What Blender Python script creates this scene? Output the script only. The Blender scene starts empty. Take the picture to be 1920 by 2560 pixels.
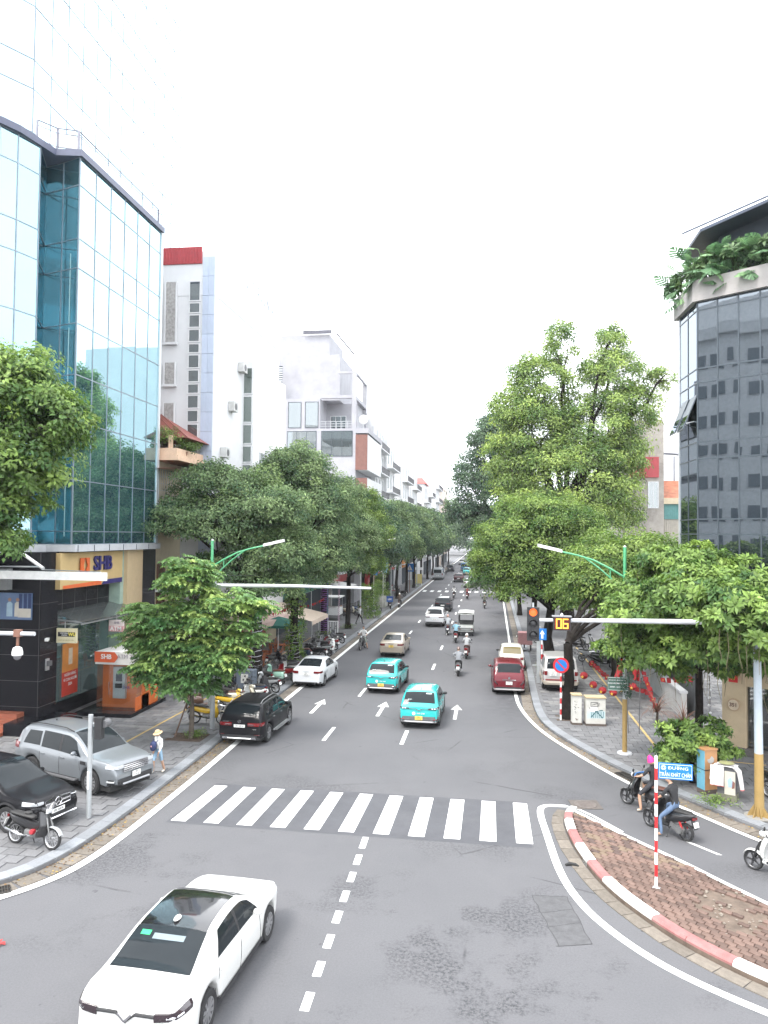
import bpy, math, random
import numpy as np
from mathutils import Vector, Matrix
random.seed(7); RNG = np.random.default_rng(11)
SC = bpy.context.scene
COL = SC.collection
PI = math.pi; R = math.radians
# ---------------------------------------------------------------- camera, world, sun, exposure
def setup_view():
    cd = bpy.data.cameras.new('camera'); co = bpy.data.objects.new('camera', cd); COL.objects.link(co)
    yaw, pitch, roll = R(7.889), R(1.775), R(0.6)
    F = Vector((-math.sin(yaw)*math.cos(pitch), math.cos(yaw)*math.cos(pitch), math.sin(pitch)))
    R0 = Vector((math.cos(yaw), math.sin(yaw), 0)); U0 = R0.cross(F)
    RR = R0*math.cos(roll) + U0*math.sin(roll); UU = U0*math.cos(roll) - R0*math.sin(roll)
    m = Matrix((RR, UU, -F)).transposed().to_4x4(); m.translation = (0, 0, 8.5)
    co.matrix_world = m
    cd.sensor_fit = 'VERTICAL'; cd.sensor_height = 24.0; cd.lens = 24.0*1880/2560
    cd.clip_start = 0.1; cd.clip_end = 4000
    SC.camera = co
setup_view()
SUN_EL, SUN_AZ = R(58), R(250)          # soft high light from the left behind the camera
W = bpy.data.worlds.new("World"); SC.world = W; W.use_nodes = True
def setup_world():
    nt = W.node_tree; nt.nodes.clear()
    out = nt.nodes.new('ShaderNodeOutputWorld'); bg = nt.nodes.new('ShaderNodeBackground')
    sky = nt.nodes.new('ShaderNodeTexSky'); sky.sky_type = 'NISHITA'; sky.sun_disc = False
    sky.sun_elevation = SUN_EL; sky.sun_rotation = SUN_AZ; sky.dust_density = 4.0; sky.air_density = 1.0; sky.ozone_density = 1.0
    hs = nt.nodes.new('ShaderNodeHueSaturation'); hs.inputs['Saturation'].default_value = 0.22
    # thin overcast: a veil of cloud of even brightness over the clear sky
    tc = nt.nodes.new('ShaderNodeTexCoord'); nz = nt.nodes.new('ShaderNodeTexNoise'); nz.inputs['Scale'].default_value = 2.2; nz.inputs['Detail'].default_value = 5
    rp = nt.nodes.new('ShaderNodeValToRGB'); rp.color_ramp.elements[0].position = .35; rp.color_ramp.elements[1].position = .7
    rp.color_ramp.elements[0].color = (8.6, 9.1, 9.8, 1); rp.color_ramp.elements[1].color = (12.0, 12.2, 12.5, 1)
    mx = nt.nodes.new('ShaderNodeMix'); mx.data_type = 'RGBA'; mx.inputs[0].default_value = 0.8
    bg.inputs['Strength'].default_value = 0.12
    L = nt.links.new
    L(sky.outputs[0], hs.inputs['Color']); L(tc.outputs['Generated'], nz.inputs['Vector']); L(nz.outputs['Fac'], rp.inputs[0])
    L(hs.outputs[0], mx.inputs[6]); L(rp.outputs[0], mx.inputs[7]); L(mx.outputs[2], bg.inputs['Color']); L(bg.outputs[0], out.inputs[0])
setup_world()
def setup_sun():
    s = bpy.data.lights.new('sun', 'SUN'); s.energy = 1.3; s.angle = R(18); s.color = (1, .96, .9)
    o = bpy.data.objects.new('sun', s); COL.objects.link(o); o.rotation_euler = (PI/2 - SUN_EL, 0, R(-38)); o.location = (-20, -20, 60)
setup_sun()
VS = SC.view_settings; VS.view_transform = 'Standard'; VS.look = 'None'; VS.gamma = 1; VS.use_curve_mapping = False; VS.exposure = 1.78
try: SC.cycles.max_bounces = 6; SC.cycles.transparent_max_bounces = 16; SC.cycles.volume_bounces = 0
except Exception: pass
# ---------------------------------------------------------------- materials
MATS = {}
def _n(nt, t, **kw):
    n = nt.nodes.new(t)
    for k, v in kw.items(): setattr(n, k, v)
    return n
def mat(name, col, rough=.6, metal=0., var=.12, scale=3., bump=0., coat=0., dirt=0., dirtcol=(.12, .1, .08), objvar=0., spec=.5, emit=None, estr=0., bscale=None, detail=6):
    if name in MATS: return MATS[name]
    m = bpy.data.materials.new(name); m.use_nodes = True; nt = m.node_tree; b = nt.nodes['Principled BSDF']; L = nt.links.new
    b.inputs['Roughness'].default_value = rough; b.inputs['Metallic'].default_value = metal
    b.inputs['Coat Weight'].default_value = coat; b.inputs['Coat Roughness'].default_value = .04; b.inputs['Specular IOR Level'].default_value = spec
    c = (*col, 1)
    tc = _n(nt, 'ShaderNodeTexCoord'); nz = _n(nt, 'ShaderNodeTexNoise'); nz.inputs['Scale'].default_value = scale; nz.inputs['Detail'].default_value = detail; nz.inputs['Roughness'].default_value = .65
    L(tc.outputs['Object'], nz.inputs['Vector'])
    mx = _n(nt, 'ShaderNodeMix', data_type='RGBA')
    mx.inputs[6].default_value = tuple(x*(1-var) for x in col)+(1,); mx.inputs[7].default_value = tuple(min(1, x*(1+var)) for x in col)+(1,)
    mr = _n(nt, 'ShaderNodeMapRange'); mr.inputs[1].default_value = .3; mr.inputs[2].default_value = .7
    L(nz.outputs['Fac'], mr.inputs[0]); L(mr.outputs[0], mx.inputs[0])
    last = mx.outputs[2]
    if dirt > 0:
        n2 = _n(nt, 'ShaderNodeTexNoise'); n2.inputs['Scale'].default_value = scale*.45; n2.inputs['Detail'].default_value = 8; n2.inputs['Roughness'].default_value = .75
        L(tc.outputs['Object'], n2.inputs['Vector'])
        r2 = _n(nt, 'ShaderNodeMapRange'); r2.inputs[1].default_value = .5; r2.inputs[2].default_value = .75; r2.inputs[4].default_value = dirt
        L(n2.outputs['Fac'], r2.inputs[0])
        m2 = _n(nt, 'ShaderNodeMix', data_type='RGBA'); m2.inputs[7].default_value = (*dirtcol, 1)
        L(r2.outputs[0], m2.inputs[0]); L(last, m2.inputs[6]); last = m2.outputs[2]
    if objvar > 0:
        oi = _n(nt, 'ShaderNodeObjectInfo'); hv = _n(nt, 'ShaderNodeHueSaturation')
        r3 = _n(nt, 'ShaderNodeMapRange'); r3.inputs[3].default_value = 1-objvar; r3.inputs[4].default_value = 1+objvar
        L(oi.outputs['Random'], r3.inputs[0]); L(r3.outputs[0], hv.inputs['Value']); L(last, hv.inputs['Color']); last = hv.outputs[0]
    L(last, b.inputs['Base Color'])
    if bump > 0:
        bp = _n(nt, 'ShaderNodeBump'); bp.inputs['Strength'].default_value = bump; bp.inputs['Distance'].default_value = .02
        n3 = _n(nt, 'ShaderNodeTexNoise'); n3.inputs['Scale'].default_value = bscale or scale*8; n3.inputs['Detail'].default_value = 4
        L(tc.outputs['Object'], n3.inputs['Vector']); L(n3.outputs['Fac'], bp.inputs['Height']); L(bp.outputs[0], b.inputs['Normal'])
    if emit:
        b.inputs['Emission Color'].default_value = (*emit, 1); b.inputs['Emission Strength'].default_value = estr
    MATS[name] = m
    return m
def glassmat(name, tint, refl=.35, rtint=(.8, .95, 1), trans=.5, rough=.02, fres=.25):
    """curtain-wall glass: tinted see-through pane with a mirror coating"""
    if name in MATS: return MATS[name]
    m = bpy.data.materials.new(name); m.use_nodes = True; nt = m.node_tree; nt.nodes.clear(); L = nt.links.new
    out = _n(nt, 'ShaderNodeOutputMaterial'); tr = _n(nt, 'ShaderNodeBsdfTransparent'); tr.inputs[0].default_value = (*tint, 1)
    df = _n(nt, 'ShaderNodeBsdfDiffuse'); df.inputs[0].default_value = tuple(x*.35 for x in tint)+(1,)
    a = _n(nt, 'ShaderNodeMixShader'); a.inputs[0].default_value = trans; L(df.outputs[0], a.inputs[1]); L(tr.outputs[0], a.inputs[2])
    gl = _n(nt, 'ShaderNodeBsdfGlossy'); gl.inputs[0].default_value = (*rtint, 1); gl.inputs['Roughness'].default_value = rough
    lw = _n(nt, 'ShaderNodeLayerWeight'); lw.inputs[0].default_value = fres
    mr = _n(nt, 'ShaderNodeMapRange'); mr.inputs[3].default_value = refl; mr.inputs[4].default_value = min(1., refl+.55); L(lw.outputs['Facing'], mr.inputs[0])
    b = _n(nt, 'ShaderNodeMixShader'); L(mr.outputs[0], b.inputs[0]); L(a.outputs[0], b.inputs[1]); L(gl.outputs[0], b.inputs[2]); L(b.outputs[0], out.inputs[0])
    # slight ripple of tempered panes
    tc = _n(nt, 'ShaderNodeTexCoord'); nz = _n(nt, 'ShaderNodeTexNoise'); nz.inputs['Scale'].default_value = .7; nz.inputs['Detail'].default_value = 1
    bp = _n(nt, 'ShaderNodeBump'); bp.inputs['Strength'].default_value = .04; bp.inputs['Distance'].default_value = .05
    L(tc.outputs['Object'], nz.inputs['Vector']); L(nz.outputs['Fac'], bp.inputs['Height']); L(bp.outputs[0], gl.inputs['Normal'])
    MATS[name] = m
    return m
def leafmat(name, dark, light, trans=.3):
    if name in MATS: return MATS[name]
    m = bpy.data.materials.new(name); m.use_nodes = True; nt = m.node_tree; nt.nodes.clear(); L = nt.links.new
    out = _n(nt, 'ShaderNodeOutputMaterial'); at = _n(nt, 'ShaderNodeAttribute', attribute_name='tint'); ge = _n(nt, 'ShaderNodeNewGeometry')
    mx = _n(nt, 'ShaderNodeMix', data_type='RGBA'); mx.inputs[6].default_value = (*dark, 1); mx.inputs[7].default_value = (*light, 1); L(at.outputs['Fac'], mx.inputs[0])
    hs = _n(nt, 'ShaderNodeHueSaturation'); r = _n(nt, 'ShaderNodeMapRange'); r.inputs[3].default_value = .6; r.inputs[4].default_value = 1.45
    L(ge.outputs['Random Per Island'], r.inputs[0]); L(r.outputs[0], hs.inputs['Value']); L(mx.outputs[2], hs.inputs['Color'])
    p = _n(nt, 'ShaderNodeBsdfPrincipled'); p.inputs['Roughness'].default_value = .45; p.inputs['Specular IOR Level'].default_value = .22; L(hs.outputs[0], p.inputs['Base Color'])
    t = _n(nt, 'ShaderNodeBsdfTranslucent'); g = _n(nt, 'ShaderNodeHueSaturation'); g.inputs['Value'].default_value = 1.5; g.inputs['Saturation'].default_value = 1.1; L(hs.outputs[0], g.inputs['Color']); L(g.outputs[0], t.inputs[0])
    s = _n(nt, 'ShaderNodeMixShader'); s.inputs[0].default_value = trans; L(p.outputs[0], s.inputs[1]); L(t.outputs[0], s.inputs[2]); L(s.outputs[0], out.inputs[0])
    MATS[name] = m
    return m
# ---------------------------------------------------------------- mesh building
class MB:
    def __init__(s): s.v = []; s.f = []; s.m = []
    def add(s, vs, fs, m=0):
        b = len(s.v); s.v += [tuple(p) for p in vs]; s.f += [tuple(b+i for i in f) for f in fs]; s.m += [m]*len(fs); return s
    def box(s, x0, x1, y0, y1, z0, z1, m=0):
        return s.add([(x0,y0,z0),(x1,y0,z0),(x1,y1,z0),(x0,y1,z0),(x0,y0,z1),(x1,y0,z1),(x1,y1,z1),(x0,y1,z1)],
                     [(0,3,2,1),(4,5,6,7),(0,1,5,4),(1,2,6,5),(2,3,7,6),(3,0,4,7)], m)
    def bar(s, a, b, w, h, m=0, up=(0,0,1)):
        a = Vector(a); b = Vector(b); d = (b-a).normalized(); u = Vector(up); x = d.cross(u)
        if x.length < 1e-4: x = d.cross(Vector((0,1,0)))
        x.normalize(); z = x.cross(d); x *= w/2; z *= h/2
        return s.add([a-x-z, a+x-z, a+x+z, a-x+z, b-x-z, b+x-z, b+x+z, b-x+z], [(0,1,2,3)[::-1],(4,5,6,7)[::-1],(0,1,5,4)[::-1],(1,2,6,5)[::-1],(2,3,7,6)[::-1],(3,0,4,7)[::-1]], m)
    def prism(s, poly, z0, z1, m=0):
        n = len(poly); ar = sum(poly[i][0]*poly[(i+1)%n][1]-poly[(i+1)%n][0]*poly[i][1] for i in range(n))
        if ar < 0: poly = poly[::-1]
        vs = [(x,y,z0) for x,y in poly]+[(x,y,z1) for x,y in poly]
        fs = [tuple(range(n))[::-1], tuple(range(n,2*n))]+[(i,(i+1)%n,n+(i+1)%n,n+i) for i in range(n)]
        return s.add(vs, fs, m)
    def tube(s, pts, rad, n=8, m=0, caps=True):
        pts = [Vector(p) for p in pts]; k = len(pts)
        if not hasattr(rad, '__len__'): rad = [rad]*k
        vs = []; prev = None
        for i, p in enumerate(pts):
            d = (pts[min(i+1,k-1)]-pts[max(i-1,0)]).normalized()
            x = prev if prev is not None else (Vector((0,0,1)) if abs(d.z) < .9 else Vector((1,0,0)))
            x = (x-d*x.dot(d)).normalized(); prev = x; y = d.cross(x)
            for j in range(n):
                a = 2*PI*j/n; vs.append(p+(x*math.cos(a)+y*math.sin(a))*rad[i])
        fs = [(i*n+j, i*n+(j+1)%n, (i+1)*n+(j+1)%n, (i+1)*n+j) for i in range(k-1) for j in range(n)]
        if caps: fs += [tuple(range(n))[::-1], tuple(range((k-1)*n, k*n))]
        return s.add(vs, fs, m)
    def lathe(s, prof, c=(0,0,0), axis='z', n=16, m=0, caps=True):
        vs = []
        for r, h in prof:
            for j in range(n):
                a = 2*PI*j/n; p = (r*math.cos(a), r*math.sin(a), h)
                if axis == 'x': p = (h, r*math.cos(a), r*math.sin(a))
                if axis == 'y': p = (r*math.sin(a), h, r*math.cos(a))
                vs.append((c[0]+p[0], c[1]+p[1], c[2]+p[2]))
        k = len(prof)
        fs = [(i*n+j, i*n+(j+1)%n, (i+1)*n+(j+1)%n, (i+1)*n+j) for i in range(k-1) for j in range(n)]
        if caps and prof[0][0] > 1e-5: fs.append(tuple(range(n))[::-1])
        if caps and prof[-1][0] > 1e-5: fs.append(tuple(range((k-1)*n, k*n)))
        return s.add(vs, fs, m)
    def grid(s, rows, m=0, closed=False, flip=False):
        a = len(rows); b = len(rows[0]); vs = [p for r in rows for p in r]; fs = []
        for i in range(a-1):
            for j in range(b if closed else b-1):
                q = (i*b+j, i*b+(j+1)%b, (i+1)*b+(j+1)%b, (i+1)*b+j); fs.append(q[::-1] if flip else q)
        return s.add(vs, fs, m)
    def plate(s, pts, t, m=0):
        """flat polygon given in 3D with thickness t along its normal"""
        P = [Vector(p) for p in pts]; nrm = Vector((0,0,0))
        for i in range(len(P)): nrm += (P[i]-P[0]).cross(P[(i+1)%len(P)]-P[0])
        nrm.normalize(); n = len(P); vs = P+[p+nrm*t for p in P]
        return s.add(vs, [tuple(range(n))[::-1], tuple(range(n,2*n))]+[(i,(i+1)%n,n+(i+1)%n,n+i) for i in range(n)], m)
    def mesh(s, name, mats, smooth=False):
        me = bpy.data.meshes.new(name); me.from_pydata(s.v, [], s.f)
        for mm in (mats if isinstance(mats, (list, tuple)) else [mats]): me.materials.append(mm)
        if len(set(s.m)) > 1 or (s.m and s.m[0]): me.polygons.foreach_set('material_index', s.m)
        if smooth:
            me.polygons.foreach_set('use_smooth', [True]*len(s.f))
            try: me.set_sharp_from_angle(angle=R(38))
            except Exception: pass
        me.update(); return me
    def build(s, name, mats, parent=None, smooth=False, loc=None, rotz=None, kind=None):
        return link(name, s.mesh(name, mats, smooth), parent, loc, rotz, kind)
def link(name, me, parent=None, loc=None, rotz=None, kind=None, scale=None):
    o = bpy.data.objects.new(name, me); COL.objects.link(o)
    if parent is not None: o.parent = parent
    if loc is not None: o.location = loc
    if rotz is not None: o.rotation_euler = (0, 0, rotz)
    if scale is not None: o.scale = scale
    if kind: o['kind'] = kind
    return o
def tag(o, label, cat, group=None):
    o['label'] = label; o['category'] = cat
    if group: o['group'] = group
    return o
def thing(name, label, cat, loc=(0,0,0), rotz=0., group=None):
    o = bpy.data.objects.new(name, None); COL.objects.link(o); o.location = loc; o.rotation_euler = (0,0,rotz); o.empty_display_size = .2
    return tag(o, label, cat, group)
KIDS = {}
def children(o): return [c for c in o.children]
def dup(root, loc, rotz=0., label=None, group=None, swap=None, scale=None):
    """a copy of a thing with copies of its parts and sub-parts; swap = {old material: new material}"""
    def cp(o, par):
        c = o.copy(); COL.objects.link(c)
        if par is not None: c.parent = par
        if swap and o.data is not None and any(mm in swap for mm in o.data.materials):
            key = (o.data.name, tuple(sorted((a.name, b.name) for a, b in swap.items())))
            if key not in KIDS:
                me = o.data.copy()
                for i, mm in enumerate(me.materials):
                    if mm in swap: me.materials[i] = swap[mm]
                KIDS[key] = me
            c.data = KIDS[key]
        for ch in o.children: cp(ch, c)
        return c
    r = cp(root, None); r.location = loc; r.rotation_euler = (0, 0, rotz)
    if label: r['label'] = label
    if group: r['group'] = group
    elif 'group' in r.keys(): del r['group']
    if scale: r.scale = scale
    return r
def text_mesh(body, size=1., extrude=.01, align='CENTER', bold=0., sx=1.):
    c = bpy.data.curves.new('lettering', 'FONT'); c.body = body; c.size = size; c.extrude = extrude; c.align_x = align; c.align_y = 'CENTER'; c.offset = bold; c.resolution_u = 3
    o = bpy.data.objects.new('lettering', c); COL.objects.link(o); dg = bpy.context.evaluated_depsgraph_get()
    me = bpy.data.meshes.new_from_object(o.evaluated_get(dg)); bpy.data.objects.remove(o); bpy.data.curves.remove(c)
    if sx != 1.: me.transform(Matrix.Diagonal((sx, 1, 1, 1)))
    return me
def text(body, size, material, parent, loc, facing=0., extrude=.008, bold=0., sx=1., tilt=0., name='lettering', align='CENTER', flat=False):
    """lettering standing upright; facing 0 looks towards -Y (the camera), turned about z"""
    me = text_mesh(body, size, extrude, align, bold, sx); me.materials.clear(); me.materials.append(material)
    o = link(name, me, parent, loc)
    o.rotation_euler = (0 if flat else PI/2 - tilt, 0, facing)
    return o
def box_mesh():
    if 'unit' not in KIDS: KIDS['unit'] = MB().box(-.5, .5, -.5, .5, -.5, .5)
    return KIDS['unit']
_BOXES = {}
def piece(name, material, parent, loc, size, rotz=0., kind=None):
    """one cheap box piece sharing mesh data with its like"""
    if material.name not in _BOXES: _BOXES[material.name] = box_mesh().mesh(name, material)
    return link(name, _BOXES[material.name], parent, loc, rotz, kind, size)
# ---------------------------------------------------------------- the setting: ground, road, pavements, kerbs, markings
def asphalt():
    m = bpy.data.materials.new('asphalt'); m.use_nodes = True; nt = m.node_tree; b = nt.nodes['Principled BSDF']; L = nt.links.new
    b.inputs['Roughness'].default_value = .82; b.inputs['Specular IOR Level'].default_value = .12
    tc = _n(nt, 'ShaderNodeTexCoord')
    def noise(sc, det=6, ro=.65):
        n = _n(nt, 'ShaderNodeTexNoise'); n.inputs['Scale'].default_value = sc; n.inputs['Detail'].default_value = det; n.inputs['Roughness'].default_value = ro
        L(tc.outputs['Object'], n.inputs['Vector']); return n.outputs['Fac']
    def rng(x, a, c, lo=0., hi=1.):
        n = _n(nt, 'ShaderNodeMapRange'); n.inputs[1].default_value = a; n.inputs[2].default_value = c; n.inputs[3].default_value = lo; n.inputs[4].default_value = hi; L(x, n.inputs[0]); return n.outputs[0]
    def mul(x, y):
        n = _n(nt, 'ShaderNodeMath', operation='MULTIPLY'); L(x, n.inputs[0]); L(y, n.inputs[1]); return n.outputs[0]
    def mix(f, a, c):
        n = _n(nt, 'ShaderNodeMix', data_type='RGBA'); L(f, n.inputs[0])
        for k, q in ((6, a), (7, c)):
            if isinstance(q, tuple): n.inputs[k].default_value = q
            else: L(q, n.inputs[k])
        return n.outputs[2]
    base = mix(rng(noise(.16, 5), .35, .65), (.1, .1, .107, 1), (.122, .121, .128, 1))
    base = mix(rng(noise(140, 2), .35, .75, 0, .5), base, (.18, .18, .185, 1))         # stone chippings
    base = mix(rng(noise(24, 5, .8), .38, .62, 0, .42), base, (.076, .076, .081, 1))      # coarse grain
    base = mix(mul(rng(noise(3.1, 3, .5), .7, .74, 0, .7), rng(noise(.5), .45, .55)), base, (.045, .045, .05, 1))   # drips and spots
    base = mix(rng(noise(.9, 6, .7), .52, .72, 0, .4), base, (.13, .128, .133, 1))      # dusty bleached areas
    # long soft tyre tracks down the lanes
    sx = _n(nt, 'ShaderNodeSeparateXYZ'); L(tc.outputs['Object'], sx.inputs[0])
    wv = _n(nt, 'ShaderNodeMath', operation='SINE'); sc = _n(nt, 'ShaderNodeMath', operation='MULTIPLY'); sc.inputs[1].default_value = 3.6; L(sx.outputs[0], sc.inputs[0]); L(sc.outputs[0], wv.inputs[0])
    base = mix(mul(rng(wv.outputs[0], .2, 1, 0, .35), rng(noise(.3), .3, .7)), base, (.12, .118, .124, 1))
    # damp, worn binder showing as broken dark speckle in patches, mostly in the mouth of the junction
    patch = rng(noise(.45, 6, .66), .5, .58); speck = rng(noise(13, 8, .85), .47, .55)
    near = rng(sx.outputs[1], 16, 34, 1., .12)
    base = mix(mul(mul(patch, speck), mul(near, rng(noise(.11, 2), .4, .56))), base, (.052, .053, .057, 1))
    # shade of the trees along the right kerb, painted into the asphalt colour
    mu = _n(nt, 'ShaderNodeMath', operation='ADD'); L(sx.outputs[0], mu.inputs[0]); ns = rng(noise(.25, 5), .3, .7, -.8, .8); L(ns, mu.inputs[1])
    far = rng(sx.outputs[1], 34, 40); base = mix(mul(mul(rng(mu.outputs[0], -.6, 1.2, 0, .55), far), rng(noise(2.2, 7), .3, .55)), base, (.05, .05, .056, 1))
    # hairline cracks
    vo = _n(nt, 'ShaderNodeTexVoronoi', feature='DISTANCE_TO_EDGE'); vo.inputs['Scale'].default_value = .17; dv = _n(nt, 'ShaderNodeMix', data_type='VECTOR'); dv.inputs[0].default_value = .12
    nn = _n(nt, 'ShaderNodeTexNoise'); nn.inputs['Scale'].default_value = .8; nn.inputs['Detail'].default_value = 6; L(tc.outputs['Object'], nn.inputs['Vector']); L(tc.outputs['Object'], dv.inputs[4]); L(nn.outputs['Color'], dv.inputs[5]); L(dv.outputs[1], vo.inputs['Vector'])
    base = mix(mul(rng(vo.outputs['Distance'], 0, .006, .7, 0), rng(noise(.3), .5, .6)), base, (.04, .04, .042, 1))
    L(base, b.inputs['Base Color'])
    bp = _n(nt, 'ShaderNodeBump'); bp.inputs['Strength'].default_value = .35; bp.inputs['Distance'].default_value = .01; L(noise(90, 3), bp.inputs['Height']); L(bp.outputs[0], b.inputs['Normal'])
    return m
M_ASPH = asphalt()
M_PAINT = mat('road_paint', (.78, .78, .76), .6, var=.06, scale=6, dirt=.42, dirtcol=(.26, .26, .26))
M_SLAB = mat('paving_stone', (.16, .16, .165), .75, var=.16, scale=4, dirt=.5, dirtcol=(.11, .105, .1), objvar=.12, bump=.15, spec=.12)
M_SLABFAR = mat('paving_far', (.155, .155, .16), .8, var=.2, scale=1.2, dirt=.45, dirtcol=(.1, .1, .1), spec=.05)
M_MORTAR = mat('mortar', (.13, .125, .12), .9, var=.3, scale=3)
M_KERB = mat('kerb_granite', (.2, .21, .225), .7, var=.12, scale=9, dirt=.45, dirtcol=(.13, .12, .11), objvar=.16)
M_GUT = mat('gutter_concrete', (.15, .13, .108), .9, var=.25, scale=5, dirt=.7, dirtcol=(.1, .085, .065), objvar=.2, bump=.3)
M_DARKMET = mat('dark_iron', (.05, .045, .04), .6, .4, var=.3)
M_YEL = mat('yellow_line_paint', (.47, .33, .12), .7, var=.2, scale=4, dirt=.5, dirtcol=(.25, .23, .2))
def resample(pl, step):
    out = [Vector(pl[0])]; acc = 0.
    for a, b in zip(pl[:-1], pl[1:]):
        a = Vector(a); b = Vector(b); d = (b-a).length; t = step-acc
        while t <= d+1e-9: out.append(a.lerp(b, t/d)); t += step
        acc = d-(t-step)
    return out
def smooth_line(pl, n=2):
    for _ in range(n):
        q = [pl[0]]
        for a, b in zip(pl[:-1], pl[1:]):
            q += [(a[0]*.75+b[0]*.25, a[1]*.75+b[1]*.25), (a[0]*.25+b[0]*.75, a[1]*.25+b[1]*.75)]
        pl = q+[pl[-1]]
    return pl
def offset_line(pl, d):
    out = []
    for i in range(len(pl)):
        a = Vector(pl[max(i-1, 0)]).to_2d(); b = Vector(pl[min(i+1, len(pl)-1)]).to_2d(); t = (b-a).normalized(); out.append((pl[i][0]-t.y*d, pl[i][1]+t.x*d))
    return out
def strip(pl, w, z, mb, m=0, h=.003):
    a = offset_line(pl, w/2); b = offset_line(pl, -w/2)
    for i in range(len(pl)-1): mb.add([(*b[i], z), (*b[i+1], z), (*a[i+1], z), (*a[i], z)], [(0, 1, 2, 3)], m)
def inside(poly, x, y):
    c = False; n = len(poly)
    for i in range(n):
        x0, y0 = poly[i]; x1, y1 = poly[i-1]
        if (y0 > y) != (y1 > y) and x < (x1-x0)*(y-y0)/(y1-y0)+x0: c = not c
    return c
def in_view(x, y):
    """rough test that a ground spot lies within the camera's frustum"""
    c, s = math.cos(R(7.889)), math.sin(R(7.889)); w = -x*s+y*c
    if w < 10: return False
    u = (x*c+y*s)/w; v = 8.5/w
    return abs(u) < .53 and v < .74
g = MB(); g.add([(-1500,-300,-.06),(1500,-300,-.06),(1500,2500,-.06),(-1500,2500,-.06)], [(0,1,2,3)]); g.build('ground', mat('bare_ground', (.12,.115,.105), .95), kind='structure')
rd = MB(); rd.add([(-70,-45,0),(70,-45,0),(70,34,0),(6,34,0),(6,700,0),(-14,700,0),(-14,34,0),(-70,34,0)], [tuple(range(8))]); ROAD = rd.build('road', M_ASPH, kind='structure')
KL = smooth_line([(-60,12.4),(-26,12.9),(-17,13.9),(-14,14.9),(-12.4,16.0),(-11.5,16.9),(-11.0,17.9),(-10.75,19.5),(-10.68,22),(-10.7,27),(-10.85,36)], 2)+[(-10.85,60),(-10.85,600)]
KR = smooth_line([(40,2),(22,11.0),(14,16.6),(10.2,20.6),(8.0,23.3),(6.36,25.8),(5.42,27.5),(4.3,29.7),(2.9,33.2),(2.3,36),(2.32,42),(2.45,47)], 2)+[(2.6,55),(2.85,93),(3.1,600)]
PAVL = KL+[(-90,600),(-90,12.4)]
PAVR = KR+[(90,600),(90,5)]
def pavement(name, poly, kl, side, xlo, xhi, ylo, yhi, sx, sy):
    base = MB().prism(poly, -.03, .105); P = base.build(name, M_SLABFAR, kind='structure')
    inner = offset_line(kl, side*.37); ip = inner+poly[len(kl):]
    spots = []; j = 0; y = ylo
    while y < yhi:
        x = xlo+(sx/2 if j % 2 else 0)
        while x < xhi:
            if all(inside(ip, x+a*sx*.5, y+b*sy*.5) for a in (-1, 1) for b in (-1, 1)): spots.append((x, y))
            x += sx
        y += sy; j += 1
    spots = [q for q in spots if not any(abs(q[0]-hx) < hw and abs(q[1]-hy) < hw for hx, hy, hw in TREEPITS)]
    spots.sort(key=lambda q: (not in_view(*q), q[0]**2+q[1]**2))
    for x, y in spots[:290]:
        o = piece('paving_slab', M_SLAB, P, (x, y, .115+random.uniform(-.004, .004)), (sx-.02, sy-.02, .04)); o.rotation_euler = (random.gauss(0, .004), random.gauss(0, .004), 0)
    mb = MB()
    for x, y in spots[290:]:
        z = random.uniform(-.005, .004); mb.box(x-sx/2+.01, x+sx/2-.01, y-sy/2+.01, y+sy/2-.01, .10, .135+z, random.randrange(3))
    if mb.v: mb.build('paving_slabs', [M_SLAB, mat('paving_stone_b', (.13,.13,.135), .75, var=.2, scale=3, dirt=.4), mat('paving_stone_c', (.19,.187,.185), .75, var=.15, scale=3, dirt=.4)], P, kind='stuff')
    return P
TREEPITS = [(-12.2,29.7,.75),(-12.9,41.2,.6),(-12.3,47.4,.6),(3.68,35.98,.5),(5.3,30.5,.3)]
PL = pavement('pavement', PAVL, KL, 1, -20.5, -11.2, 15.5, 62, .5, .42)
PR = pavement('pavement_right', PAVR, KR, -1, 2.6, 14., 22.5, 62, .5, .42)
mb = MB()
for hx, hy, hw in TREEPITS[:4]: mb.box(hx-hw, hx+hw, hy-hw, hy+hw, .1, .118)
mb.build('tree_pit_soil', mat('soil', (.075,.05,.035), .95, var=.4, scale=6, bump=.8), PL)
# kerbs and gutters laid stone by stone
def kerb(name, kl, side, length, ymax, gut=True):
    pts = resample([p for p in kl if p[1] <= ymax]+[(kl[-1][0], ymax)], length)
    K = bpy.data.objects.new(name, None); COL.objects.link(K); K['kind'] = 'structure'
    n = 0; rest = MB(); rest2 = MB(); segs = list(zip(pts[:-1], pts[1:])); segs.sort(key=lambda s: (not in_view(*((s[0]+s[1])/2)[:2]), (s[0]+s[1]).length))
    for a, b in segs:
        c = (a+b)/2; d = (b-a); nr = Vector((-d.y, d.x)).normalized()*side; an = math.atan2(d.y, d.x); L_ = d.length
        if c.length > 80: 
            q = c-nr*0; rest.bar((*(a-nr*.17), .06), (*(b-nr*.17), .06), .36, .17); rest2.bar((*(a+nr*.27), .0), (*(b+nr*.27), .0), .5, .03); continue
        o = piece('kerb_stone', M_KERB, K, (*(c-nr*.18), .055), (L_-.015, .36, .18+random.uniform(-.006, .006)), an)
        o.rotation_euler = (-side*.06, 0, an)
        if gut:
            g_ = piece('gutter_slab', M_GUT, K, (*(c+nr*.27), .0+random.uniform(-.003, .005)), (L_-.02, .5, .03), an+random.gauss(0, .006))
    if rest.v: rest.build('kerb_run', M_KERB, K, kind='stuff'); rest2.build('gutter_run', M_GUT, K, kind='stuff')
    return K
for nm, kl, s in (('kerb', KL, -1), ('kerb_right', KR, 1)): kerb(nm, kl, s, .62, 320)
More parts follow.
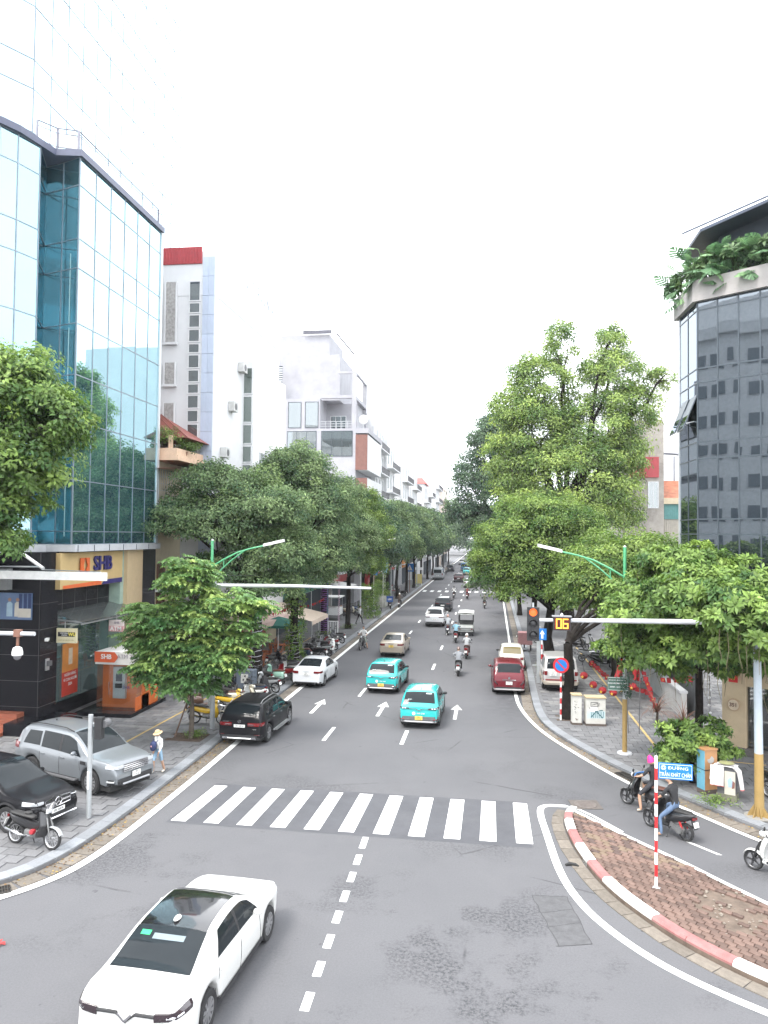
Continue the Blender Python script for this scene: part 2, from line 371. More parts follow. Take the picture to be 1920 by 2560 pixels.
# markings
mk = MB()
LL = smooth_line([(-40,11.8),(-20,12.4),(-14.6,13.7),(-12.6,14.9),(-11.2,16.2),(-10.45,17.4),(-10.18,18.5),(-10.06,20),(-10.02,24),(-10.05,29),(-10.2,36)], 2)+[(-10.27,60),(-10.3,400)]
LR = smooth_line([(22,9.7),(13.3,16.3),(9.6,20.2),(7.55,22.75),(6.35,24.7),(5.03,26.8),(3.7,29.9),(2.3,33.8),(1.6,38),(1.5,42),(1.6,48)], 2)+[(1.72,55),(2.0,93),(2.3,400)]
strip(LL, .24, .02, mk); strip(LR, .17, .02, mk)
E_ = mk.build('edge_line', M_PAINT, kind='structure')
MB().add([(-9.35,21.3,.003),(1.25,21.2,.003),(1.3,24.75,.003),(-9.1,24.85,.003)], [(0,1,2,3)]).build('crossing_bed', mat('crossing_asphalt', (.068,.069,.077), .85, var=.14, scale=1.2, dirt=.6, dirtcol=(.1,.1,.106), bump=.2, bscale=90), kind='structure')
cw = bpy.data.objects.new('zebra_crossing', None); COL.objects.link(cw); cw['kind'] = 'structure'
for i in range(11):
    x = -8.86+i*.992; m_ = MB().add([(x-.23-.16*(1-i/10), 21.46, 0),(x+.23-.16*(1-i/10), 21.46, 0),(x+.22, 24.66, 0),(x-.22, 24.66, 0)], [(0,1,2,3)]); m_.build('painted_stripe', M_PAINT, cw, loc=(0,0,.005))
cf = bpy.data.objects.new('zebra_crossing_far', None); COL.objects.link(cf); cf['kind'] = 'structure'
for i in range(10):
    x = -9.6+i*1.13; MB().add([(x-.26,114.3,0),(x+.26,114.3,0),(x+.26,117.4,0),(x-.26,117.4,0)], [(0,1,2,3)]).build('painted_stripe', M_PAINT, cf, loc=(0,0,.005))
ln = bpy.data.objects.new('lane_line', None); COL.objects.link(ln); ln['kind'] = 'structure'
def dash(x, y0, y1, w=.16, x1=None):
    x1 = x if x1 is None else x1
    MB().add([(x-w/2,y0,0),(x+w/2,y0,0),(x1+w/2,y1,0),(x1-w/2,y1,0)], [(0,1,2,3)]).build('dash', M_PAINT, ln, loc=(0,0,.005))
for y in (30.7, 39.35, 48.0, 56.4, 65, 73.6, 82.2, 90.8, 99.4, 108, 121, 130, 139, 148, 157, 166, 175):
    dash(-3.44, y, y+2.2); dash(-6.68, y, y+2.2)
for a, b in ((20.42,21.18),(19.39,20.0),(18.42,18.96),(17.41,17.95),(16.44,16.98),(15.43,15.97),(14.43,14.95),(13.37,13.93),(12.3,12.85)):
    dash(-3.2-(a-13.4)*.02, a, b, .17, -3.2-(b-13.4)*.02)
dash(6.23, 21.55, 22.33, .12, 5.6)
def arrow(x):
    p = [(-.085,0),(.085,0),(.085,2.0),(.29,1.95),(0,3.1),(-.29,1.95),(-.085,2.0)]
    MB().add([(x+a, 35.25+b, 0) for a, b in p], [tuple(range(7))]).build('lane_arrow', M_PAINT, ln, loc=(0,0,.005))
for x in (-8.3, -5.1): arrow(x)
arr = mat('worn_paint', (.5,.5,.5), .7, var=.1, scale=6, dirt=.6, dirtcol=(.2,.2,.2)); arrow(-1.48); list(ln.children)[-1].data.materials[0] = arr
yl = MB(); strip([(-14.3,24.5),(-14.26,29.1),(-14.1,35.6),(-14.2,60)], .1, .142, yl); yl.build('pavement_line', M_YEL, kind='structure')
yl = MB(); strip([(6.7,60),(6.72,36),(6.72,31.0),(7.15,30.45),(10.25,29.8)], .1, .142, yl); yl.build('pavement_line_right', M_YEL, kind='structure')
# repaired patch in the asphalt and its cracks
pt = MB().add([(1.08,18.42,.003),(1.9,18.5,.003),(2.2,16.45,.003),(1.5,16.25,.003)], [(0,1,2,3)]); P_ = pt.build('asphalt_patch', mat('patch_asphalt', (.083,.083,.087), .9, var=.2, scale=5, bump=.3, dirt=.3, dirtcol=(.05,.05,.05)), kind='structure')
ck = MB()
for a, b in (((1.08,18.42),(1.5,16.25)),((1.9,18.5),(2.2,16.45)),((1.08,18.42),(1.9,18.5)),((1.5,16.25),(2.2,16.45)),((1.25,17.6),(1.95,17.9)),((1.35,17.0),(2.05,17.3))):
    q = [(a[0]+(b[0]-a[0])*t/9+random.gauss(0,.018), a[1]+(b[1]-a[1])*t/9) for t in range(10)]; strip(q, .014, .006, ck)
ck.build('crack', mat('crack_black', (.045,.045,.047), .95), P_)
# traffic island
M_RED = mat('kerb_red', (.27,.115,.11), .75, var=.2, scale=4, dirt=.5, dirtcol=(.3,.22,.2)); M_WHT = mat('kerb_white', (.6,.6,.58), .75, var=.08, scale=4, dirt=.4, dirtcol=(.35,.33,.3))
IL = smooth_line([(2.55,24.15),(2.28,23.5),(2.3,21.8),(2.62,19.9),(2.98,18.7),(3.47,17.7),(4.03,16.75),(4.76,15.9),(5.35,15.35),(6.6,14.4),(8.6,13.2),(11,12.2)], 2)
IR = smooth_line([(2.55,24.15),(2.75,23.95),(3.6,22.7),(4.63,21.3),(5.25,20.5),(5.75,19.7),(6.5,18.65),(7.7,16.9),(9.4,14.4),(11,12.2)], 2)
ISL = MB().prism(IL[::-1]+IR[1:-1], -.02, .1).build('traffic_island', mat('island_bed', (.12,.09,.07), .95, var=.3, scale=4), kind='structure')
bpts = resample(IL, .98); cols = [M_RED, M_WHT, M_RED, M_WHT, M_RED, M_WHT, M_WHT, M_RED, M_RED, M_WHT, M_WHT, M_RED, M_RED, M_WHT, M_WHT]
bpts = [IL[0]]+[p for p in resample([q for q in IL if True], .1)]
bpts = [Vector(p) for p in bpts]; cut = [0.0, .55, 1.1, 1.95, 2.9, 4.0, 5.0, 5.95, 6.95, 7.9, 8.95, 9.95, 10.9, 11.9, 12.9, 13.9]
cum = [0.]
for a, b in zip(bpts[:-1], bpts[1:]): cum.append(cum[-1]+(b-a).length)
def at_len(s):
    for i in range(1, len(cum)):
        if cum[i] >= s: t = (s-cum[i-1])/max(1e-6, cum[i]-cum[i-1]); return bpts[i-1].lerp(bpts[i], t)
    return bpts[-1]
for k in range(len(cut)-1):
    ss = np.linspace(cut[k]+.008, cut[k+1]-.008, 4); o_ = [at_len(s) for s in ss]; pl = [tuple(p) for p in o_]
    inn = offset_line(pl, .24); h = .2+random.uniform(-.006, .006)
    mbk = MB(); out2 = offset_line(pl, .0); top = offset_line(pl, .05)
    rows = [[(*out2[i], -.01), (*out2[i], h-.05), (*top[i], h), (*inn[i], h), (*inn[i], .05)] for i in range(4)]; mbk.grid(rows); mbk.add([r for r in rows[0]], [(0,1,2,3,4)]); mbk.add([r for r in rows[-1]], [(4,3,2,1,0)])
    mbk.build('kerb_block', [M_WHT, M_RED, M_WHT, M_RED, M_WHT, M_RED, M_WHT, M_WHT, M_RED, M_RED, M_WHT, M_WHT, M_RED, M_RED, M_WHT][k], ISL)
rk = MB(); a = offset_line(IR, .0); b = offset_line(IR, -.14)
for i in range(len(IR)-1): rk.add([(*a[i], -.01),(*a[i+1], -.01),(*a[i+1], .125),(*a[i], .125),(*b[i+1], .125),(*b[i], .125)], [(0,1,2,3),(3,2,4,5)])
rk.build('low_edging', M_WHT, ISL)
# interlocking wavy pavers
M_BRK = mat('paver_clay', (.125,.08,.064), .85, var=.22, scale=5, dirt=.5, dirtcol=(.11,.085,.07), objvar=.32, bump=.25)
def paver_mesh(l=.225, w=.135, h=.05):
    top = []; n = 4
    wav = lambda t, s: .012*math.sin(2*PI*t)*s
    for i in range(n): top.append((-l/2+l*i/n, -w/2+wav(i/n, 1)))
    for i in range(n): top.append((l/2+wav(i/n, 1)*.8, -w/2+w*i/n))
    for i in range(n): top.append((l/2-l*i/n, w/2+wav(1-i/n, 1)))
    for i in range(n): top.append((-l/2+wav(1-i/n, 1)*.8, w/2-w*i/n))
    m_ = MB(); N = len(top); c = .006
    m_.add([(x, y, 0) for x, y in top]+[(x, y, h-c) for x, y in top]+[(x*.94, y*.92, h) for x, y in top], [(i,(i+1)%N,N+(i+1)%N,N+i) for i in range(N)]+[(N+i,N+(i+1)%N,2*N+(i+1)%N,2*N+i) for i in range(N)]+[tuple(range(2*N,3*N))])
    return m_
PV = paver_mesh(); PVM = PV.mesh('paver', M_BRK); inn = offset_line(IL, .26); innr = offset_line(IR, -.16); bed = inn[2:][::-1]+innr[2:-1]
ang = R(-38); ca, sa = math.cos(ang), math.sin(ang); sp = []
for i in range(-90, 90):
    for j in range(-90, 90):
        lx = i*.24+(.12 if j % 2 else 0); ly = j*.148; x = 5+lx*ca-ly*sa; y = 18+lx*sa+ly*ca
        if inside(bed, x, y) and y > 12.5: sp.append((x, y))
sp.sort(key=lambda q: (not in_view(*q), q[0]**2+q[1]**2)); rest = MB()
for k, (x, y) in enumerate(sp):
    bare = (x-5.5)**2/.5+(y-18.2)**2/1.1 < 1
    if bare and random.random() < .75: continue
    z = .088+random.uniform(-.007, .008)
    if k < 295:
        o = link('paver', PVM, ISL, (x, y, z)); o.rotation_euler = (random.gauss(0, .02), random.gauss(0, .02), ang+random.gauss(0, .02))
    else:
        b0 = len(rest.v); mi = random.randrange(4)
        rest.add([(x+a*ca-b*sa, y+a*sa+b*ca, z+c) for a, b, c in PV.v], PV.f, mi)
rest.build('pavers', [M_BRK]+[mat('paver_clay_%s' % n, c, .85, var=.22, scale=5, dirt=.4, dirtcol=(.11,.085,.07), bump=.2) for n, c in (('dark', (.085,.056,.048)), ('pink', (.16,.1,.08)), ('ochre', (.16,.115,.08)))], ISL, kind='stuff')
iw = MB(); IW = smooth_line([(2.5,24.62),(1.75,24.6),(1.62,23.9),(1.72,22.2),(1.85,19.65),(2.22,18.03),(2.76,16.9),(3.41,15.95),(4.11,15.27),(5.02,14.58),(6.4,13.7),(9,12.3)], 2); strip(IW, .2, .006, iw)
strip(smooth_line([(2.5,24.62),(3.0,24.3),(3.9,22.75)], 1), .1, .006, iw); iw.build('island_line', M_PAINT, kind='structure')
ig = resample(offset_line(IL, -.2), .6); IG = bpy.data.objects.new('island_gutter', None); COL.objects.link(IG); IG['kind'] = 'structure'
for a, b in zip(ig[:-1], ig[1:]):
    d = b-a; piece('gutter_slab', M_GUT, IG, (*((a+b)/2), .004), (d.length-.02, .34, .03), math.atan2(d.y, d.x)+random.gauss(0, .02))
rb = MB()
for _ in range(60):
    x = random.gauss(5.45, .42); y = random.gauss(18.3, .7)
    if inside(bed, x, y): s = random.uniform(.015, .05); rb.lathe([(s*.5,0),(s,s*.4),(s*.6,s*.9),(0,s)], (x, y, .1), n=5)
rb.build('rubble', mat('rubble_stone', (.2,.17,.14), .9, var=.3, scale=8), ISL, kind='stuff')
# covers and drains
mh = thing('manhole_cover', 'square iron manhole cover set in the asphalt beside the island tip', 'manhole', (3.12,24.85,.004), R(8))
MB().box(-.46,.46,-.4,.4,0,.012).build('frame', mat('manhole_iron', (.11,.095,.085), .7, .2, var=.25, scale=8, bump=.4), mh)
q = MB().lathe([(.36,0),(.36,.012),(.33,.02),(.0,.02)], (0,0,.008), n=28)
for i in range(-3, 4): q.box(-.2,.2,i*.075-.012,i*.075+.012,.026,.032)
q.build('lid', mat('lid_iron', (.13,.11,.1), .65, .2, var=.25, scale=10), mh)
def drain(label, x, y, rz, w, d, n):
    t = thing('storm_drain', label, 'drain', (x, y, .02), rz, 'storm drains along the kerbs')
    MB().box(-w/2,w/2,-d/2,d/2,0,.006).build('pit', mat('pit_black', (.015,.015,.015), .9), t)
    q = MB(); q.box(-w/2,w/2,-d/2,-d/2+.03,.008,.03); q.box(-w/2,w/2,d/2-.03,d/2,.008,.03); q.box(-w/2,w/2,-.015,.015,.008,.03)
    for i in range(n+1): xx = -w/2+w*i/n; q.box(xx-.012,xx+.012,-d/2+.032,-.017,.008,.03); q.box(xx-.012,xx+.012,.017,d/2-.032,.008,.03)
    q.build('grate', M_DARKMET, t)
drain('slotted iron storm drain by the grey kerb near the parked motorbike', -11.55, 16.45, R(38), .95, .4, 16)
drain('iron storm drain grate in the right gutter near the two stopped riders', 4.95, 27.95, R(-63), .9, .4, 8)
# litter and leaves in the gutters
lv = MB(); rr = random.Random(3)
def scatter(kl, side, n, ymax, off=(.02, .5)):
    pts = resample([p for p in kl if 12 < p[1] < ymax and abs(p[0]) < 20], .1)
    for _ in range(n):
        i = rr.randrange(len(pts)-1); a, b = pts[i], pts[i+1]; d = (b-a).normalized(); nr = Vector((-d.y, d.x))*side; t = off[0]+(off[1]-off[0])*rr.random()**2; p = a+nr*t
        s = rr.uniform(.02, .05); an = rr.random()*6.3; c, q = math.cos(an)*s, math.sin(an)*s
        lv.add([(p.x-c,p.y-q,.024),(p.x+q*.5,p.y-c*.5,.03+s*.3),(p.x+c,p.y+q,.026),(p.x-q*.5,p.y+c*.5,.028)], [(0,1,2,3)], rr.randrange(3))
scatter(KL, -1, 900, 60); scatter(KR, 1, 500, 50)
lv.build('fallen_leaves', [mat('dry_leaf', (.2,.11,.045), .9), mat('dry_leaf_dark', (.09,.055,.03), .9), mat('dry_leaf_yellow', (.32,.22,.07), .9)], kind='stuff')
q = MB(); 
for i in range(9): a = i*.7; q.add([(.0,.0,.02),(.14*math.cos(a),.1*math.sin(a),.01+.03*(i%3)),(.12*math.cos(a+.6),.09*math.sin(a+.6),.05-.02*(i%2))], [(0,1,2)])
tag(q.build('scrap', mat('red_scrap', (.4,.03,.03), .8), loc=(-9.9,14.5,.01)), 'crumpled red scrap lying on the asphalt at the left', 'litter')
q = MB().tube([(-.16,0,.02),(-.05,.05,.03),(.1,.02,.03),(.17,-.03,.02)], [.03,.05,.045,.02], 6)
tag(q.build('rubber_scrap', mat('rubber_black', (.02,.02,.02), .8), loc=(2.2,20.2,.01)), 'black rubber scrap lying on the white line by the island', 'litter')
# ---------------------------------------------------------------- vehicles
def paint(name, col, coat=.6, rough=.35, metal=0.): return mat('paint_'+name, col, rough, metal, var=.03, scale=1.5, coat=(coat if max(col) > .03 else .2), spec=(.15 if max(col) > .03 else .08), dirt=.12, dirtcol=tuple(c*.75 for c in col))
M_GLASS = mat('car_glass', (.016,.02,.023), .03, var=.1, scale=1, spec=.16)
M_TYRE = mat('tyre_rubber', (.022,.022,.023), .85, var=.2, scale=12)
M_RIM = mat('rim_alloy', (.42,.42,.43), .35, .8, var=.05)
M_RIMD = mat('rim_dark', (.1,.1,.105), .4, .6, var=.05)
M_PLAST = mat('black_plastic', (.022,.022,.024), .55, var=.15, scale=6)
M_GREYPL = mat('grey_plastic', (.1,.1,.105), .6, var=.15, scale=6)
M_CHR = mat('chrome', (.7,.7,.72), .12, 1., var=.02)
M_TAIL = mat('tail_lamp_red', (.15,.008,.01), .15, var=.1, coat=.8); M_TAILD = mat('tail_lamp_dark', (.07,.008,.01), .12, var=.1, coat=.8)
M_HEAD = mat('head_lamp_clear', (.62,.64,.66), .1, .3, var=.05, coat=1.)
M_PLW = mat('plate_white', (.72,.72,.7), .5, var=.03); M_PLY = mat('plate_yellow', (.72,.5,.1), .5, var=.03); M_INK = mat('plate_ink', (.02,.02,.02), .6)
M_DKIN = mat('cabin_dark', (.02,.02,.02), .9)
def catmull(pts, y):
    n = len(pts)
    if y <= pts[0][0]: return pts[0][1]
    if y >= pts[-1][0]: return pts[-1][1]
    for i in range(n-1):
        if pts[i][0] <= y <= pts[i+1][0]:
            y0, a = pts[i]; y1, b = pts[i+1]; h = y1-y0; t = (y-y0)/h
            def sl(j):
                if j <= 0 or j >= n-1: k = min(max(j, 0), n-2); return (pts[k+1][1]-pts[k][1])/(pts[k+1][0]-pts[k][0])
                l = (pts[j][1]-pts[j-1][1])/(pts[j][0]-pts[j-1][0]); r = (pts[j+1][1]-pts[j][1])/(pts[j+1][0]-pts[j][0])
                return 0 if l*r <= 0 else 2*l*r/(l+r)
            m0, m1 = sl(i)*h, sl(i+1)*h
            return (2*t**3-3*t*t+1)*a+(t**3-2*t*t+t)*m0+(-2*t**3+3*t*t)*b+(t**3-t*t)*m1
class Shape:
    """body surface of a car: y runs from the rear (-L/2) to the front, prof is the roof line as (y, z)"""
    def __init__(s, L, W, prof, belt, wb, wr, sill=.24, tum=.22, yoff=0., rear_r=.5, front_r=.9, rear_a=.1, front_a=.16):
        s.L, s.W, s.prof, s.belt, s.wr, s.sill, s.tum = L, W, prof, belt, wr, sill, tum
        s.wy = (-wb/2+yoff, wb/2+yoff); s.rr, s.fr, s.ra, s.fa = rear_r, front_r, rear_a, front_a
    def zt(s, y): return catmull(s.prof, y)
    def hw(s, y):
        w = s.W/2; e = s.L/2
        if y < -e+s.rr: w *= 1-s.ra*((-e+s.rr-y)/s.rr)**2
        if y > e-s.fr: w *= 1-s.fa*((y-e+s.fr)/s.fr)**2.2
        return w
    def zs(s, y):
        z = s.sill+.10*max(0, (abs(y)-s.L/2+.5)/.5)**2
        for c in s.wy:
            a = s.wr+.075; d = a*a-(y-c)**2
            if d > 0: z = max(z, s.wr+math.sqrt(d)*.99-.0)
        return z
    def sh(s, y): return min(catmull(s.belt, y), s.zt(y)-.03)
    def sec(s, y):
        zs, zt, sh, hw = s.zs(y), s.zt(y), s.sh(y), s.hw(y); g = max(0, zt-sh-.03); k = min(1, g/.3)
        xe = hw*.955; xr = max(xe-s.tum*g-.02, .2); mid = zs+(sh-zs)
        P = [(0, zs), (hw*.93, zs), (hw*.975, zs+.03), (hw, zs+.3*(sh-zs)), (hw*1.004, zs+.62*(sh-zs)), (hw*.99, sh-.045), (xe, sh)]
        P += [((xe+xr)/2+.012*k, sh+(zt-sh)*.48), (xr+.012*k, zt-.02-.075*k), (xr-.045*k-.02, zt-.012-.028*k), (xr-.14*k-.04, zt-.008-.012*k), (xr*.5, zt-.003-.004*k), (0, zt)]
        return P
    def side(s, y, f):
        """point on the glasshouse side, f 0 belt .. 1 roof edge"""
        P = s.sec(y); a, b, c = P[6], P[7], P[8]
        q = (a[0]+(b[0]-a[0])*f*2, a[1]+(b[1]-a[1])*f*2) if f < .5 else (b[0]+(c[0]-b[0])*(f*2-1), b[1]+(c[1]-b[1])*(f*2-1))
        return q
    def top(s, y, x):
        P = s.sec(y)[8:]; x = abs(x); P = [p for p in P]
        for a, b in zip(P[:-1], P[1:]):
            if b[0] <= x <= a[0]: t = (a[0]-x)/max(1e-6, a[0]-b[0]); return a[1]+(b[1]-a[1])*t
        return P[0][1] if x > P[0][0] else P[-1][1]
    def flank(s, y, z):
        P = s.sec(y)[1:7]
        for a, b in zip(P[:-1], P[1:]):
            if a[1] <= z <= b[1]: t = (z-a[1])/max(1e-6, b[1]-a[1]); return a[0]+(b[0]-a[0])*t
        return P[-1][0] if z > P[-1][1] else P[0][0]
    def ys(s):
        e = s.L/2; y = set(np.linspace(-e, e, 25).tolist())
        for c in s.wy:
            for t in np.linspace(-1, 1, 11): y.add(c+t*(s.wr+.075))
            y.add(c-(s.wr+.078)); y.add(c+(s.wr+.078))
        for p in s.prof: y.add(p[0])
        y = sorted(q for q in y if -e <= q <= e); out = [y[0]]
        for q in y[1:]:
            if q-out[-1] > .004: out.append(q)
        return out
    def body(s):
        mb = MB(); rows = []
        for y in s.ys():
            P = s.sec(y); rows.append([(x, y, z) for x, z in P]+[(-x, y, z) for x, z in P[-2:0:-1]])
        mb.grid(rows, closed=True, flip=True)
        for r, fl in ((rows[0], False), (rows[-1], True)):
            n = len(r)//2
            for i in range(1, n):
                q = [r[i], r[i+1] if i+1 <= n else r[i], r[-(i+1)] if i+1 < n else r[n], r[-i]]
                if i+1 == n: q = [r[i], r[n], r[-i]]
                mb.add(q if fl else q[::-1], [tuple(range(len(q)))])
            q = [r[0], r[1], r[-1]]; mb.add(q if fl else q[::-1], [(0,1,2)])
        return mb
    def wrap(s, t, z, end, d=.012):
        """point on the rear (end -1) or front (+1) fascia: t metres from the centre line, going round the corner onto the flank"""
        e = s.L/2*end; w = min(s.flank(e*.999, z), s.hw(e)); sg = 1 if t >= 0 else -1; a = abs(t)
        zt_ = z
        yy = e
        if a <= w-.03: return (t, yy+d*end, z)
        b = a-(w-.03); y = e-end*b; x = s.flank(y, min(z, s.sh(y)))+d*.8
        if b < .05: f = b/.05; return (sg*((w-.03)*(1-f)+x*f), yy+d*end*(1-f)+(y-yy)*f, z)
        return (sg*x, y, z)
    def patch(s, t0, t1, z0, z1, end, d=.012, n=8, zf=None):
        """curved panel on a fascia; z0, z1 may be functions of t"""
        mb = MB(); f0 = z0 if callable(z0) else (lambda t: z0); f1 = z1 if callable(z1) else (lambda t: z1); rows = []
        for t in np.linspace(t0, t1, n):
            a, b = f0(t), f1(t); A, B = s.wrap(t, a, end, d), s.wrap(t, b, end, d); A0, B0 = s.wrap(t, a, end, -.02), s.wrap(t, b, end, -.02); M_ = s.wrap(t, (a+b)/2, end, d*1.5)
            rows.append([A0, A, M_, B, B0])
        mb.grid(rows, flip=(end < 0)); mb.add(rows[0], [(0,1,2,3,4)]); mb.add(rows[-1], [(4,3,2,1,0)]); return mb
    def sideglass(s, y0, y1, sg, f0=.06, f1=.93, n=9, slant0=0., slant1=0.):
        mb = MB(); rows = []
        for i in range(n):
            r = []
            for j in range(4):
                f = f0+(f1-f0)*j/3; y = y0+slant0*f+(y1+slant1*f-y0-slant0*f)*i/(n-1)
                g = s.zt(y)-s.sh(y)
                x, z = s.side(y, f if g > .12 else f*.5); r.append((sg*(x+.007), y, z))
            rows.append(r)
        return mb.grid(rows, flip=(sg < 0))
    def screen(s, y0, y1, wf=.94, n=8, m=9, d=.008, w0=None, w1=None):
        mb = MB(); rows = []
        for i in range(n):
            y = y0+(y1-y0)*i/(n-1); P = s.sec(y); t = i/(n-1)
            x1 = (P[9][0]+.02)*wf
            if w0: x1 = w0+(w1-w0)*t
            r = []
            for j in range(m):
                x = -x1+2*x1*j/(m-1); r.append((x, y, s.top(y, x)+d))
            rows.append(r)
        return mb.grid(rows)
def wheel_meshes(r, w, rim, key, spokes=5):
    k = ('wheel', key)
    if k in KIDS: return KIDS[k]
    q = MB(); q.lathe([(r*.64,-w/2+.01),(r*.7,-w/2),(r*.93,-w/2),(r*.99,-w/2+.025),(r,-w*.25),(r,w*.25),(r*.99,w/2-.025),(r*.93,w/2),(r*.7,w/2),(r*.64,w/2-.01)], axis='x', n=24, caps=False)
    tyre = q.mesh('tyre', M_TYRE, True)
    q = MB(); q.lathe([(r*.66,w*.42),(r*.62,w*.36),(r*.6,w*.1),(0,w*.1)], axis='x', n=20, m=1); q.lathe([(r*.66,w*.42),(r*.66,w*.46),(r*.6,w*.44),(r*.6,w*.36)], axis='x', n=24, caps=False)
    for i in range(spokes):
        a = 2*PI*i/spokes+.3; c, s_ = math.cos(a), math.sin(a); ww = r*.1
        q.bar((w*.38, c*r*.06, s_*r*.06), (w*.42, c*r*.62, s_*r*.62), ww*1.5, .025, up=(1,0,0))
    q.lathe([(r*.15,w*.36),(r*.14,w*.46),(0,w*.47)], axis='x', n=12)
    rimm = q.mesh('rim', [rim, M_RIMD], False)
    KIDS[k] = (tyre, rimm); return KIDS[k]
def add_wheels(t, s, w=.22, rim=None, key='a', spokes=5, inset=.01):
    ty, ri = wheel_meshes(s.wr, w, rim or M_RIM, key, spokes)
    for y in s.wy:
        for sg in (-1, 1):
            x = sg*(s.W/2-w/2-inset); o = link('wheel', ty, t, (x, y, s.wr)); o.rotation_euler = (0, 0, 0 if sg > 0 else PI)
            link('rim', ri, o)
def plate(t, s, z, end, txt, yellow=False, w=.33, h=.165, x=0., d=.03, tilt=0.):
    y = (s.L/2+d)*end; o = MB().box(-w/2, w/2, -.008, .008, -h/2, h/2).build('number_plate', M_PLY if yellow else M_PLW, t, loc=(x, y, z))
    lines = txt.split('|'); k = len(lines)
    for i, l_ in enumerate(lines):
        hh = h/k*.78; me = text(l_, hh*1.1, M_INK, o, (0, .0105*end, h/2-h/k*(i+.5)), 0 if end < 0 else PI, .001, sx=min(1.1, w*.9/(len(l_)*hh*.62)))
    if tilt: o.rotation_euler[0] = tilt
    return o
def mirrors(t, s, y, z, matt, size=(.2,.1,.14)):
    for sg in (-1, 1):
        x = sg*(s.side(y, .15)[0]+.12); a, b, c = size; q = MB()
        rows = []
        for k in range(5):
            f = k/4; sc = [.5,.95,1,.9,.4][k]; rows.append([(x+math.cos(an)*a*.5*sc, y-.5*b+b*f, z+math.sin(an)*c*.5*sc) for an in np.linspace(0, 2*PI, 11)[:-1]])
        q.grid(rows, closed=True); q.add(rows[0], [tuple(range(10))]); q.add(rows[-1], [tuple(range(10))[::-1]]); q.bar((x-sg*a*.3, y, z-.04), (sg*(s.side(y, .1)[0]-.03), y+.02, z-.07), .05, .035)
        q.build('side_mirror', matt, t, True)
def seam(t, s, ys_, sg, z0, mt):
    q = MB()
    for y, sl in ys_:
        pts = []
        for f in np.linspace(0, 1, 7):
            z = z0+(s.sh(y)-.02-z0)*f; yy = y+sl*f; pts.append((sg*(s.flank(yy, z)+.002), yy, z))
        for a, b in zip(pts[:-1], pts[1:]): q.bar(a, b, .012, .006, up=(1,0,0))
    return q
def handles(t, s, ys_, z, mt):
    for sg in (-1, 1):
        for y in ys_:
            x = s.flank(y, z); MB().box(-.012,.022,-.1,.1,-.014,.014).build('door_handle', mt, t, loc=(sg*(x+.004), y, z))
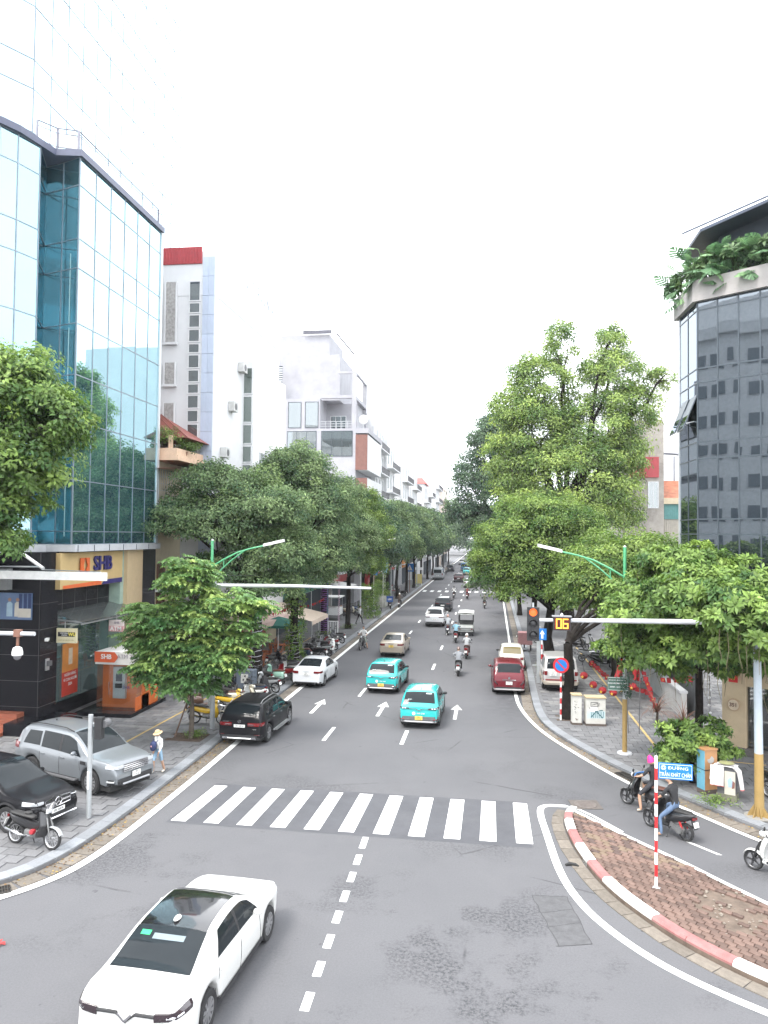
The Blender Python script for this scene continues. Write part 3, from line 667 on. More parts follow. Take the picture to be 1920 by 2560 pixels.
def car(name, label, cat, loc, rotz, s, P, group=None, glass=None, doors=(), qg=None, ws=None, rw=None, roofm=None, trim=None, wheelkey='a', rim=None, spokes=5, handle_z=.85, underm=None, mirr=None, mirr_mat=None, rails=False, wsw=None, rww=None, arch=None, pillar=.055):
    t = thing(name, label, cat, loc, rotz, group); G_ = glass or M_GLASS
    s.body().build('body', P, t, True)
    q = MB(); q.box(-s.W/2+.12, s.W/2-.12, -s.L/2+.18, s.L/2-.2, .2, .5); q.build('underbody', M_DKIN, t)
    add_wheels(t, s, .23, rim, wheelkey, spokes)
    if ws: s.screen(*ws, **(dict(w0=wsw[0], w1=wsw[1]) if wsw else {})).build('windscreen', G_, t, True)
    if rw: s.screen(*rw, **(dict(w0=rww[0], w1=rww[1]) if rww else {})).build('rear_window', G_, t, True)
    for sg in (-1, 1):
        for d in doors:
            s.sideglass(d[0], d[1], sg, slant0=d[2] if len(d) > 2 else 0, slant1=d[3] if len(d) > 3 else 0).build('side_window', G_, t, True)
        for da, db in zip(doors[:-1], doors[1:]): s.sideglass(da[1]-.01, db[0]+.01, sg, slant0=(da[3] if len(da) > 3 else 0)).build('pillar_trim', M_PLAST, t, True)
        [seam(t, s, [g_], sg, s.sill+.06, None).build('door_gap', M_DKIN, t) for g_ in [(d[0]-.03, 0) for d in doors]+[(doors[-1][1]+.06, -.12)]]
        q = MB(); y0, y1 = s.wy[0]+s.wr+.1, s.wy[1]-s.wr-.1; q.grid([[(sg*(s.hw(y)*.975+.006), y, s.sill-.03), (sg*(s.hw(y)+.014), y, s.sill+.02), (sg*(s.hw(y)+.002), y, s.sill+.1)] for y in np.linspace(y0, y1, 6)], flip=(sg < 0)); q.build('sill', trim or M_PLAST, t)
        if trim:
            q = MB()
            for d in (doors[0][0]-.02, doors[-1][1]+.0), :
                pts = [(sg*(s.side(y, .02)[0]+.008), y, s.side(y, .02)[1]) for y in np.linspace(d[0], d[1], 8)]
                for a, b in zip(pts[:-1], pts[1:]): q.bar(a, b, .022, .012)
            q.build('window_trim', M_CHR, t)
        if arch:
            q = MB()
            for c in s.wy:
                rows = []
                for a in np.linspace(-.15, PI+.15, 15):
                    ri, ro = s.wr+.07, s.wr+.125; f = lambda r_: (c+r_*math.cos(a), s.wr+r_*math.sin(a))
                    (y1, z1), (y2, z2) = f(ri), f(ro); rows.append([(sg*(s.hw(y1)-.03), y1, z1), (sg*(s.hw(y1)+.016), y1, z1), (sg*(s.hw(y2)+.012), y2, z2), (sg*(s.hw(y2)-.01), y2, z2)])
                q.grid(rows, flip=(sg > 0))
            q.build('wheel_arch', arch, t)
    handles(t, s, [d[0]+.12 for d in doors[:2]], handle_z, P if not trim else M_CHR)
    if mirr: mirrors(t, s, mirr[0], mirr[1], mirr_mat or P)
    if roofm:
        y0, y1, mm = roofm; s.screen(y0, y1, .93, 9, 11, .007).build('roof_panel', mm, t, True)
    if rails:
        for sg in (-1, 1):
            y0, y1 = rails[0], rails[1]; pts = [(sg*(s.sec(y)[9][0]-.03), y, s.zt(y)+(.05 if 0 < i < 6 else .0)) for i, y in enumerate(np.linspace(y0, y1, 7))]
            MB().tube(pts, .017, 6).build('roof_rail', rails[2] if len(rails) > 2 else M_CHR, t)
    return t
def fin(t, s, y, m):
    z = s.zt(y); MB().add([(-.02,y-.1,z),(.02,y-.1,z),(.02,y+.1,z),(-.02,y+.1,z),(0,y-.1,z+.07),(0,y-.02,z+.065)], [(0,1,4),(1,2,5,4),(2,3,5),(3,0,4,5),(0,3,2,1)]).build('antenna_fin', m, t)
# --- white saloon in the foreground
def white_saloon():
    L_, W_ = 4.97, 1.9
    s = Shape(L_, W_, [(-2.485,.80),(-2.44,1.0),(-2.3,1.075),(-1.75,1.12),(-1.2,1.33),(-.65,1.47),(-.1,1.5),(.3,1.48),(.75,1.33),(1.35,1.06),(1.9,1.0),(2.25,.92),(2.42,.8),(2.485,.64)], [(-2.485,.98),(-1.2,.98),(.6,.94),(1.4,.94),(2.2,.88),(2.485,.74)], 2.97, .345, tum=.34, yoff=.1, rear_a=.14, front_a=.2, front_r=.85)
    P = paint('pearl_white', (.62,.62,.6)); blk = mat('gloss_black_roof', (.012,.012,.014), .12, var=.1, coat=1.)
    t = car('white_saloon', 'white saloon with black glass roof driving in the foreground', 'car', (-5.52,14.02,0), R(-3.5), s, P, doors=((-.98,-.02,.3,-.03),(.04,1.0,0,-.36)), ws=(.42,1.22), rw=(-1.74,-.9), roofm=(-.895,.38,blk), trim=None, wheelkey='ws', spokes=10, mirr=(.72,1.02), handle_z=.8, wsw=(.6,.78), rww=(.74,.66))
    gl = [c for c in t.children if c.name.startswith('rear_window')][0]
    MB().box(-.09,.09,-.05,.05,-.002,.002).build('green_sticker', mat('sticker_green', (.02,.42,.15), .5), t, loc=(-.42,-1.08,s.top(-1.08,-.42)+.014)).rotation_euler = (R(21),0,0)
    MB().box(-.3,.3,-.06,.06,-.001,.001).build('parcel_shelf', mat('shelf_grey', (.16,.2,.22), .4), t, loc=(.05,-1.14,s.top(-1.14,.05)+.0125)).rotation_euler = (R(21),0,0)
    MB().lathe([(.04,0),(.06,.01),(.045,.03),(0,.035)], n=12).build('antenna_fin', P, t, loc=(0,-.72,s.zt(-.72)+.006)).scale = (1,1.9,1.6)
    # dark light band with a V in the middle
    z = lambda tt: .865-.17*max(0, 1-abs(tt)/.17)
    for sg in (-1, 1):
        s.patch(sg*.5, sg*1.18, lambda tt: .83-.05*max(0, (1-(abs(tt)-.5)/.3)), lambda tt: .9+.07*min(1, max(0, (abs(tt)-.5)/.5)), -1, .016, 12).build('tail_lamp', mat('smoked_lamp', (.03,.02,.025), .1, coat=1.), t, False)
        s.patch(sg*.72, sg*.95, .845, .885, -1, .022, 5).build('lamp_element', M_CHR, t)
    s.patch(-.5, .5, lambda tt: .835-.13*max(0, 1-abs(tt)/.16), lambda tt: .875-.13*max(0, 1-abs(tt)/.16), -1, .018, 25).build('light_bar', M_PLAST, t)
    q = MB()
    for sg in (-1, 1): q.bar((sg*.0, -L_/2-.03, .745), (sg*.12, -L_/2-.03, .865), .035, .03, up=(0,1,0))
    q.build('badge', M_CHR, t)
    s.patch(-.95, .95, .3, .44, -1, .02, 15).build('rear_diffuser', M_PLAST, t); plate(t, s, .6, -1, '30H-|147.25')
    for sg in (-1, 1): s.patch(sg*.5, sg*1.0, .68, .76, 1, .012, 8).build('head_lamp', M_HEAD, t)
    return t
CAR_WHITE = white_saloon()
# --- shapes used again and again
def sh_suv(L=4.65, W=1.89, H=1.64, wb=2.87, wr=.365, hood=1.02, tum=.26):
    e = L/2
    return Shape(L, W, [(-e,.72),(-e+.03,1.0),(-e+.12,1.06),(-e+.28,1.3),(-e+.52,H-.1),(-e+.8,H-.02),(-e+1.7,H),(.15,H-.015),(.45,H-.08),(.9,H-.34),(1.28,hood+.06),(1.5,hood),(e-.5,hood-.07),(e-.12,hood-.2),(e,.66)], [(-e,1.0),(-1,1.02),(.5,.99),(1.3,.97),(e,.8)], wb, wr, sill=.3, tum=tum, yoff=.05, front_a=.2)
def lamp_pair(t, s, m, t0, t1, z0, z1, end=-1, d=.014, name='tail_lamp', n=9):
    for sg in (-1, 1): s.patch(sg*t0, sg*t1, z0, z1, end, d, n).build(name, m, t)
def star(t, y, z, r, end, m):
    q = MB(); k = 20; q.grid([[(math.cos(a)*(r+.1*r*math.cos(b)), y+.1*r*math.sin(b)*end, z+math.sin(a)*(r+.1*r*math.cos(b))) for b in np.linspace(0, 2*PI, 7)[:-1]] for a in np.linspace(0, 2*PI, k)], closed=True)
    for i in range(3):
        a = PI/2+i*2*PI/3; q.bar((0, y, z), (math.cos(a)*r, y, z+math.sin(a)*r), r*.16, r*.16, up=(0,1,0))
    q.build('star_badge', m, t)
def black_suv():
    s = sh_suv(); P = paint('black', (.012,.012,.014)); e = s.L/2
    t = car('black_suv', 'glossy black SUV with chrome window line parked over the left gutter', 'car', (-9.72,31.6,0), R(-2), s, P, doors=((-.98,-.1,.0,0),(0,.98,0,-.3)), ws=(.3,1.22), rw=(-e+.22,-e+.6), trim=M_CHR, wheelkey='suv5', spokes=5, mirr=(.72,1.12), handle_z=.92, rails=(-1.7,.35,mat('satin_rail', (.3,.3,.3), .3, .9)), wsw=(.62,.74), rww=(.72,.64))
    for sg in (-1, 1): s.sideglass(-1.68, -1.05, sg, .1, .85, slant0=.32).build('side_window', M_GLASS, t, True)
    lamp_pair(t, s, M_TAIL, .34, 1.12, .82, lambda q: .95); lamp_pair(t, s, M_TAILD, .36, .6, .84, .9, d=.02, name='lamp_element')
    plate(t, s, .82, -1, '30K-568.96', w=.46, h=.11); star(t, -e-.04, 1.0, .06, -1, M_CHR)
    s.patch(-.98, .98, .28, .46, -1, .022, 15).build('rear_bumper', M_PLAST, t); s.patch(-.7, .7, .3, .36, -1, .04, 11).build('skid_plate', M_RIM, t)
    for sg in (-1, 1):
        MB().box(-.1,.1,-.02,.02,-.03,.03).build('exhaust_tip', M_CHR, t, loc=(sg*.6,-e-.045,.36)); s.patch(sg*.62, sg*.85, .47, .5, -1, .03, 4).build('reflector', M_TAILD, t)
        q = MB(); q.bar((sg*(s.W/2+.06), s.wy[0]+.55, .36), (sg*(s.W/2+.06), s.wy[1]-.5, .36), .16, .04); q.build('running_board', mat('step_alloy', (.45,.45,.46), .35, .8), t)
    lb = text('GLC 200', .07, M_CHR, t, (-.58,-e-.016,.985), 0, .002); text('4MATIC', .05, M_CHR, t, (.62,-e-.02,.7), 0, .002)
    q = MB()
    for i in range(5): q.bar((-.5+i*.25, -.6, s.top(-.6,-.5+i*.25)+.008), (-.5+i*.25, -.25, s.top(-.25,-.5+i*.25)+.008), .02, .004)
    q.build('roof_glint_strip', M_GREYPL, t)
    lamp_pair(t, s, M_HEAD, .5, 1.05, .74, .86, 1, name='head_lamp')
    return t
CAR_BLACKSUV = black_suv()
def black_suv_front():
    s = sh_suv(4.75, 1.9, 1.64); P = MATS['paint_black']; e = s.L/2
    t = car('black_suv', 'glossy black SUV nosing in from the left edge beside the grey off-roader', 'car', (-14.4,20.75,.13), R(-104), s, P, doors=((-.98,-.1,.0,0),(0,.98,0,-.3)), ws=(.3,1.22), rw=(-e+.22,-e+.6), trim=M_CHR, wheelkey='suv10', spokes=10, mirr=(.72,1.12), handle_z=.92, arch=M_PLAST, wsw=(.62,.74), rww=(.72,.64))
    for sg in (-1, 1): s.sideglass(-1.68, -1.05, sg, .1, .85, slant0=.32).build('side_window', M_GLASS, t, True)
    lamp_pair(t, s, M_HEAD, .5, 1.08, lambda q: .77+.03*q, lambda q: .82+.08*q, 1, name='head_lamp')
    s.patch(-.46, .46, lambda q: .6+.04*abs(q), lambda q: .86-.05*abs(q), 1, .016, 11).build('grille', M_PLAST, t)
    q = MB(); z = lambda x: (.6+.04*abs(x), .86-.05*abs(x)); pts = [(x, e+.036, z(x)[0]) for x in np.linspace(-.46,.46,8)]+[(x, e+.036, z(x)[1]) for x in np.linspace(.46,-.46,8)]; q.tube(pts+[pts[0]], .013, 5); q.bar((-.44,e+.03,.73),(-.12,e+.03,.73),.02,.05); q.bar((.12,e+.03,.73),(.44,e+.03,.73),.02,.05); q.build('grille_trim', M_CHR, t)
    star(t, e+.05, .73, .115, 1, M_CHR); plate(t, s, .5, 1, '30K-268.96', w=.47, h=.11, d=.05)
    s.patch(-1.0, 1.0, .26, .44, 1, .025, 15).build('front_bumper', M_PLAST, t); s.patch(-.85, .85, .28, .33, 1, .05, 11).build('skid_plate', M_CHR, t); lamp_pair(t, s, M_TAIL, .34, 1.1, .82, .95)
    return t
CAR_BLACKFRONT = black_suv_front()
def offroader():
    L_, W_, H_ = 4.9, 1.87, 1.84; e = L_/2
    s = Shape(L_, W_, [(-e,.8),(-e+.04,1.1),(-e+.14,1.3),(-e+.32,1.66),(-e+.6,H_-.04),(-.8,H_),(.2,H_-.02),(.45,H_-.09),(.9,1.5),(1.28,1.2),(1.45,1.17),(e-.35,1.1),(e-.1,.98),(e,.76)], [(-e,1.14),(-1,1.16),(.4,1.12),(1.3,1.09),(e,.95)], 2.85, .395, sill=.36, tum=.22, yoff=-.02, front_a=.16)
    P = paint('silver_grey', (.2,.215,.23), metal=.35)
    t = car('grey_off_roader', 'silver grey seven seat off-roader parked across the left pavement', 'car', (-13.5,24.05,.13), R(-111), s, P, doors=((-1.0,-.12,.02,0),(-.02,.95,0,-.36)), ws=(.32,1.22), rw=(-e+.12,-e+.5), wheelkey='offr', rim=mat('steel_wheel', (.33,.33,.34), .4, .7), spokes=12, mirr=(.72,1.24), mirr_mat=P, handle_z=1.0, wsw=(.6,.74), rww=(.68,.62), rails=(-1.9,.3,M_PLAST))
    for sg in (-1, 1): s.sideglass(-1.95, -1.08, sg, .1, .86, slant0=.28).build('side_window', M_GLASS, t, True)
    lamp_pair(t, s, M_HEAD, .5, 1.1, .92, lambda q: 1.02, 1, name='head_lamp'); lamp_pair(t, s, M_TAIL, .55, 1.1, 1.02, 1.2)
    s.patch(-.5, .5, .78, 1.02, 1, .016, 9).build('grille', M_GREYPL, t); q = MB()
    for z in (.81,.87,.93,.99): q.box(-.5,.5,e+.02,e+.045,z-.016,z+.016)
    q.build('grille_bar', M_CHR, t); s.patch(-1.0,1.0,.42,.6,1,.03,13).build('front_bumper', M_PLAST, t); s.patch(-.55,.55,.4,.47,1,.05,9).build('skid_plate', M_RIM, t); plate(t, s, .66, 1, '30F|716.26', d=.05)
    for sg in (-1, 1):
        MB().bar((sg*(W_/2+.05), s.wy[0]+.55, .42), (sg*(W_/2+.05), s.wy[1]-.55, .42), .15, .04).build('running_board', M_GREYPL, t)
        s.patch(sg*.8, sg*1.05, .5, .56, 1, .04, 4).build('fog_lamp', M_HEAD, t); MB().box(-.01,.01,-.12,.12,-.05,.05).build('side_vent', M_PLAST, t, loc=(sg*(s.flank(1.15,1.0)+.01),1.1,.98))
    MB().lathe([(.03,0),(.02,.05),(0,.06)], n=8).build('antenna_fin', M_PLAST, t, loc=(0,-1.4,H_-.01))
    return t
CAR_OFFR = offroader()
def taxi(label, loc, rz):
    L_, W_, H_ = 4.3, 1.77, 1.6; e = L_/2
    s = Shape(L_, W_, [(-e,.72),(-e+.02,.96),(-e+.1,1.04),(-e+.3,1.3),(-e+.55,H_-.1),(-e+.85,H_-.01),(-.4,H_),(.2,H_-.03),(.5,H_-.12),(.9,H_-.36),(1.22,1.07),(1.4,1.02),(e-.45,.95),(e-.12,.82),(e,.64)], [(-e,.98),(-1,1.0),(.5,.96),(1.2,.95),(e,.78)], 2.61, .345, sill=.28, tum=.24, yoff=.03, front_a=.2)
    P = paint('turquoise', (.03,.42,.41), coat=1., rough=.25); wr_ = mat('taxi_roof_white', (.7,.75,.75), .3, coat=.6)
    t = car('turquoise_taxi', label, 'taxi', loc, rz, s, P, 'turquoise electric taxis on the road', doors=((-.92,-.08,.0,0),(0,.9,0,-.3)), ws=(.36,1.16), rw=(-e+.16,-e+.6), wheelkey='taxi', rim=M_RIMD, mirr=(.66,1.06), mirr_mat=M_PLAST, handle_z=.86, wsw=(.6,.72), rww=(.7,.63), arch=M_GREYPL)
    for sg in (-1, 1): s.sideglass(-1.5, -.98, sg, .15, .82, slant0=.3).build('side_window', M_GLASS, t, True)
    fin(t, s, -1.15, M_PLAST)
    lamp_pair(t, s, mat('smoked_lamp', (.03,.02,.025), .1, coat=1.), .42, 1.02, lambda q: .87-.02*q, lambda q: .93+.035*min(1, (abs(q)-.42)/.4), n=10)
    for sg in (-1, 1):
        for k in range(3): s.patch(sg*(.56+k*.11), sg*(.63+k*.11), .88, .93, -1, .022, 3).build('lamp_element', M_CHR, t)
    q = MB()
    for sg in (-1, 1): q.bar((0,-e-.02,.815),(sg*.13,-e-.02,.895),.028,.03,up=(0,1,0)); q.bar((sg*.13,-e-.02,.895),(sg*.45,-e-.02,.905),.02,.02,up=(0,1,0))
    q.build('badge', M_CHR, t)
    s.patch(-.98,.98,.3,.56,-1,.022,15).build('rear_bumper', M_GREYPL, t); s.patch(-.75,.75,.3,.37,-1,.04,11).build('skid_plate', mat('satin_grey', (.3,.3,.31), .4, .5), t)
    for sg in (-1, 1): s.patch(sg*.62,sg*.86,.42,.47,-1,.036,4).build('reflector', M_TAIL, t)
    plate(t, s, .5, -1, '30E-|472.78', True, d=.035)
    o = MB().lathe([(.075,0),(.075,.004),(0,.006)], axis='y', n=16).build('round_logo', mat('logo_white', (.7,.78,.78), .5), t, loc=(-.22,-e-.02,.69)); text('1900 2088', .085, MATS['logo_white'], t, (.08,-e-.02,.69), 0, .002)
    text('XANH', .06, MATS['logo_white'], t, (-.42,-e+.21,1.255), 0, .002, tilt=.85); MB().box(-.12,.12,-.03,.03,-.001,.001).build('window_sticker', MATS['logo_white'], t, loc=(.4,-e+.5,s.top(-e+.5,.4)+.014)).rotation_euler = (R(30),0,0)
    lamp_pair(t, s, M_HEAD, .5, 1.0, .72, .8, 1, name='head_lamp')
    return t
TAXI = taxi('turquoise electric taxi in front, in the middle lane nearest the crossing', (-2.93,35.35,0), R(-1))
dup(TAXI, (-5.5,42.25,0), R(-3.5), 'turquoise electric taxi behind the gold saloon, left of the nearest taxi', 'turquoise electric taxis on the road')
dup(TAXI, (-4.55,168,0), R(-1), 'distant turquoise taxi in front of the dark red SUV', 'turquoise electric taxis on the road')
def saloon(name, label, loc, rz, col, pl, yellow=False, L_=4.4, W_=1.72, H_=1.47, met=0.):
    e = L_/2
    s = Shape(L_, W_, [(-e,.74),(-e+.05,1.0),(-e+.16,1.06),(-e+.5,1.1),(-1.05,1.3),(-.62,H_-.04),(-.15,H_),(.25,H_-.02),(.5,H_-.09),(.9,1.2),(1.22,1.0),(1.45,.95),(e-.45,.86),(e-.1,.72),(e,.58)], [(-e,1.0),(-1,.97),(.5,.94),(1.2,.92),(e,.74)], 2.57, .31, sill=.22, tum=.3, yoff=.05, rear_a=.12)
    P = paint(col[0], col[1], metal=met)
    t = car(name, label, 'car', loc, rz, s, P, doors=((-.9,-.08,.22,0),(0,.92,0,-.32)), ws=(.38,1.16), rw=(-e+.62,-.72), wheelkey='sal', mirr=(.68,1.0), handle_z=.84, wsw=(.58,.7), rww=(.64,.54))
    lamp_pair(t, s, M_TAIL, .44, 1.05, lambda q: .82+.02*q, lambda q: .95); plate(t, s, .8 if not yellow else .78, -1, pl, yellow)
    s.patch(-.9,.9,.3,.36,-1,.02,13).build('rear_diffuser', M_PLAST, t); MB().bar((-.2,-e-.015,.96),(.2,-e-.015,.96),.03,.025).build('boot_trim', M_CHR if yellow else P, t); lamp_pair(t, s, M_HEAD, .45, 1.0, .68, .78, 1, name='head_lamp')
    MB().tube([(.5,-e+.1,.26),(.5,-e-.03,.26)], .035, 8).build('exhaust_tip', M_CHR, t)
    return t
CAR_MAZDA = saloon('white_saloon', 'white saloon parked by the left kerb beside the row of scooters', (-9.82,43.05,0), R(-2.5), ('clean_white', (.62,.63,.64)), '30E-|465.18')
CAR_GOLD = saloon('gold_saloon', 'champagne gold saloon with yellow plate in the left lane', (-6.6,54.4,0), R(-1), ('champagne', (.42,.36,.29)), '30E|128.31', True, met=.3)
FARSAL = dup(CAR_GOLD, (-3.1,126.5,0), R(0), 'silver saloon just beyond the far zebra crossing', None, {MATS['paint_champagne']: paint('silver', (.45,.44,.45), metal=.4), M_PLY: M_PLW})
def suv2(name, label, loc, rz, col, pl, roof=None, L_=4.75, W_=1.84, H_=1.7, yellow=False, taild=True):
    s = sh_suv(L_, W_, H_, 2.8, .355, 1.03); e = L_/2; P = paint(col[0], col[1])
    t = car(name, label, 'car', loc, rz, s, P, doors=((-.98,-.1,.0,0),(0,.98,0,-.3)), ws=(.3,1.22), rw=(-e+.22,-e+.6), wheelkey='suv5', mirr=(.72,1.14), handle_z=.92, wsw=(.62,.74), rww=(.7,.62), roofm=roof)
    for sg in (-1, 1): s.sideglass(-1.7, -1.05, sg, .1, .85, slant0=.32).build('side_window', M_GLASS, t, True)
    lamp_pair(t, s, M_TAILD if taild else M_TAIL, .42, 1.08, .9, lambda q: .99); plate(t, s, .74, -1, pl, yellow, w=.4, h=.13)
    s.patch(-.98,.98,.28,.5,-1,.022,15).build('rear_bumper', M_PLAST, t); MB().bar((-.8,-e-.035,.5),(.8,-e-.035,.5),.02,.03).build('bumper_trim', M_CHR, t); lamp_pair(t, s, M_HEAD, .5, 1.05, .74, .86, 1, name='head_lamp')
    return t
CAR_CX = suv2('white_suv', 'white SUV in the left lane beside two motorbike riders', (-4.86,72.6,0), R(-1), ('solid_white', (.6,.61,.63)), '30H-451.07')
CAR_BLK = suv2('black_crossover', 'black crossover with sky reflection painted pale on its roof ahead of the white SUV', (-4.95,86.6,0), R(-1), ('ink_black', (.015,.017,.022)), '30A-217.64', roof=(-1.55,.3,mat('roof_reflection', (.7,.72,.74), .25, coat=.8)), H_=1.6, L_=4.4)  # pale roof panel paints in the reflected sky on black bodywork
CAR_CRV = dup(CAR_BLK, (-5.3,141,0), R(0), 'dark red black SUV with wide tail lamps beyond the far crossing', None, {MATS['paint_ink_black']: paint('maroon_dark', (.05,.012,.016)), MATS['roof_reflection']: MATS['paint_maroon_dark'] if 'paint_maroon_dark' in MATS else paint('maroon_dark', (.05,.012,.016)), M_TAILD: M_TAIL})
for i, (x, y, lab, cl) in enumerate(((-5.4,205,'black SUV farthest left of the distant queue of cars',(.015,.015,.017)), (-4.0,196,'distant dark grey SUV behind the blue van',(.07,.075,.08)), (-4.1,236,'distant black SUV with white rear window reflection in the queue',(.02,.02,.022)), (-3.2,262,'farthest silver green car at the head of the distant queue',(.25,.29,.29)))):
    dup(CAR_CX, (x,y,0), 0, lab, 'distant cars queuing up the road', {MATS['paint_solid_white']: paint('far_%s' % 'abcd'[i], cl)})
def mpv(label, loc, rz):
    L_, W_, H_ = 4.46, 1.78, 1.69; e = L_/2
    s = Shape(L_, W_, [(-e,.74),(-e+.02,1.0),(-e+.08,1.1),(-e+.22,1.36),(-e+.42,H_-.08),(-e+.75,H_),(-.5,H_),(.1,H_-.03),(.45,H_-.13),(1.0,1.32),(1.45,1.0),(e-.4,.88),(e-.1,.74),(e,.6)], [(-e,1.0),(-1,1.0),(.6,.96),(1.4,.9),(e,.74)], 2.78, .33, sill=.27, tum=.15, yoff=.05, front_a=.22)
    P = paint('wine_red', (.13,.01,.018))
    t = car('red_people_carrier', label, 'car', loc, rz, s, P, doors=((-.98,-.1,.0,0),(0,1.0,0,-.36)), ws=(.36,1.36), rw=(-e+.13,-e+.46), wheelkey='mpv', rim=M_RIMD, mirr=(.8,1.05), mirr_mat=P, handle_z=.9, wsw=(.66,.78), rww=(.76,.7))
    for sg in (-1, 1): s.sideglass(-1.72, -1.05, sg, .1, .85, slant0=.25).build('side_window', M_GLASS, t, True)
    for sg in (-1, 1):
        s.patch(sg*.6, sg*.96, lambda q: .52+.3*(abs(q)-.6)/.36, lambda q: .6+.5*(abs(q)-.6)/.36, -1, .018, 8).build('tail_lamp', mat('lamp_black_red', (.03,.004,.006), .15, coat=.4), t)
    q = MB()
    for i in range(5): q.bar((-.5+i*.25,-1.2,s.top(-1.2,-.5+i*.25)+.004),(-.5+i*.25,.1,s.top(.1,-.5+i*.25)+.004),.03,.012)
    q.build('roof_rib', P, t); fin(t, s, -1.5, P); plate(t, s, .66, -1, '30H|715.99', w=.34)
    MB().bar((-.36,-e-.02,.83),(.36,-e-.02,.83),.02,.03).build('boot_trim', M_CHR, t); MB().lathe([(.06,0),(.05,.008),(0,.01)], axis='y', n=12).build('badge', M_CHR, t, loc=(0,-e-.02,.93))
    s.patch(-.9,.9,.28,.36,-1,.025,13).build('rear_bumper', mat('bumper_silver', (.42,.4,.4), .4, .4), t); s.patch(-.95,.95,.37,.45,-1,.012,13).build('bumper_insert', M_PLAST, t); lamp_pair(t, s, M_HEAD, .5, 1.0, .66, .75, 1, name='head_lamp')
    return t
CAR_RED = mpv('wine red people carrier parked at the right kerb, nearest of its row', (1.13,43.3,0), R(1))
def oldvan():
    L_, W_, H_ = 3.6, 1.6, 1.55; e = L_/2
    s = Shape(L_, W_, [(-e,.76),(-e+.03,1.0),(-e+.1,1.06),(-e+.3,1.4),(-e+.5,H_-.06),(-.6,H_),(.2,H_-.03),(.5,H_-.12),(.9,1.2),(1.15,.98),(e-.25,.85),(e,.6)], [(-e,.98),(0,.95),(1,.93),(e,.75)], 2.4, .29, sill=.24, tum=.24)
    P = paint('old_white', (.68,.67,.62), coat=.4)
    t = car('white_hatchback', 'old white hatchback with brownish rear window ahead of the red car', 'car', (1.55,50.2,0), R(0), s, P, glass=mat('amber_glass', (.16,.13,.06), .15, spec=.6), doors=((-.75,-.05,.0,0),(.02,.8,0,-.25)), ws=(.35,1.08), rw=(-e+.12,-e+.46), wheelkey='old', mirr=(.6,.98), mirr_mat=M_PLAST, handle_z=.82, wsw=(.55,.64), rww=(.58,.54))
    lamp_pair(t, s, M_TAIL, .5, .9, .72, .9); plate(t, s, .62, -1, '29A|604.31'); s.patch(-.85,.85,.3,.46,-1,.02,9).build('rear_bumper', M_GREYPL, t)
    return t
CAR_OLD = oldvan()
def cruiser():
    L_, W_, H_ = 4.75, 1.92, 1.86; e = L_/2
    s = Shape(L_, W_, [(-e,.8),(-e+.02,1.1),(-e+.06,1.2),(-e+.14,1.55),(-e+.3,H_-.05),(-e+.6,H_),(.1,H_-.01),(.4,H_-.08),(.8,1.5),(1.15,1.2),(1.3,1.16),(e-.3,1.1),(e-.08,1.0),(e,.76)], [(-e,1.14),(0,1.12),(1.1,1.1),(e,.98)], 2.85, .4, sill=.4, tum=.16, rear_a=.06)
    P = paint('pale_silver', (.48,.47,.46), metal=.3); low = mat('beige_cladding', (.4,.35,.29), .5)
    t = car('silver_off_roader', 'silver off-roader with a spare wheel on its tailgate parked on the right pavement', 'car', (3.95,44.15,.13), R(0), s, P, doors=((-.95,-.1,.0,0),(0,.9,0,-.3)), ws=(.3,1.1), rw=(-e+.07,-e+.26), wheelkey='cru', mirr=(.66,1.2), mirr_mat=M_PLAST, handle_z=1.0, wsw=(.62,.74), rww=(.74,.7))
    for sg in (-1, 1): s.sideglass(-1.95, -1.02, sg, .1, .88, slant0=.12).build('side_window', M_GLASS, t, True)
    ty, ri = wheel_meshes(.37, .2, M_RIM, 'spare', 6); o = link('spare_wheel', ty, t, (.3,-e-.12,1.0)); o.rotation_euler = (0,0,-PI/2); link('rim', ri, o)
    plate(t, s, .98, -1, '29U|184.61', x=-.42, w=.36, h=.2); lamp_pair(t, s, M_TAIL, .72, 1.02, .9, 1.12); s.patch(-1.0,1.0,.4,.6,-1,.06,13).build('rear_bumper', low, t); s.patch(-.95,.95,.62,.7,-1,.02,13).build('tailgate_strip', mat('strip_red', (.2,.03,.03), .4), t)
    for sg in (-1, 1): MB().box(-.015,.015,-1.9,1.9,-.14,.1).build('cladding', low, t, loc=(sg*(W_/2+.006),0,.6))
    return t
CAR_CRU = cruiser()
def minibus():
    L_, W_, H_ = 5.7, 2.0, 2.35; e = L_/2
    s = Shape(L_, W_, [(-e,.9),(-e+.03,1.3),(-e+.08,1.9),(-e+.2,H_-.08),(-e+.5,H_),(1.0,H_),(1.5,H_-.15),(2.0,1.7),(2.3,1.3),(e-.1,1.05),(e,.7)], [(-e,1.25),(0,1.25),(2,1.15),(e,.95)], 3.5, .36, sill=.35, tum=.1, rear_a=.05)
    P = paint('van_silver', (.38,.4,.42), metal=.3)
    t = car('silver_minibus', 'silver high roof minibus parked at the left kerb beyond the far crossing', 'van', (-9.55,147.9,0), 0, s, P, doors=((-1.6,-.1),(0,1.1,0,-.1)), ws=(1.5,2.25), wheelkey='bus', mirr=(1.75,1.4), mirr_mat=M_PLAST, handle_z=1.1, wsw=(.8,.84))
    s.patch(-.72,.72,1.35,2.0,-1,.014,9).build('rear_window', M_GLASS, t); plate(t, s, .9, -1, '29B-151.27', w=.5, h=.12); lamp_pair(t, s, M_TAIL, .8, 1.02, .95, 1.35); s.patch(-.95,.95,.36,.55,-1,.06,9).build('rear_bumper', M_GREYPL, t)
    return t
CAR_BUS = minibus()
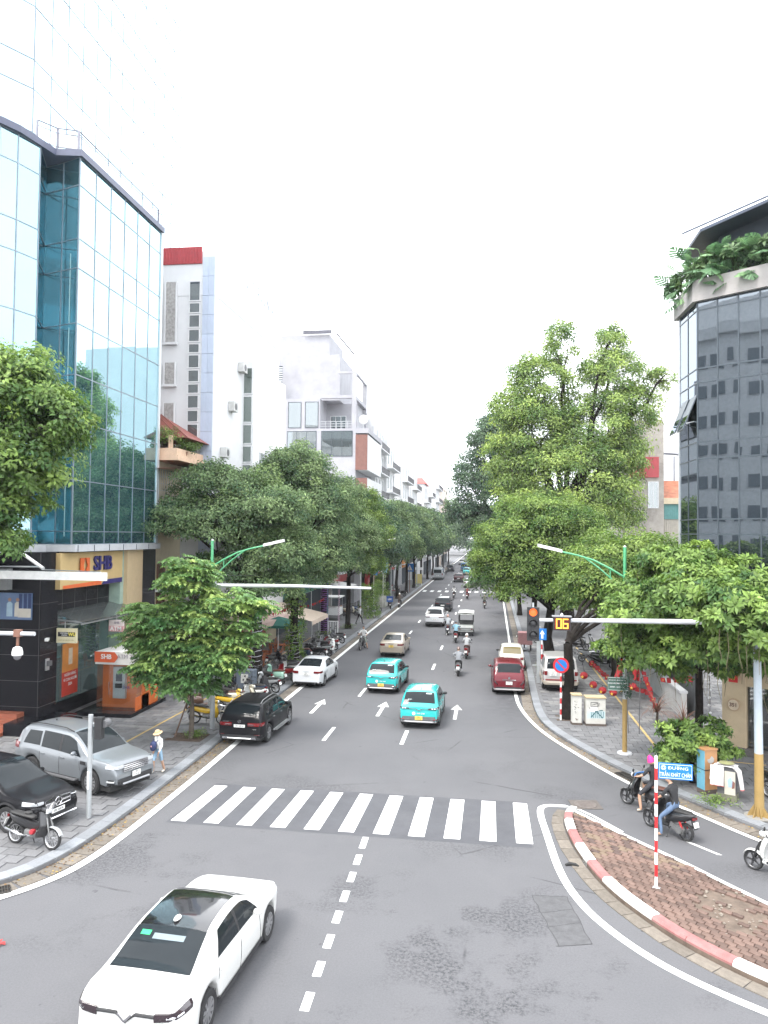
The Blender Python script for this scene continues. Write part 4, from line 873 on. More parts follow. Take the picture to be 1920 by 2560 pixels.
BLUEV = dup(CAR_BUS, (-5.75,187,0), 0, 'distant blue van ahead of the turquoise taxi', None, {MATS['paint_van_silver']: paint('van_blue', (.03,.1,.2))}, scale=(.86,.8,.86))
def utility_cart():
    t = thing('utility_cart', 'white open sided four wheel passenger cart in the right lane', 'cart', (-1.82,66.0,0), R(0))
    W_ = mat('cart_white', (.62,.63,.6), .5, dirt=.2); D = mat('cart_grey', (.3,.31,.3), .5, dirt=.3)
    MB().box(-.62,.62,-1.5,1.6,.42,.5).build('floor_pan', M_GREYPL, t)
    q = MB(); q.grid([[(-.62,-1.5,.5),(-.64,-1.52,.7),(-.62,-1.46,.98)],[(.62,-1.5,.5),(.64,-1.52,.7),(.62,-1.46,.98)]], flip=True); q.box(-.62,.62,-1.46,-1.4,.5,.98); q.box(-.64,-.58,-1.45,1.2,.5,.95); q.box(.58,.64,-1.45,1.2,.5,.95); q.build('bodywork', D, t)
    MB().box(-.6,.6,-1.56,-1.5,.72,.92).build('tail_panel', W_, t)
    q = MB()
    for x in (-.6,.6):
        for y in (-1.42,0,1.05): q.tube([(x,y,.9),(x,y,1.9)], .025, 6)
    q.tube([(-.6,-1.42,1.35),(.6,-1.42,1.35)], .022, 6); q.build('roof_post', M_PLAST, t)
    rows = [[(-.68,y,1.88),(-.64,y,1.95),(0,y,1.99),(.64,y,1.95),(.68,y,1.88)] for y in (-1.55,-1.4,0,1.2,1.35)]; q = MB().grid(rows, flip=True); q.box(-.68,.68,-1.55,1.35,1.85,1.89); q.build('roof', W_, t)
    for y, zz in ((-1.0,.55),(.1,.55)):
        o = MB().box(-.55,.55,y,y+.5,zz,zz+.18).build('seat', mat('cart_seat', (.06,.06,.06), .7), t); MB().box(-.55,.55,y-.08,y+.02,zz+.18,zz+.62).build('backrest', MATS['cart_seat'], o)
    q = MB(); q.grid([[(-.6,1.2,.5),(-.6,1.65,.5),(-.6,1.6,.9),(-.6,1.2,1.05)],[(.6,1.2,.5),(.6,1.65,.5),(.6,1.6,.9),(.6,1.2,1.05)]], closed=True); q.build('nose', W_, t)
    ty, ri = wheel_meshes(.27, .18, M_RIM, 'cart')
    for x in (-.56,.56):
        for y in (-1.05,1.15): o = link('wheel', ty, t, (x,y,.27)); o.rotation_euler = (0,0,0 if x > 0 else PI); link('rim', ri, o)
    MB().box(-.64,.64,-1.62,-1.55,.4,.46).build('rear_bumper', D, t)
    for x in (-.5,.5): MB().box(-.07,.07,-.01,.01,-.04,.04).build('tail_lamp', M_TAIL, t, loc=(x,-1.565,.62))
    q = MB()
    return t
CART = utility_cart()
PARKEDCAR = dup(CAR_CX, (-17.6,98,.13), R(80), 'dark car parked off the road behind the blue banners', None, {MATS['paint_solid_white']: paint('charcoal', (.03,.032,.036))})

for i, (x, y, lab, cl) in enumerate(((-7.6,224,'distant white car by the left kerb in the queue',(.5,.5,.5)),(-3.4,300,'tiny dark car farthest up the road in the right half',(.03,.03,.035)),(-6.8,270,'tiny silver car farthest up the road in the left half',(.3,.31,.32)),(-8.9,181,'dark car parked at the left kerb beyond the minibus',(.04,.04,.05)))):
    dup(CAR_CX, (x,y,0), 0, lab, 'distant cars queuing up the road', {MATS['paint_solid_white']: paint('farther_%s' % 'abcd'[i], cl)})
# ---------------------------------------------------------------- two-wheelers
def loft(secs, n=10, m=0, power=2.4):
    """secs: (x, y, z, rx, rz) superellipses stacked along y"""
    q = MB(); rows = []
    for x, y, z, rx, rz in secs:
        r = []
        for j in range(n):
            a = 2*PI*j/n; c, s = math.cos(a), math.sin(a); e = 2/power
            r.append((x+rx*math.copysign(abs(c)**e, c), y, z+rz*math.copysign(abs(s)**e, s)))
        rows.append(r)
    q.grid(rows, closed=True, m=m, flip=True); q.add(rows[0], [tuple(range(n))], m); q.add(rows[-1], [tuple(range(n))[::-1]], m)
    return q
def bike_wheel(r, w, spoked):
    k = ('bw', r, w, spoked)
    if k in KIDS: return KIDS[k]
    q = MB(); q.lathe([(r*.76,-w*.35),(r*.9,-w/2),(r*.98,-w*.3),(r,0),(r*.98,w*.3),(r*.9,w/2),(r*.76,w*.35)], axis='x', n=24, caps=False); ty = q.mesh('tyre', M_TYRE, True)
    q = MB(); q.lathe([(r*.78,-w*.36),(r*.7,-w*.2),(r*.7,w*.2),(r*.78,w*.36)], axis='x', n=24, caps=False); q.lathe([(r*.16,-w*.6),(r*.16,w*.6)], axis='x', n=10)
    for i in range(14 if spoked else 5):
        a = 2*PI*i/(14 if spoked else 5); c, s = math.cos(a), math.sin(a); q.bar((w*.2*(1 if i % 2 else -1), c*r*.12, s*r*.12), (0, c*r*.72, s*r*.72), .008 if spoked else .045, .008 if spoked else .03, up=(1,0,0))
    ri = q.mesh('rim', M_RIM if spoked else M_RIMD, False); KIDS[k] = (ty, ri); return KIDS[k]
M_SEAT = mat('seat_black', (.025,.024,.024), .6, var=.15, scale=8, bump=.1)
M_ENG = mat('engine_alloy', (.2,.2,.2), .5, .6, var=.3, scale=10)
def two_wheeler(name, label, cat, loc, rz, body, second, style='scooter', seat=None, group=None, rack=False, lean=0., txt=None, steer=0.):
    t = thing(name, label, cat, loc, rz, group); t.rotation_euler = (0, lean, rz); seat = seat or M_SEAT
    ub = style == 'underbone'; r = .285 if ub else .25; w = .085 if ub else .11; yf, yr = (.63, -.6) if ub else (.65, -.6)
    ty, ri = bike_wheel(r, w, ub)
    fr = bpy.data.objects.new('front_fork', None)
    q = MB(); 
    for x in (-.08,.08): q.tube([(x, yf, r),(x, yf-.12, .62),(x*.7, yf-.2, .8)], [.022,.024,.02], 6)
    fk = q.build('front_fork', M_ENG if ub else M_PLAST, t, True)
    for nm, y in (('wheel', yf), ('wheel', yr)): o = link(nm, ty, t, (0, y, r)); link('rim', ri, o)
    # front mudguard
    q = MB(); rows = []
    for a in np.linspace(R(25), R(150), 8):
        c, s = math.cos(a), math.sin(a); rr = r+.035; rows.append([(x, yf+rr*c*(1-abs(x)*.4), r+rr*s-abs(x)*.35) for x in (-.075,-.04,0,.04,.075)])
    q.grid(rows); q.build('front_mudguard', body if style != 'underbone' else second, t, True)
    if style == 'vespa':
        loft([(0,-.86,.62,.05,.1),(0,-.78,.56,.17,.2),(0,-.55,.53,.23,.24),(0,-.3,.52,.22,.22),(0,-.1,.5,.15,.2),(0,-.02,.48,.1,.16)], 14).build('body', body, t, True)
    elif ub:
        loft([(0,-.86,.72,.04,.04),(0,-.7,.68,.11,.09),(0,-.4,.62,.13,.13),(0,-.1,.56,.11,.12),(0,.12,.55,.07,.09),(0,.38,.72,.06,.09)], 10).build('body', body, t, True)
        loft([(0,-.22,.36,.13,.1),(0,0,.34,.15,.13),(0,.16,.34,.12,.1)], 10).build('engine', M_ENG, t, True)
        q = MB(); q.bar((-.07,-.6,r),(-.07,-.05,.34),.03,.07); q.build('chain_case', M_PLAST, t)
    else:
        loft([(0,-.9,.78,.05,.035),(0,-.8,.73,.12,.08),(0,-.5,.64,.17,.15),(0,-.25,.58,.16,.18),(0,-.05,.52,.13,.16),(0,.02,.48,.11,.12)], 12).build('body', body, t, True)
    if not ub:
        loft([(0,-.1,.3,.14,.07),(0,.15,.29,.15,.05),(0,.38,.31,.13,.06)], 10).build('footboard', second, t, True)
        q = MB(); q.bar((-.09,-.6,r),(-.1,-.15,.36),.09,.16); q.lathe([(.12,-.16),(.12,-.02)], (0,-.45,r+.05), axis='x', n=10); q.build('engine', M_ENG, t)
    # leg shield
    q = MB(); rows = []
    for z, y, hw in ((.3,.4,.12),(.45,.47,.19),(.62,.47,.2),(.8,.41,.17),(.93,.35,.11)):
        rows.append([(hw*u, y-abs(u)**2*.1+.02*(1-u*u), z) for u in (-1,-.7,-.3,0,.3,.7,1)])
    q.grid(rows); rows2 = [[(x, y-.045, z) for x, y, z in rr] for rr in rows]; q.grid(rows2, flip=True)
    for i in range(len(rows)-1):
        for e in (0, -1): q.add([rows[i][e], rows[i+1][e], rows2[i+1][e], rows2[i][e]], [(0,1,2,3)])
    q.build('leg_shield', body, t, True)
    loft([(0,-.82,.8,.07,.02),(0,-.7,.8,.12,.045),(0,-.35,.775,.135,.055),(0,-.08,.75,.11,.05),(0,.0,.74,.06,.03)], 12).build('seat', seat, t, True)
    loft([(0,.2,.98,.05,.04),(0,.3,1.0,.12,.07),(0,.4,.98,.1,.07),(0,.45,.96,.05,.04)], 10).build('handlebar_cowl', second if style == 'scooter' else body, t, True)
    q = MB(); q.tube([(-.34,.14,1.02),(-.26,.22,1.04),(-.1,.3,1.02),(.1,.3,1.02),(.26,.22,1.04),(.34,.14,1.02)], .014, 6); q.build('handlebar', M_PLAST, t)
    for sg in (-1, 1):
        q = MB(); q.tube([(sg*.2,.26,1.04),(sg*.27,.26,1.16),(sg*.3,.25,1.2)], .007, 5); q.lathe([(0,0),(.05,.008),(.055,.02),(.03,.035),(0,.04)], (sg*.31,.23,1.22), axis='y', n=9); q.build('mirror', M_PLAST, t, True)
    MB().lathe([(0,.06),(.05,.055),(.075,.02),(.07,0)], (0,.42 if ub else .44,.97 if style != 'scooter' else .82), axis='y', n=12).build('headlight', M_HEAD, t, True)
    MB().box(-.08,.08,-.02,.02,-.035,.035).build('tail_light', M_TAIL, t, loc=(0,-.87 if ub else -.88,.7))
    q = MB(); q.bar((0,-.8,.68),(0,-.93,.42),.16,.012,up=(0,1,0)); q.build('rear_mudguard', M_PLAST, t)
    o = MB().box(-.095,.095,-.006,.006,-.07,.07).build('number_plate', M_PLW, t, loc=(0,-.93,.55)); o.rotation_euler = (R(-18),0,0)
    if txt:
        a, b = txt.split('|'); text(a, .06, M_INK, o, (0,-.008,.033), 0, .001); text(b, .06, M_INK, o, (0,-.008,-.03), 0, .001)
    q = MB(); q.tube([(.13,.0,.3),(.15,-.35,.3),(.16,-.45,.34),(.17,-.82,.42)], [.02,.025,.05,.045], 8); q.build('exhaust', M_CHR if ub else M_ENG, t, True)
    if rack:
        q = MB(); q.tube([(-.12,-.55,.84),(-.12,-.98,.86),(.12,-.98,.86),(.12,-.55,.84)], .012, 6); q.build('rear_rack', M_CHR, t)
    q = MB(); q.tube([(-.06,-.1,.28),(-.22,-.14,.015)], .012, 5); q.tube([(-.22,-.14,.01),(-.24,-.1,.01)], .016, 5); q.build('side_stand', M_PLAST, t)
    for sg in (-1, 1):
        MB().tube([(sg*.1,-.1 if ub else -.2,.3),(sg*.26,-.1 if ub else -.2,.3)], .016, 6).build('foot_rest', M_PLAST, t)
    return t
def shiny(name, col): return mat('shell_'+name, col, .3, var=.06, scale=4, coat=.6, dirt=.12)
SB = {n: shiny(n, c) for n, c in dict(black=(.015,.015,.017), white=(.68,.68,.66), mint=(.3,.5,.4), red=(.25,.015,.02), blue=(.03,.07,.2), yellow=(.65,.4,.02), grey=(.16,.165,.175), cream=(.5,.46,.36), orange=(.42,.2,.1), navy=(.02,.03,.06), silver=(.35,.36,.37), brown=(.1,.05,.03)).items()}
SEATB = mat('seat_brown', (.09,.035,.025), .55)
# prototypes stand where the photo shows them; the rest are copies
BK_FG = two_wheeler('parked_motorbike', 'black motorbike with red leg cover and chrome exhaust parked on the near left pavement', 'motorbike', (-11.95,18.8,.13), R(-102), SB['black'], SB['silver'], 'underbone', lean=R(-7), txt='29K1|603.84')
MB().lathe([(0,-.07),(.06,-.06),(.075,0),(.06,.06),(0,.07)], axis='x', n=12).build('red_cover', mat('cover_red', (.4,.03,.04), .4), BK_FG, True, loc=(.14,.08,.42)); MB().lathe([(.001,0),(.09,.015),(.1,.07),(.06,.12),(0,.13)], n=12).build('seat_pad', M_SEAT, BK_FG, True, loc=(0,-.25,.8)).scale = (1,1.1,.6)
MB().grid([[(x*(1+.5*z), .45-abs(x)*.3+.05*z, .9+z*.25) for x in (-.1,-.05,0,.05,.1)] for z in (0,.5,1)]).build('windshield', M_CHR, BK_FG, True)
BK_SC = two_wheeler('ridden_scooter', 'black scooter with red suspension spring under the rider in a black shirt by the island', 'scooter', (5.2,22.85,0), R(38), SB['black'], M_PLAST, txt='29V5|128.66')
MB().tube([(.1,-.55,.3),(.1,-.42,.6)], .03, 8).build('spring', mat('spring_red', (.45,.02,.02), .4), BK_SC); MB().tube([(-.1,-.55,.3),(-.1,-.42,.6)], .03, 8).build('spring', MATS['spring_red'], BK_SC)
BK_VE = two_wheeler('parked_scooter', 'mint green rounded scooter with brown seat parked behind the white saloon', 'scooter', (-11.85,41.3,.13), R(62), SB['mint'], SB['mint'], 'vespa', SEATB, 'scooters parked along the left pavement', lean=R(-6), txt='29D1|447.10')
BK_YE = two_wheeler('parked_motorbike', 'yellow fronted motorbike parked behind the young tree next to the lamp post', 'motorbike', (-12.15,31.95,.13), R(-88), SB['yellow'], SB['cream'], 'underbone', None, None, lean=R(-6))
LEFTG = 'scooters parked along the left pavement'
def cpy(src, loc, rz, label, col=None, group=LEFTG, seat=None, sec=None, lean=R(-6)):
    sw = {}
    b0 = [c for c in src.children if c.name.startswith('body')][0].data.materials[0]
    if col: sw[b0] = SB[col]
    if seat: sw[M_SEAT] = seat
    if sec:
        h = [c for c in src.children if c.name.startswith(('footboard', 'handlebar_cowl'))][0].data.materials[0]; sw[h] = SB[sec]
    o = dup(src, loc, rz, label, group, sw or None); o.rotation_euler = (0, lean, rz); return o
SCB = two_wheeler('parked_scooter', 'black scooter with flat tail squeezed between the mint scooter and the strung tree', 'scooter', (-12.35,40.6,.13), R(60), SB['black'], M_PLAST, 'scooter', group=LEFTG, lean=R(-6), txt='30L2|118.39')
UBB = two_wheeler('parked_motorbike', 'black motorbike with spoked wheels parked tail out beside the white scooter', 'motorbike', (-12.0,52.9,.13), R(78), SB['black'], SB['black'], 'underbone', group=LEFTG, lean=R(-6), rack=True)
PARK = [(SCB,-11.55,43.3,58,'white and black scooter with its tail towards the white saloon','white',None,'black'),(SCB,-11.9,44.6,64,'grey scooter second behind the white saloon under the ivy tree','grey',None,None),
 (UBB,-11.9,34.3,-75,'yellow and black motorbike directly behind the black SUV roof','yellow',None,None),(BK_VE,-11.55,35.3,-60,'cream rounded scooter with white leg shield behind the black SUV','cream',None,None),
 (SCB,-11.7,37.2,62,'dark scooter with pale number plate in front of the grey cabinet','navy',None,None),(SCB,-12.9,36.0,50,'black scooter farther in behind the yellow motorbike','black',None,None),
 (SCB,-11.95,55.0,40,'silver scooter with long dark seat beside the purple wrapped tree','silver',None,None),(SCB,-10.95,52.6,-170,'white scooter facing the camera at the kerb edge','white',None,'white'),
 (BK_VE,-12.4,49.2,75,'dark navy scooter right behind the ivy covered trunk','navy',None,None),(UBB,-13.2,46.4,-20,'black motorbike front wheel out beside the ivy trunk','black',None,None),
 (UBB,-12.3,50.4,70,'dark motorbike with white cowl near the planter','grey',None,None),(SCB,-12.6,51.6,80,'black scooter half hidden behind the white one','black',None,None),
 (BK_VE,-15.4,77.0,-95,'orange rounded scooter on the far left pavement','orange',SEATB,None),(SCB,-14.2,77.4,-80,'white helmet topped scooter beside the orange one','cream',None,None),
 (SCB,-13.6,79.6,-60,'blue scooter under the canopy of the far shop','blue',None,None),(UBB,-12.7,77.6,-85,'spoked motorbike just behind the walking man','silver',None,None),
 (SCB,-13.2,81.5,-60,'dark scooter in the shade left of the ivy pillar','black',None,None),(UBB,-12.2,80.6,-70,'motorbike right of the ivy pillar in the shade','black',None,None),
 (SCB,-11.9,103,80,'black scooter on the far kerb side before the red shop','black',None,None),(SCB,-13.6,110,90,'white and red scooter at the far red shop','white',None,'red'),
 (UBB,-12.6,137,-10,'motorbike leaning beside the silver minibus','grey',None,None)]
for src, x, y, rz, lab, col, st, sec in PARK: cpy(src, (x,y,.13), R(rz), lab, col, LEFTG, st, sec)
for src, x, y, rz, lab, col in ((SCB,-11.5,36.3,66,'white scooter with black seat just past the roof of the black SUV','white'),(UBB,-11.6,39.0,70,'silver motorbike nose in beside the draped rain coats','silver'),(SCB,-11.45,42.3,60,'red scooter wedged beside the mint one','red'),(BK_VE,-13.3,34.4,-50,'brown rounded scooter deep behind the yellow motorbikes','brown'),(SCB,-13.3,38.9,55,'navy scooter in the shade behind the dark trunk','navy'),(UBB,-11.5,49.9,72,'black motorbike at the kerb in front of the ivy trunk','black'),(SCB,-11.3,51.3,66,'silver scooter second from the white one facing us','silver'),(SCB,-11.4,54.2,58,'dark red scooter right behind the white one facing us','red'),(UBB,-11.6,57.6,60,'grey motorbike last of the kerb row by the purple trunk','grey')):
    cpy(src, (x,y,.13), R(rz), lab, col)
RIGHTG = 'motorbikes parked on the right pavement'
for src, x, y, rz, lab, col in ((SCB,6.6,57.5,-80,'black scooter with a red and white tail on the right pavement','black'),(SCB,7.4,59,-85,'black scooter nearest the wall on the right pavement','grey'),(SCB,6.9,52.2,-100,'silver scooter behind the red banners','silver'),(UBB,7.6,51.0,-105,'black motorbike tucked behind the red banners','black'),(SCB,7.3,50.0,-100,'black scooter foremost behind the red banners','black'),(SCB,3.2,60.5,-80,'grey scooter parked at the right kerb behind the white hatchback','grey'),(UBB,9.35,25.6,-150,'dark motorbike partly outside the right edge behind the yellow pole','black')):
    cpy(src, (x,y,.13), R(rz), lab, col, RIGHTG)
# ---------------------------------------------------------------- people
SKIN = mat('skin', (.42,.25,.17), .55, var=.08)
HAIR = mat('hair_black', (.012,.01,.01), .5, var=.3, scale=20)
def cloth(n, c): return mat('cloth_'+n, c, .85, var=.12, scale=9, bump=.15)
def figure(name, label, J, mats_, loc, rz, head='hair', headcol=None, hl=True, group=None, sc=1., fingers=False, extra=None):
    """J: joints {name: (x, y, z)}; one skinned body, coloured by limb: shirt, sleeve, trouser, shin, shoe"""
    t = thing(name, label, 'person', loc, rz, group)
    if sc != 1.: t.scale = (sc, sc, sc)
    key = [('pelvis', .135), ('waist', .12), ('chest', .15), ('neck', .05), ('head', .06)]
    V = []; E = []; Rr = []; idx = {}
    def v(n, p, r): idx[n] = len(V); V.append(p); Rr.append(r)
    rad = dict(pelvis=(.15,.12), waist=(.135,.1), chest=(.165,.115), neck=(.052,.052), head=(.06,.06), sho=(.07,.07), elb=(.043,.043), wri=(.03,.03), hand=(.034,.022), hip=(.095,.095), knee=(.06,.06), ank=(.042,.042), toe=(.04,.03))
    for n in ('pelvis','waist','chest','neck','head'): v(n, J[n], rad[n])
    for s in 'LR':
        for n in ('sho','elb','wri','hand','hip','knee','ank','toe'): v(n+s, J[n+s], rad[n])
    for a, b in (('pelvis','waist'),('waist','chest'),('chest','neck'),('neck','head')): E.append((idx[a], idx[b]))
    for s in 'LR':
        for a, b in (('chest','sho'+s),('sho'+s,'elb'+s),('elb'+s,'wri'+s),('wri'+s,'hand'+s),('pelvis','hip'+s),('hip'+s,'knee'+s),('knee'+s,'ank'+s),('ank'+s,'toe'+s)): E.append((idx[a], idx[b]))
    me = bpy.data.meshes.new('rig'); me.from_pydata(V, E, []); o = bpy.data.objects.new('rig', me); COL.objects.link(o)
    md = o.modifiers.new('skin', 'SKIN'); md.branch_smoothing = .6; md.use_smooth_shade = True
    if not me.skin_vertices: me.skin_vertices.new()
    for i, sv in enumerate(me.skin_vertices[0].data): sv.radius = Rr[i]; sv.use_root = (i == 0)
    ss = o.modifiers.new('sub', 'SUBSURF'); ss.levels = 1
    dg = bpy.context.evaluated_depsgraph_get(); bm_ = bpy.data.meshes.new_from_object(o.evaluated_get(dg)); bpy.data.objects.remove(o)
    slots = list(mats_); bm_.materials.clear()      # shirt, sleeve, forearm, trouser, shin, shoe, skin
    for m_ in slots: bm_.materials.append(m_)
    seg = [('pelvis','waist',3),('waist','chest',0),('chest','neck',0),('neck','head',6)]
    for s in 'LR': seg += [('chest','sho'+s,0),('sho'+s,'elb'+s,1),('elb'+s,'wri'+s,2),('wri'+s,'hand'+s,6),('pelvis','hip'+s,3),('hip'+s,'knee'+s,3),('knee'+s,'ank'+s,4),('ank'+s,'toe'+s,5)]
    segv = [(Vector(J[a]), Vector(J[b]), m_) for a, b, m_ in seg]
    for p in bm_.polygons:
        c = p.center; best = None
        for a, b, m_ in segv:
            d = b-a; tt = max(0, min(1, (c-a).dot(d)/d.length_squared)); q = (c-(a+d*tt)).length
            if best is None or q < best[0]: best = (q, m_, tt)
        mm = best[1]
        if mm == 3 and best[2] > .5 and c.z > J['pelvis'][2]+.05: mm = 0
        p.material_index = mm; p.use_smooth = True
    body = link('body', bm_, t)
    # shaped head with face and ears
    hp = Vector(J['head'])-(Vector(J['head'])-Vector(J['neck'])).normalized()*.03; up = (Vector(J['head'])-Vector(J['neck'])).normalized(); fw = Vector(J.get('face', (0, 1, 0))).normalized(); fw = (fw-up*fw.dot(up)).normalized(); rt = fw.cross(up)
    q = MB(); rows = []
    prof = [(-.115,.03,.03),(-.1,.052,.055),(-.06,.066,.078),(-.01,.074,.09),(.04,.076,.096),(.08,.068,.088),(.105,.045,.06),(.115,.01,.02)]
    for z, rx, ry in prof:
        r = []
        for j in range(12):
            a = 2*PI*j/12; x, y = rx*math.cos(a), ry*math.sin(a)
            if j == 3: y += .022*math.exp(-((z+.012)/.02)**2)+.006*math.exp(-((z+.055)/.012)**2)-.004*math.exp(-((z-.022)/.015)**2)
            if z < -.05 and y < 0: y *= .55
            r.append(hp+up*(.075+z)+rt*x+fw*y)
        rows.append(r)
    q.grid(rows, closed=True, flip=False); q.add(rows[0], [tuple(range(12))[::-1]]); q.add(rows[-1], [tuple(range(12))])
    for s in (-1, 1):
        c = hp+up*.07+rt*(.076*s); q.add([c-fw*.02-up*.025, c+fw*.01-up*.02, c+fw*.015+up*.025, c-fw*.02+up*.03, c+rt*s*.018], [(0,1,4),(1,2,4),(2,3,4),(3,0,4)])
    for s in (-1, 1):
        e = hp+up*.092+rt*(.03*s)+fw*.086; q.add([e-rt*.011, e-up*.005, e+rt*.011, e+up*.006], [(0,1,2,3)], 1)
    m_ = hp+up*.025+fw*.08; q.add([m_-rt*.02, m_-up*.006, m_+rt*.02, m_+up*.005], [(0,1,2,3)], 2)
    hd = q.build('head', [SKIN, HAIR, mat('lips', (.3,.1,.09), .5)], t, True)
    def dome(r0, zlo, name, m__, grow, back=True, brim=0., vis=False):
        d = MB(); rw = []
        for i, f in enumerate(np.linspace(0, 1, 7)):
            an = f*PI/2; zz = zlo+(.125+grow-zlo)*math.sin(an); k = math.cos(an)
            rw.append([hp+up*(.075+zz)+rt*((.078+grow)*k*math.cos(2*PI*j/14)+.0)+fw*((.098+grow)*k*math.sin(2*PI*j/14)+(-.012 if back else 0)) for j in range(14)])
        if name == 'hair': # hairline: lower at the back than over the forehead
            for j in range(14):
                if math.sin(2*PI*j/14) > .35: rw[0][j] = rw[0][j]+up*.055; rw[1][j] = rw[1][j]+up*.025
                elif math.sin(2*PI*j/14) < -.2: rw[0][j] = rw[0][j]-up*.06
        if brim: rw.insert(0, [hp+up*(.075+zlo-.03)+rt*((.078+brim)*math.cos(2*PI*j/14))+fw*((.098+brim)*math.sin(2*PI*j/14)) for j in range(14)])
        d.grid(rw, closed=True); d.add(rw[-1], [tuple(range(14))]); return d.build(name, m__, t, True)
    if head == 'hair': dome(0, .0, 'hair', headcol or HAIR, .012)
    elif head == 'long':
        dome(0, .0, 'hair', HAIR, .014); q = MB(); rows = []
        for f in np.linspace(0, 1, 5): rows.append([hp+up*(.09-.34*f)+rt*(.085*(1-.3*f)*u)-fw*(.075+.03*f-.04*u*u) for u in (-1,-.5,0,.5,1)])
        q.grid(rows, flip=True); q.grid([[p_-fw*.03 for p_ in r_] for r_ in rows]); q.build('hair_fall', HAIR, t, True)
    elif head == 'helmet': dome(0, -.03, 'helmet', headcol, .035, brim=0.)
    elif head == 'hat': dome(0, .03, 'sun_hat', headcol, .02, False, brim=.1)
    elif head == 'hood':
        dome(0, -.07, 'hood', headcol, .03); 
    if fingers:
        for s in 'LR':
            w_, h_ = Vector(J['wri'+s]), Vector(J['hand'+s]); d = (h_-w_).normalized(); sd = d.cross(Vector((0,0,1))); sd = (sd if sd.length > .1 else Vector((1,0,0))).normalized(); dn = sd.cross(d)*(-1 if s == 'L' else 1); q = MB()
            dn = Vector((0,0,-1))
            for i, (ln, of) in enumerate(((.062,-.027),(.072,-.009),(.068,.009),(.052,.026))): b = h_+sd*of; q.tube([b, b+d*ln*.55, b+d*ln*.85+dn*ln*.35], [.009,.0085,.006], 5)
            th = w_.lerp(h_, .35)+sd*(.03 if s == 'L' else -.03); q.tube([th, th+d*.035+sd*(.02 if s == 'L' else -.02), th+d*.06+sd*(.016 if s == 'L' else -.016)+dn*.015], [.011,.01,.007], 5)
            q.build('hand_fingers', SKIN, t, True)
    return t
def ride_pose(lean=.12, foot=0., turn=0., spread=.0, arm=1.):
    J = dict(pelvis=(0,-.28,.88), waist=(0,-.27+lean*.25,1.05), chest=(0,-.27+lean*.7,1.3), neck=(0,-.25+lean*.95,1.46), head=(0,-.23+lean*1.05,1.53), face=(turn,1,-.05))
    for s, g in (('L',-1),('R',1)):
        c = J['chest']; J['sho'+s] = (g*.18,c[1]+.02,1.36); J['elb'+s] = (g*.3,c[1]+.14,1.14); J['wri'+s] = (g*.31,.08,1.06); J['hand'+s] = (g*.31,.15,1.05)
        J['hip'+s] = (g*.1,-.24,.85); J['knee'+s] = (g*(.17+spread),.17,.77); J['ank'+s] = (g*.17,.14,.37); J['toe'+s] = (g*.18,.27,.34)
    if foot:
        for s, g in (('R',1),) if foot > 0 else (('L',-1),): J['knee'+s] = (g*.3,.05,.52); J['ank'+s] = (g*.36,-.05,.09); J['toe'+s] = (g*.38,.08,.05)
    return J
def clothes(shirt, trouser, shoe=None, sleeve='long', shin=True):
    sh, tr = cloth(*shirt), cloth(*trouser); so = shoe or M_PLAST
    return [sh, sh, sh if sleeve == 'long' else SKIN, tr, tr if shin else SKIN, so, SKIN]
def helm(n, c): return mat('helmet_'+n, c, .25, var=.04, coat=.6)
RID = 'motorbike riders on the road'
def rider(label, src, x, y, rz, shirt, trouser, head, hc, blabel, col=None, sec=None, pose=None, sleeve='long', shin=True, z=0., shoe=None, fingers=False, bike=True, sc=1.):
    a = R(rz)
    if bike: o = cpy(src, (x,y,z), a, blabel, col, 'ridden motorbikes on the road', None, sec, lean=0.); o.name = 'ridden_scooter'
    p = figure('person', label, pose or ride_pose(), clothes(shirt, trouser, shoe, sleeve, shin), (x,y,z), a, head, hc, group=RID, fingers=fingers, sc=sc)
    return p
WHT = ('white', (.66,.66,.65)); BLKC = ('black', (.018,.018,.02)); JEAN = ('jeans', (.1,.15,.24)); GREY = ('grey', (.28,.29,.31)); KHA = ('khaki', (.3,.26,.2))
rider('rider in a grey shirt with dark helmet nearest the camera in the right lane', SCB, -1.75, 46.7, 0, ('greyshirt', (.25,.26,.28)), BLKC, 'helmet', helm('brown', (.12,.07,.06)), 'black and silver scooter of the nearest rider in the right lane', 'grey', 'silver')
rider('rider with a white helmet and grey vest on a red scooter', BK_SC, -1.42, 53.2, -3, ('palevest', (.42,.43,.44)), ('brownpants', (.1,.05,.045)), 'helmet', helm('white', (.75,.75,.72)), 'dark red scooter of the rider with a white helmet', 'red')
rider('rider in a light blue shirt behind the white cart', SCB, -2.5, 60.9, 0, ('lightblue', (.22,.4,.5)), BLKC, 'helmet', helm('dark', (.04,.05,.06)), 'dark red scooter of the rider in light blue', 'red')
rider('rider in pale grey with a pinkish helmet left of the light blue rider', BK_VE, -3.4, 65.6, 2, ('palegrey', (.42,.45,.48)), GREY, 'helmet', helm('pink', (.5,.3,.27)), 'dark navy scooter beside the white SUV', 'navy')
rider('woman with long black hair riding away at the far zebra crossing', SCB, -4.57, 103.7, 0, WHT, BLKC, 'long', None, 'black scooter at the far crossing under the woman with long hair', 'black')
rider('rider in a maroon shirt at the far zebra crossing', SCB, -2.73, 102.7, -3, ('maroon', (.2,.05,.055)), BLKC, 'helmet', helm('pale', (.5,.4,.35)), 'red scooter at the far crossing under the maroon rider', 'red')
rider('rider on a dark scooter coming out from under the right hand trees', SCB, -.35, 90.3, 0, ('olive', (.08,.09,.06)), BLKC, 'helmet', helm('dark', (.04,.05,.06)), 'dark scooter at the right kerb beside the dense tree', 'brown')
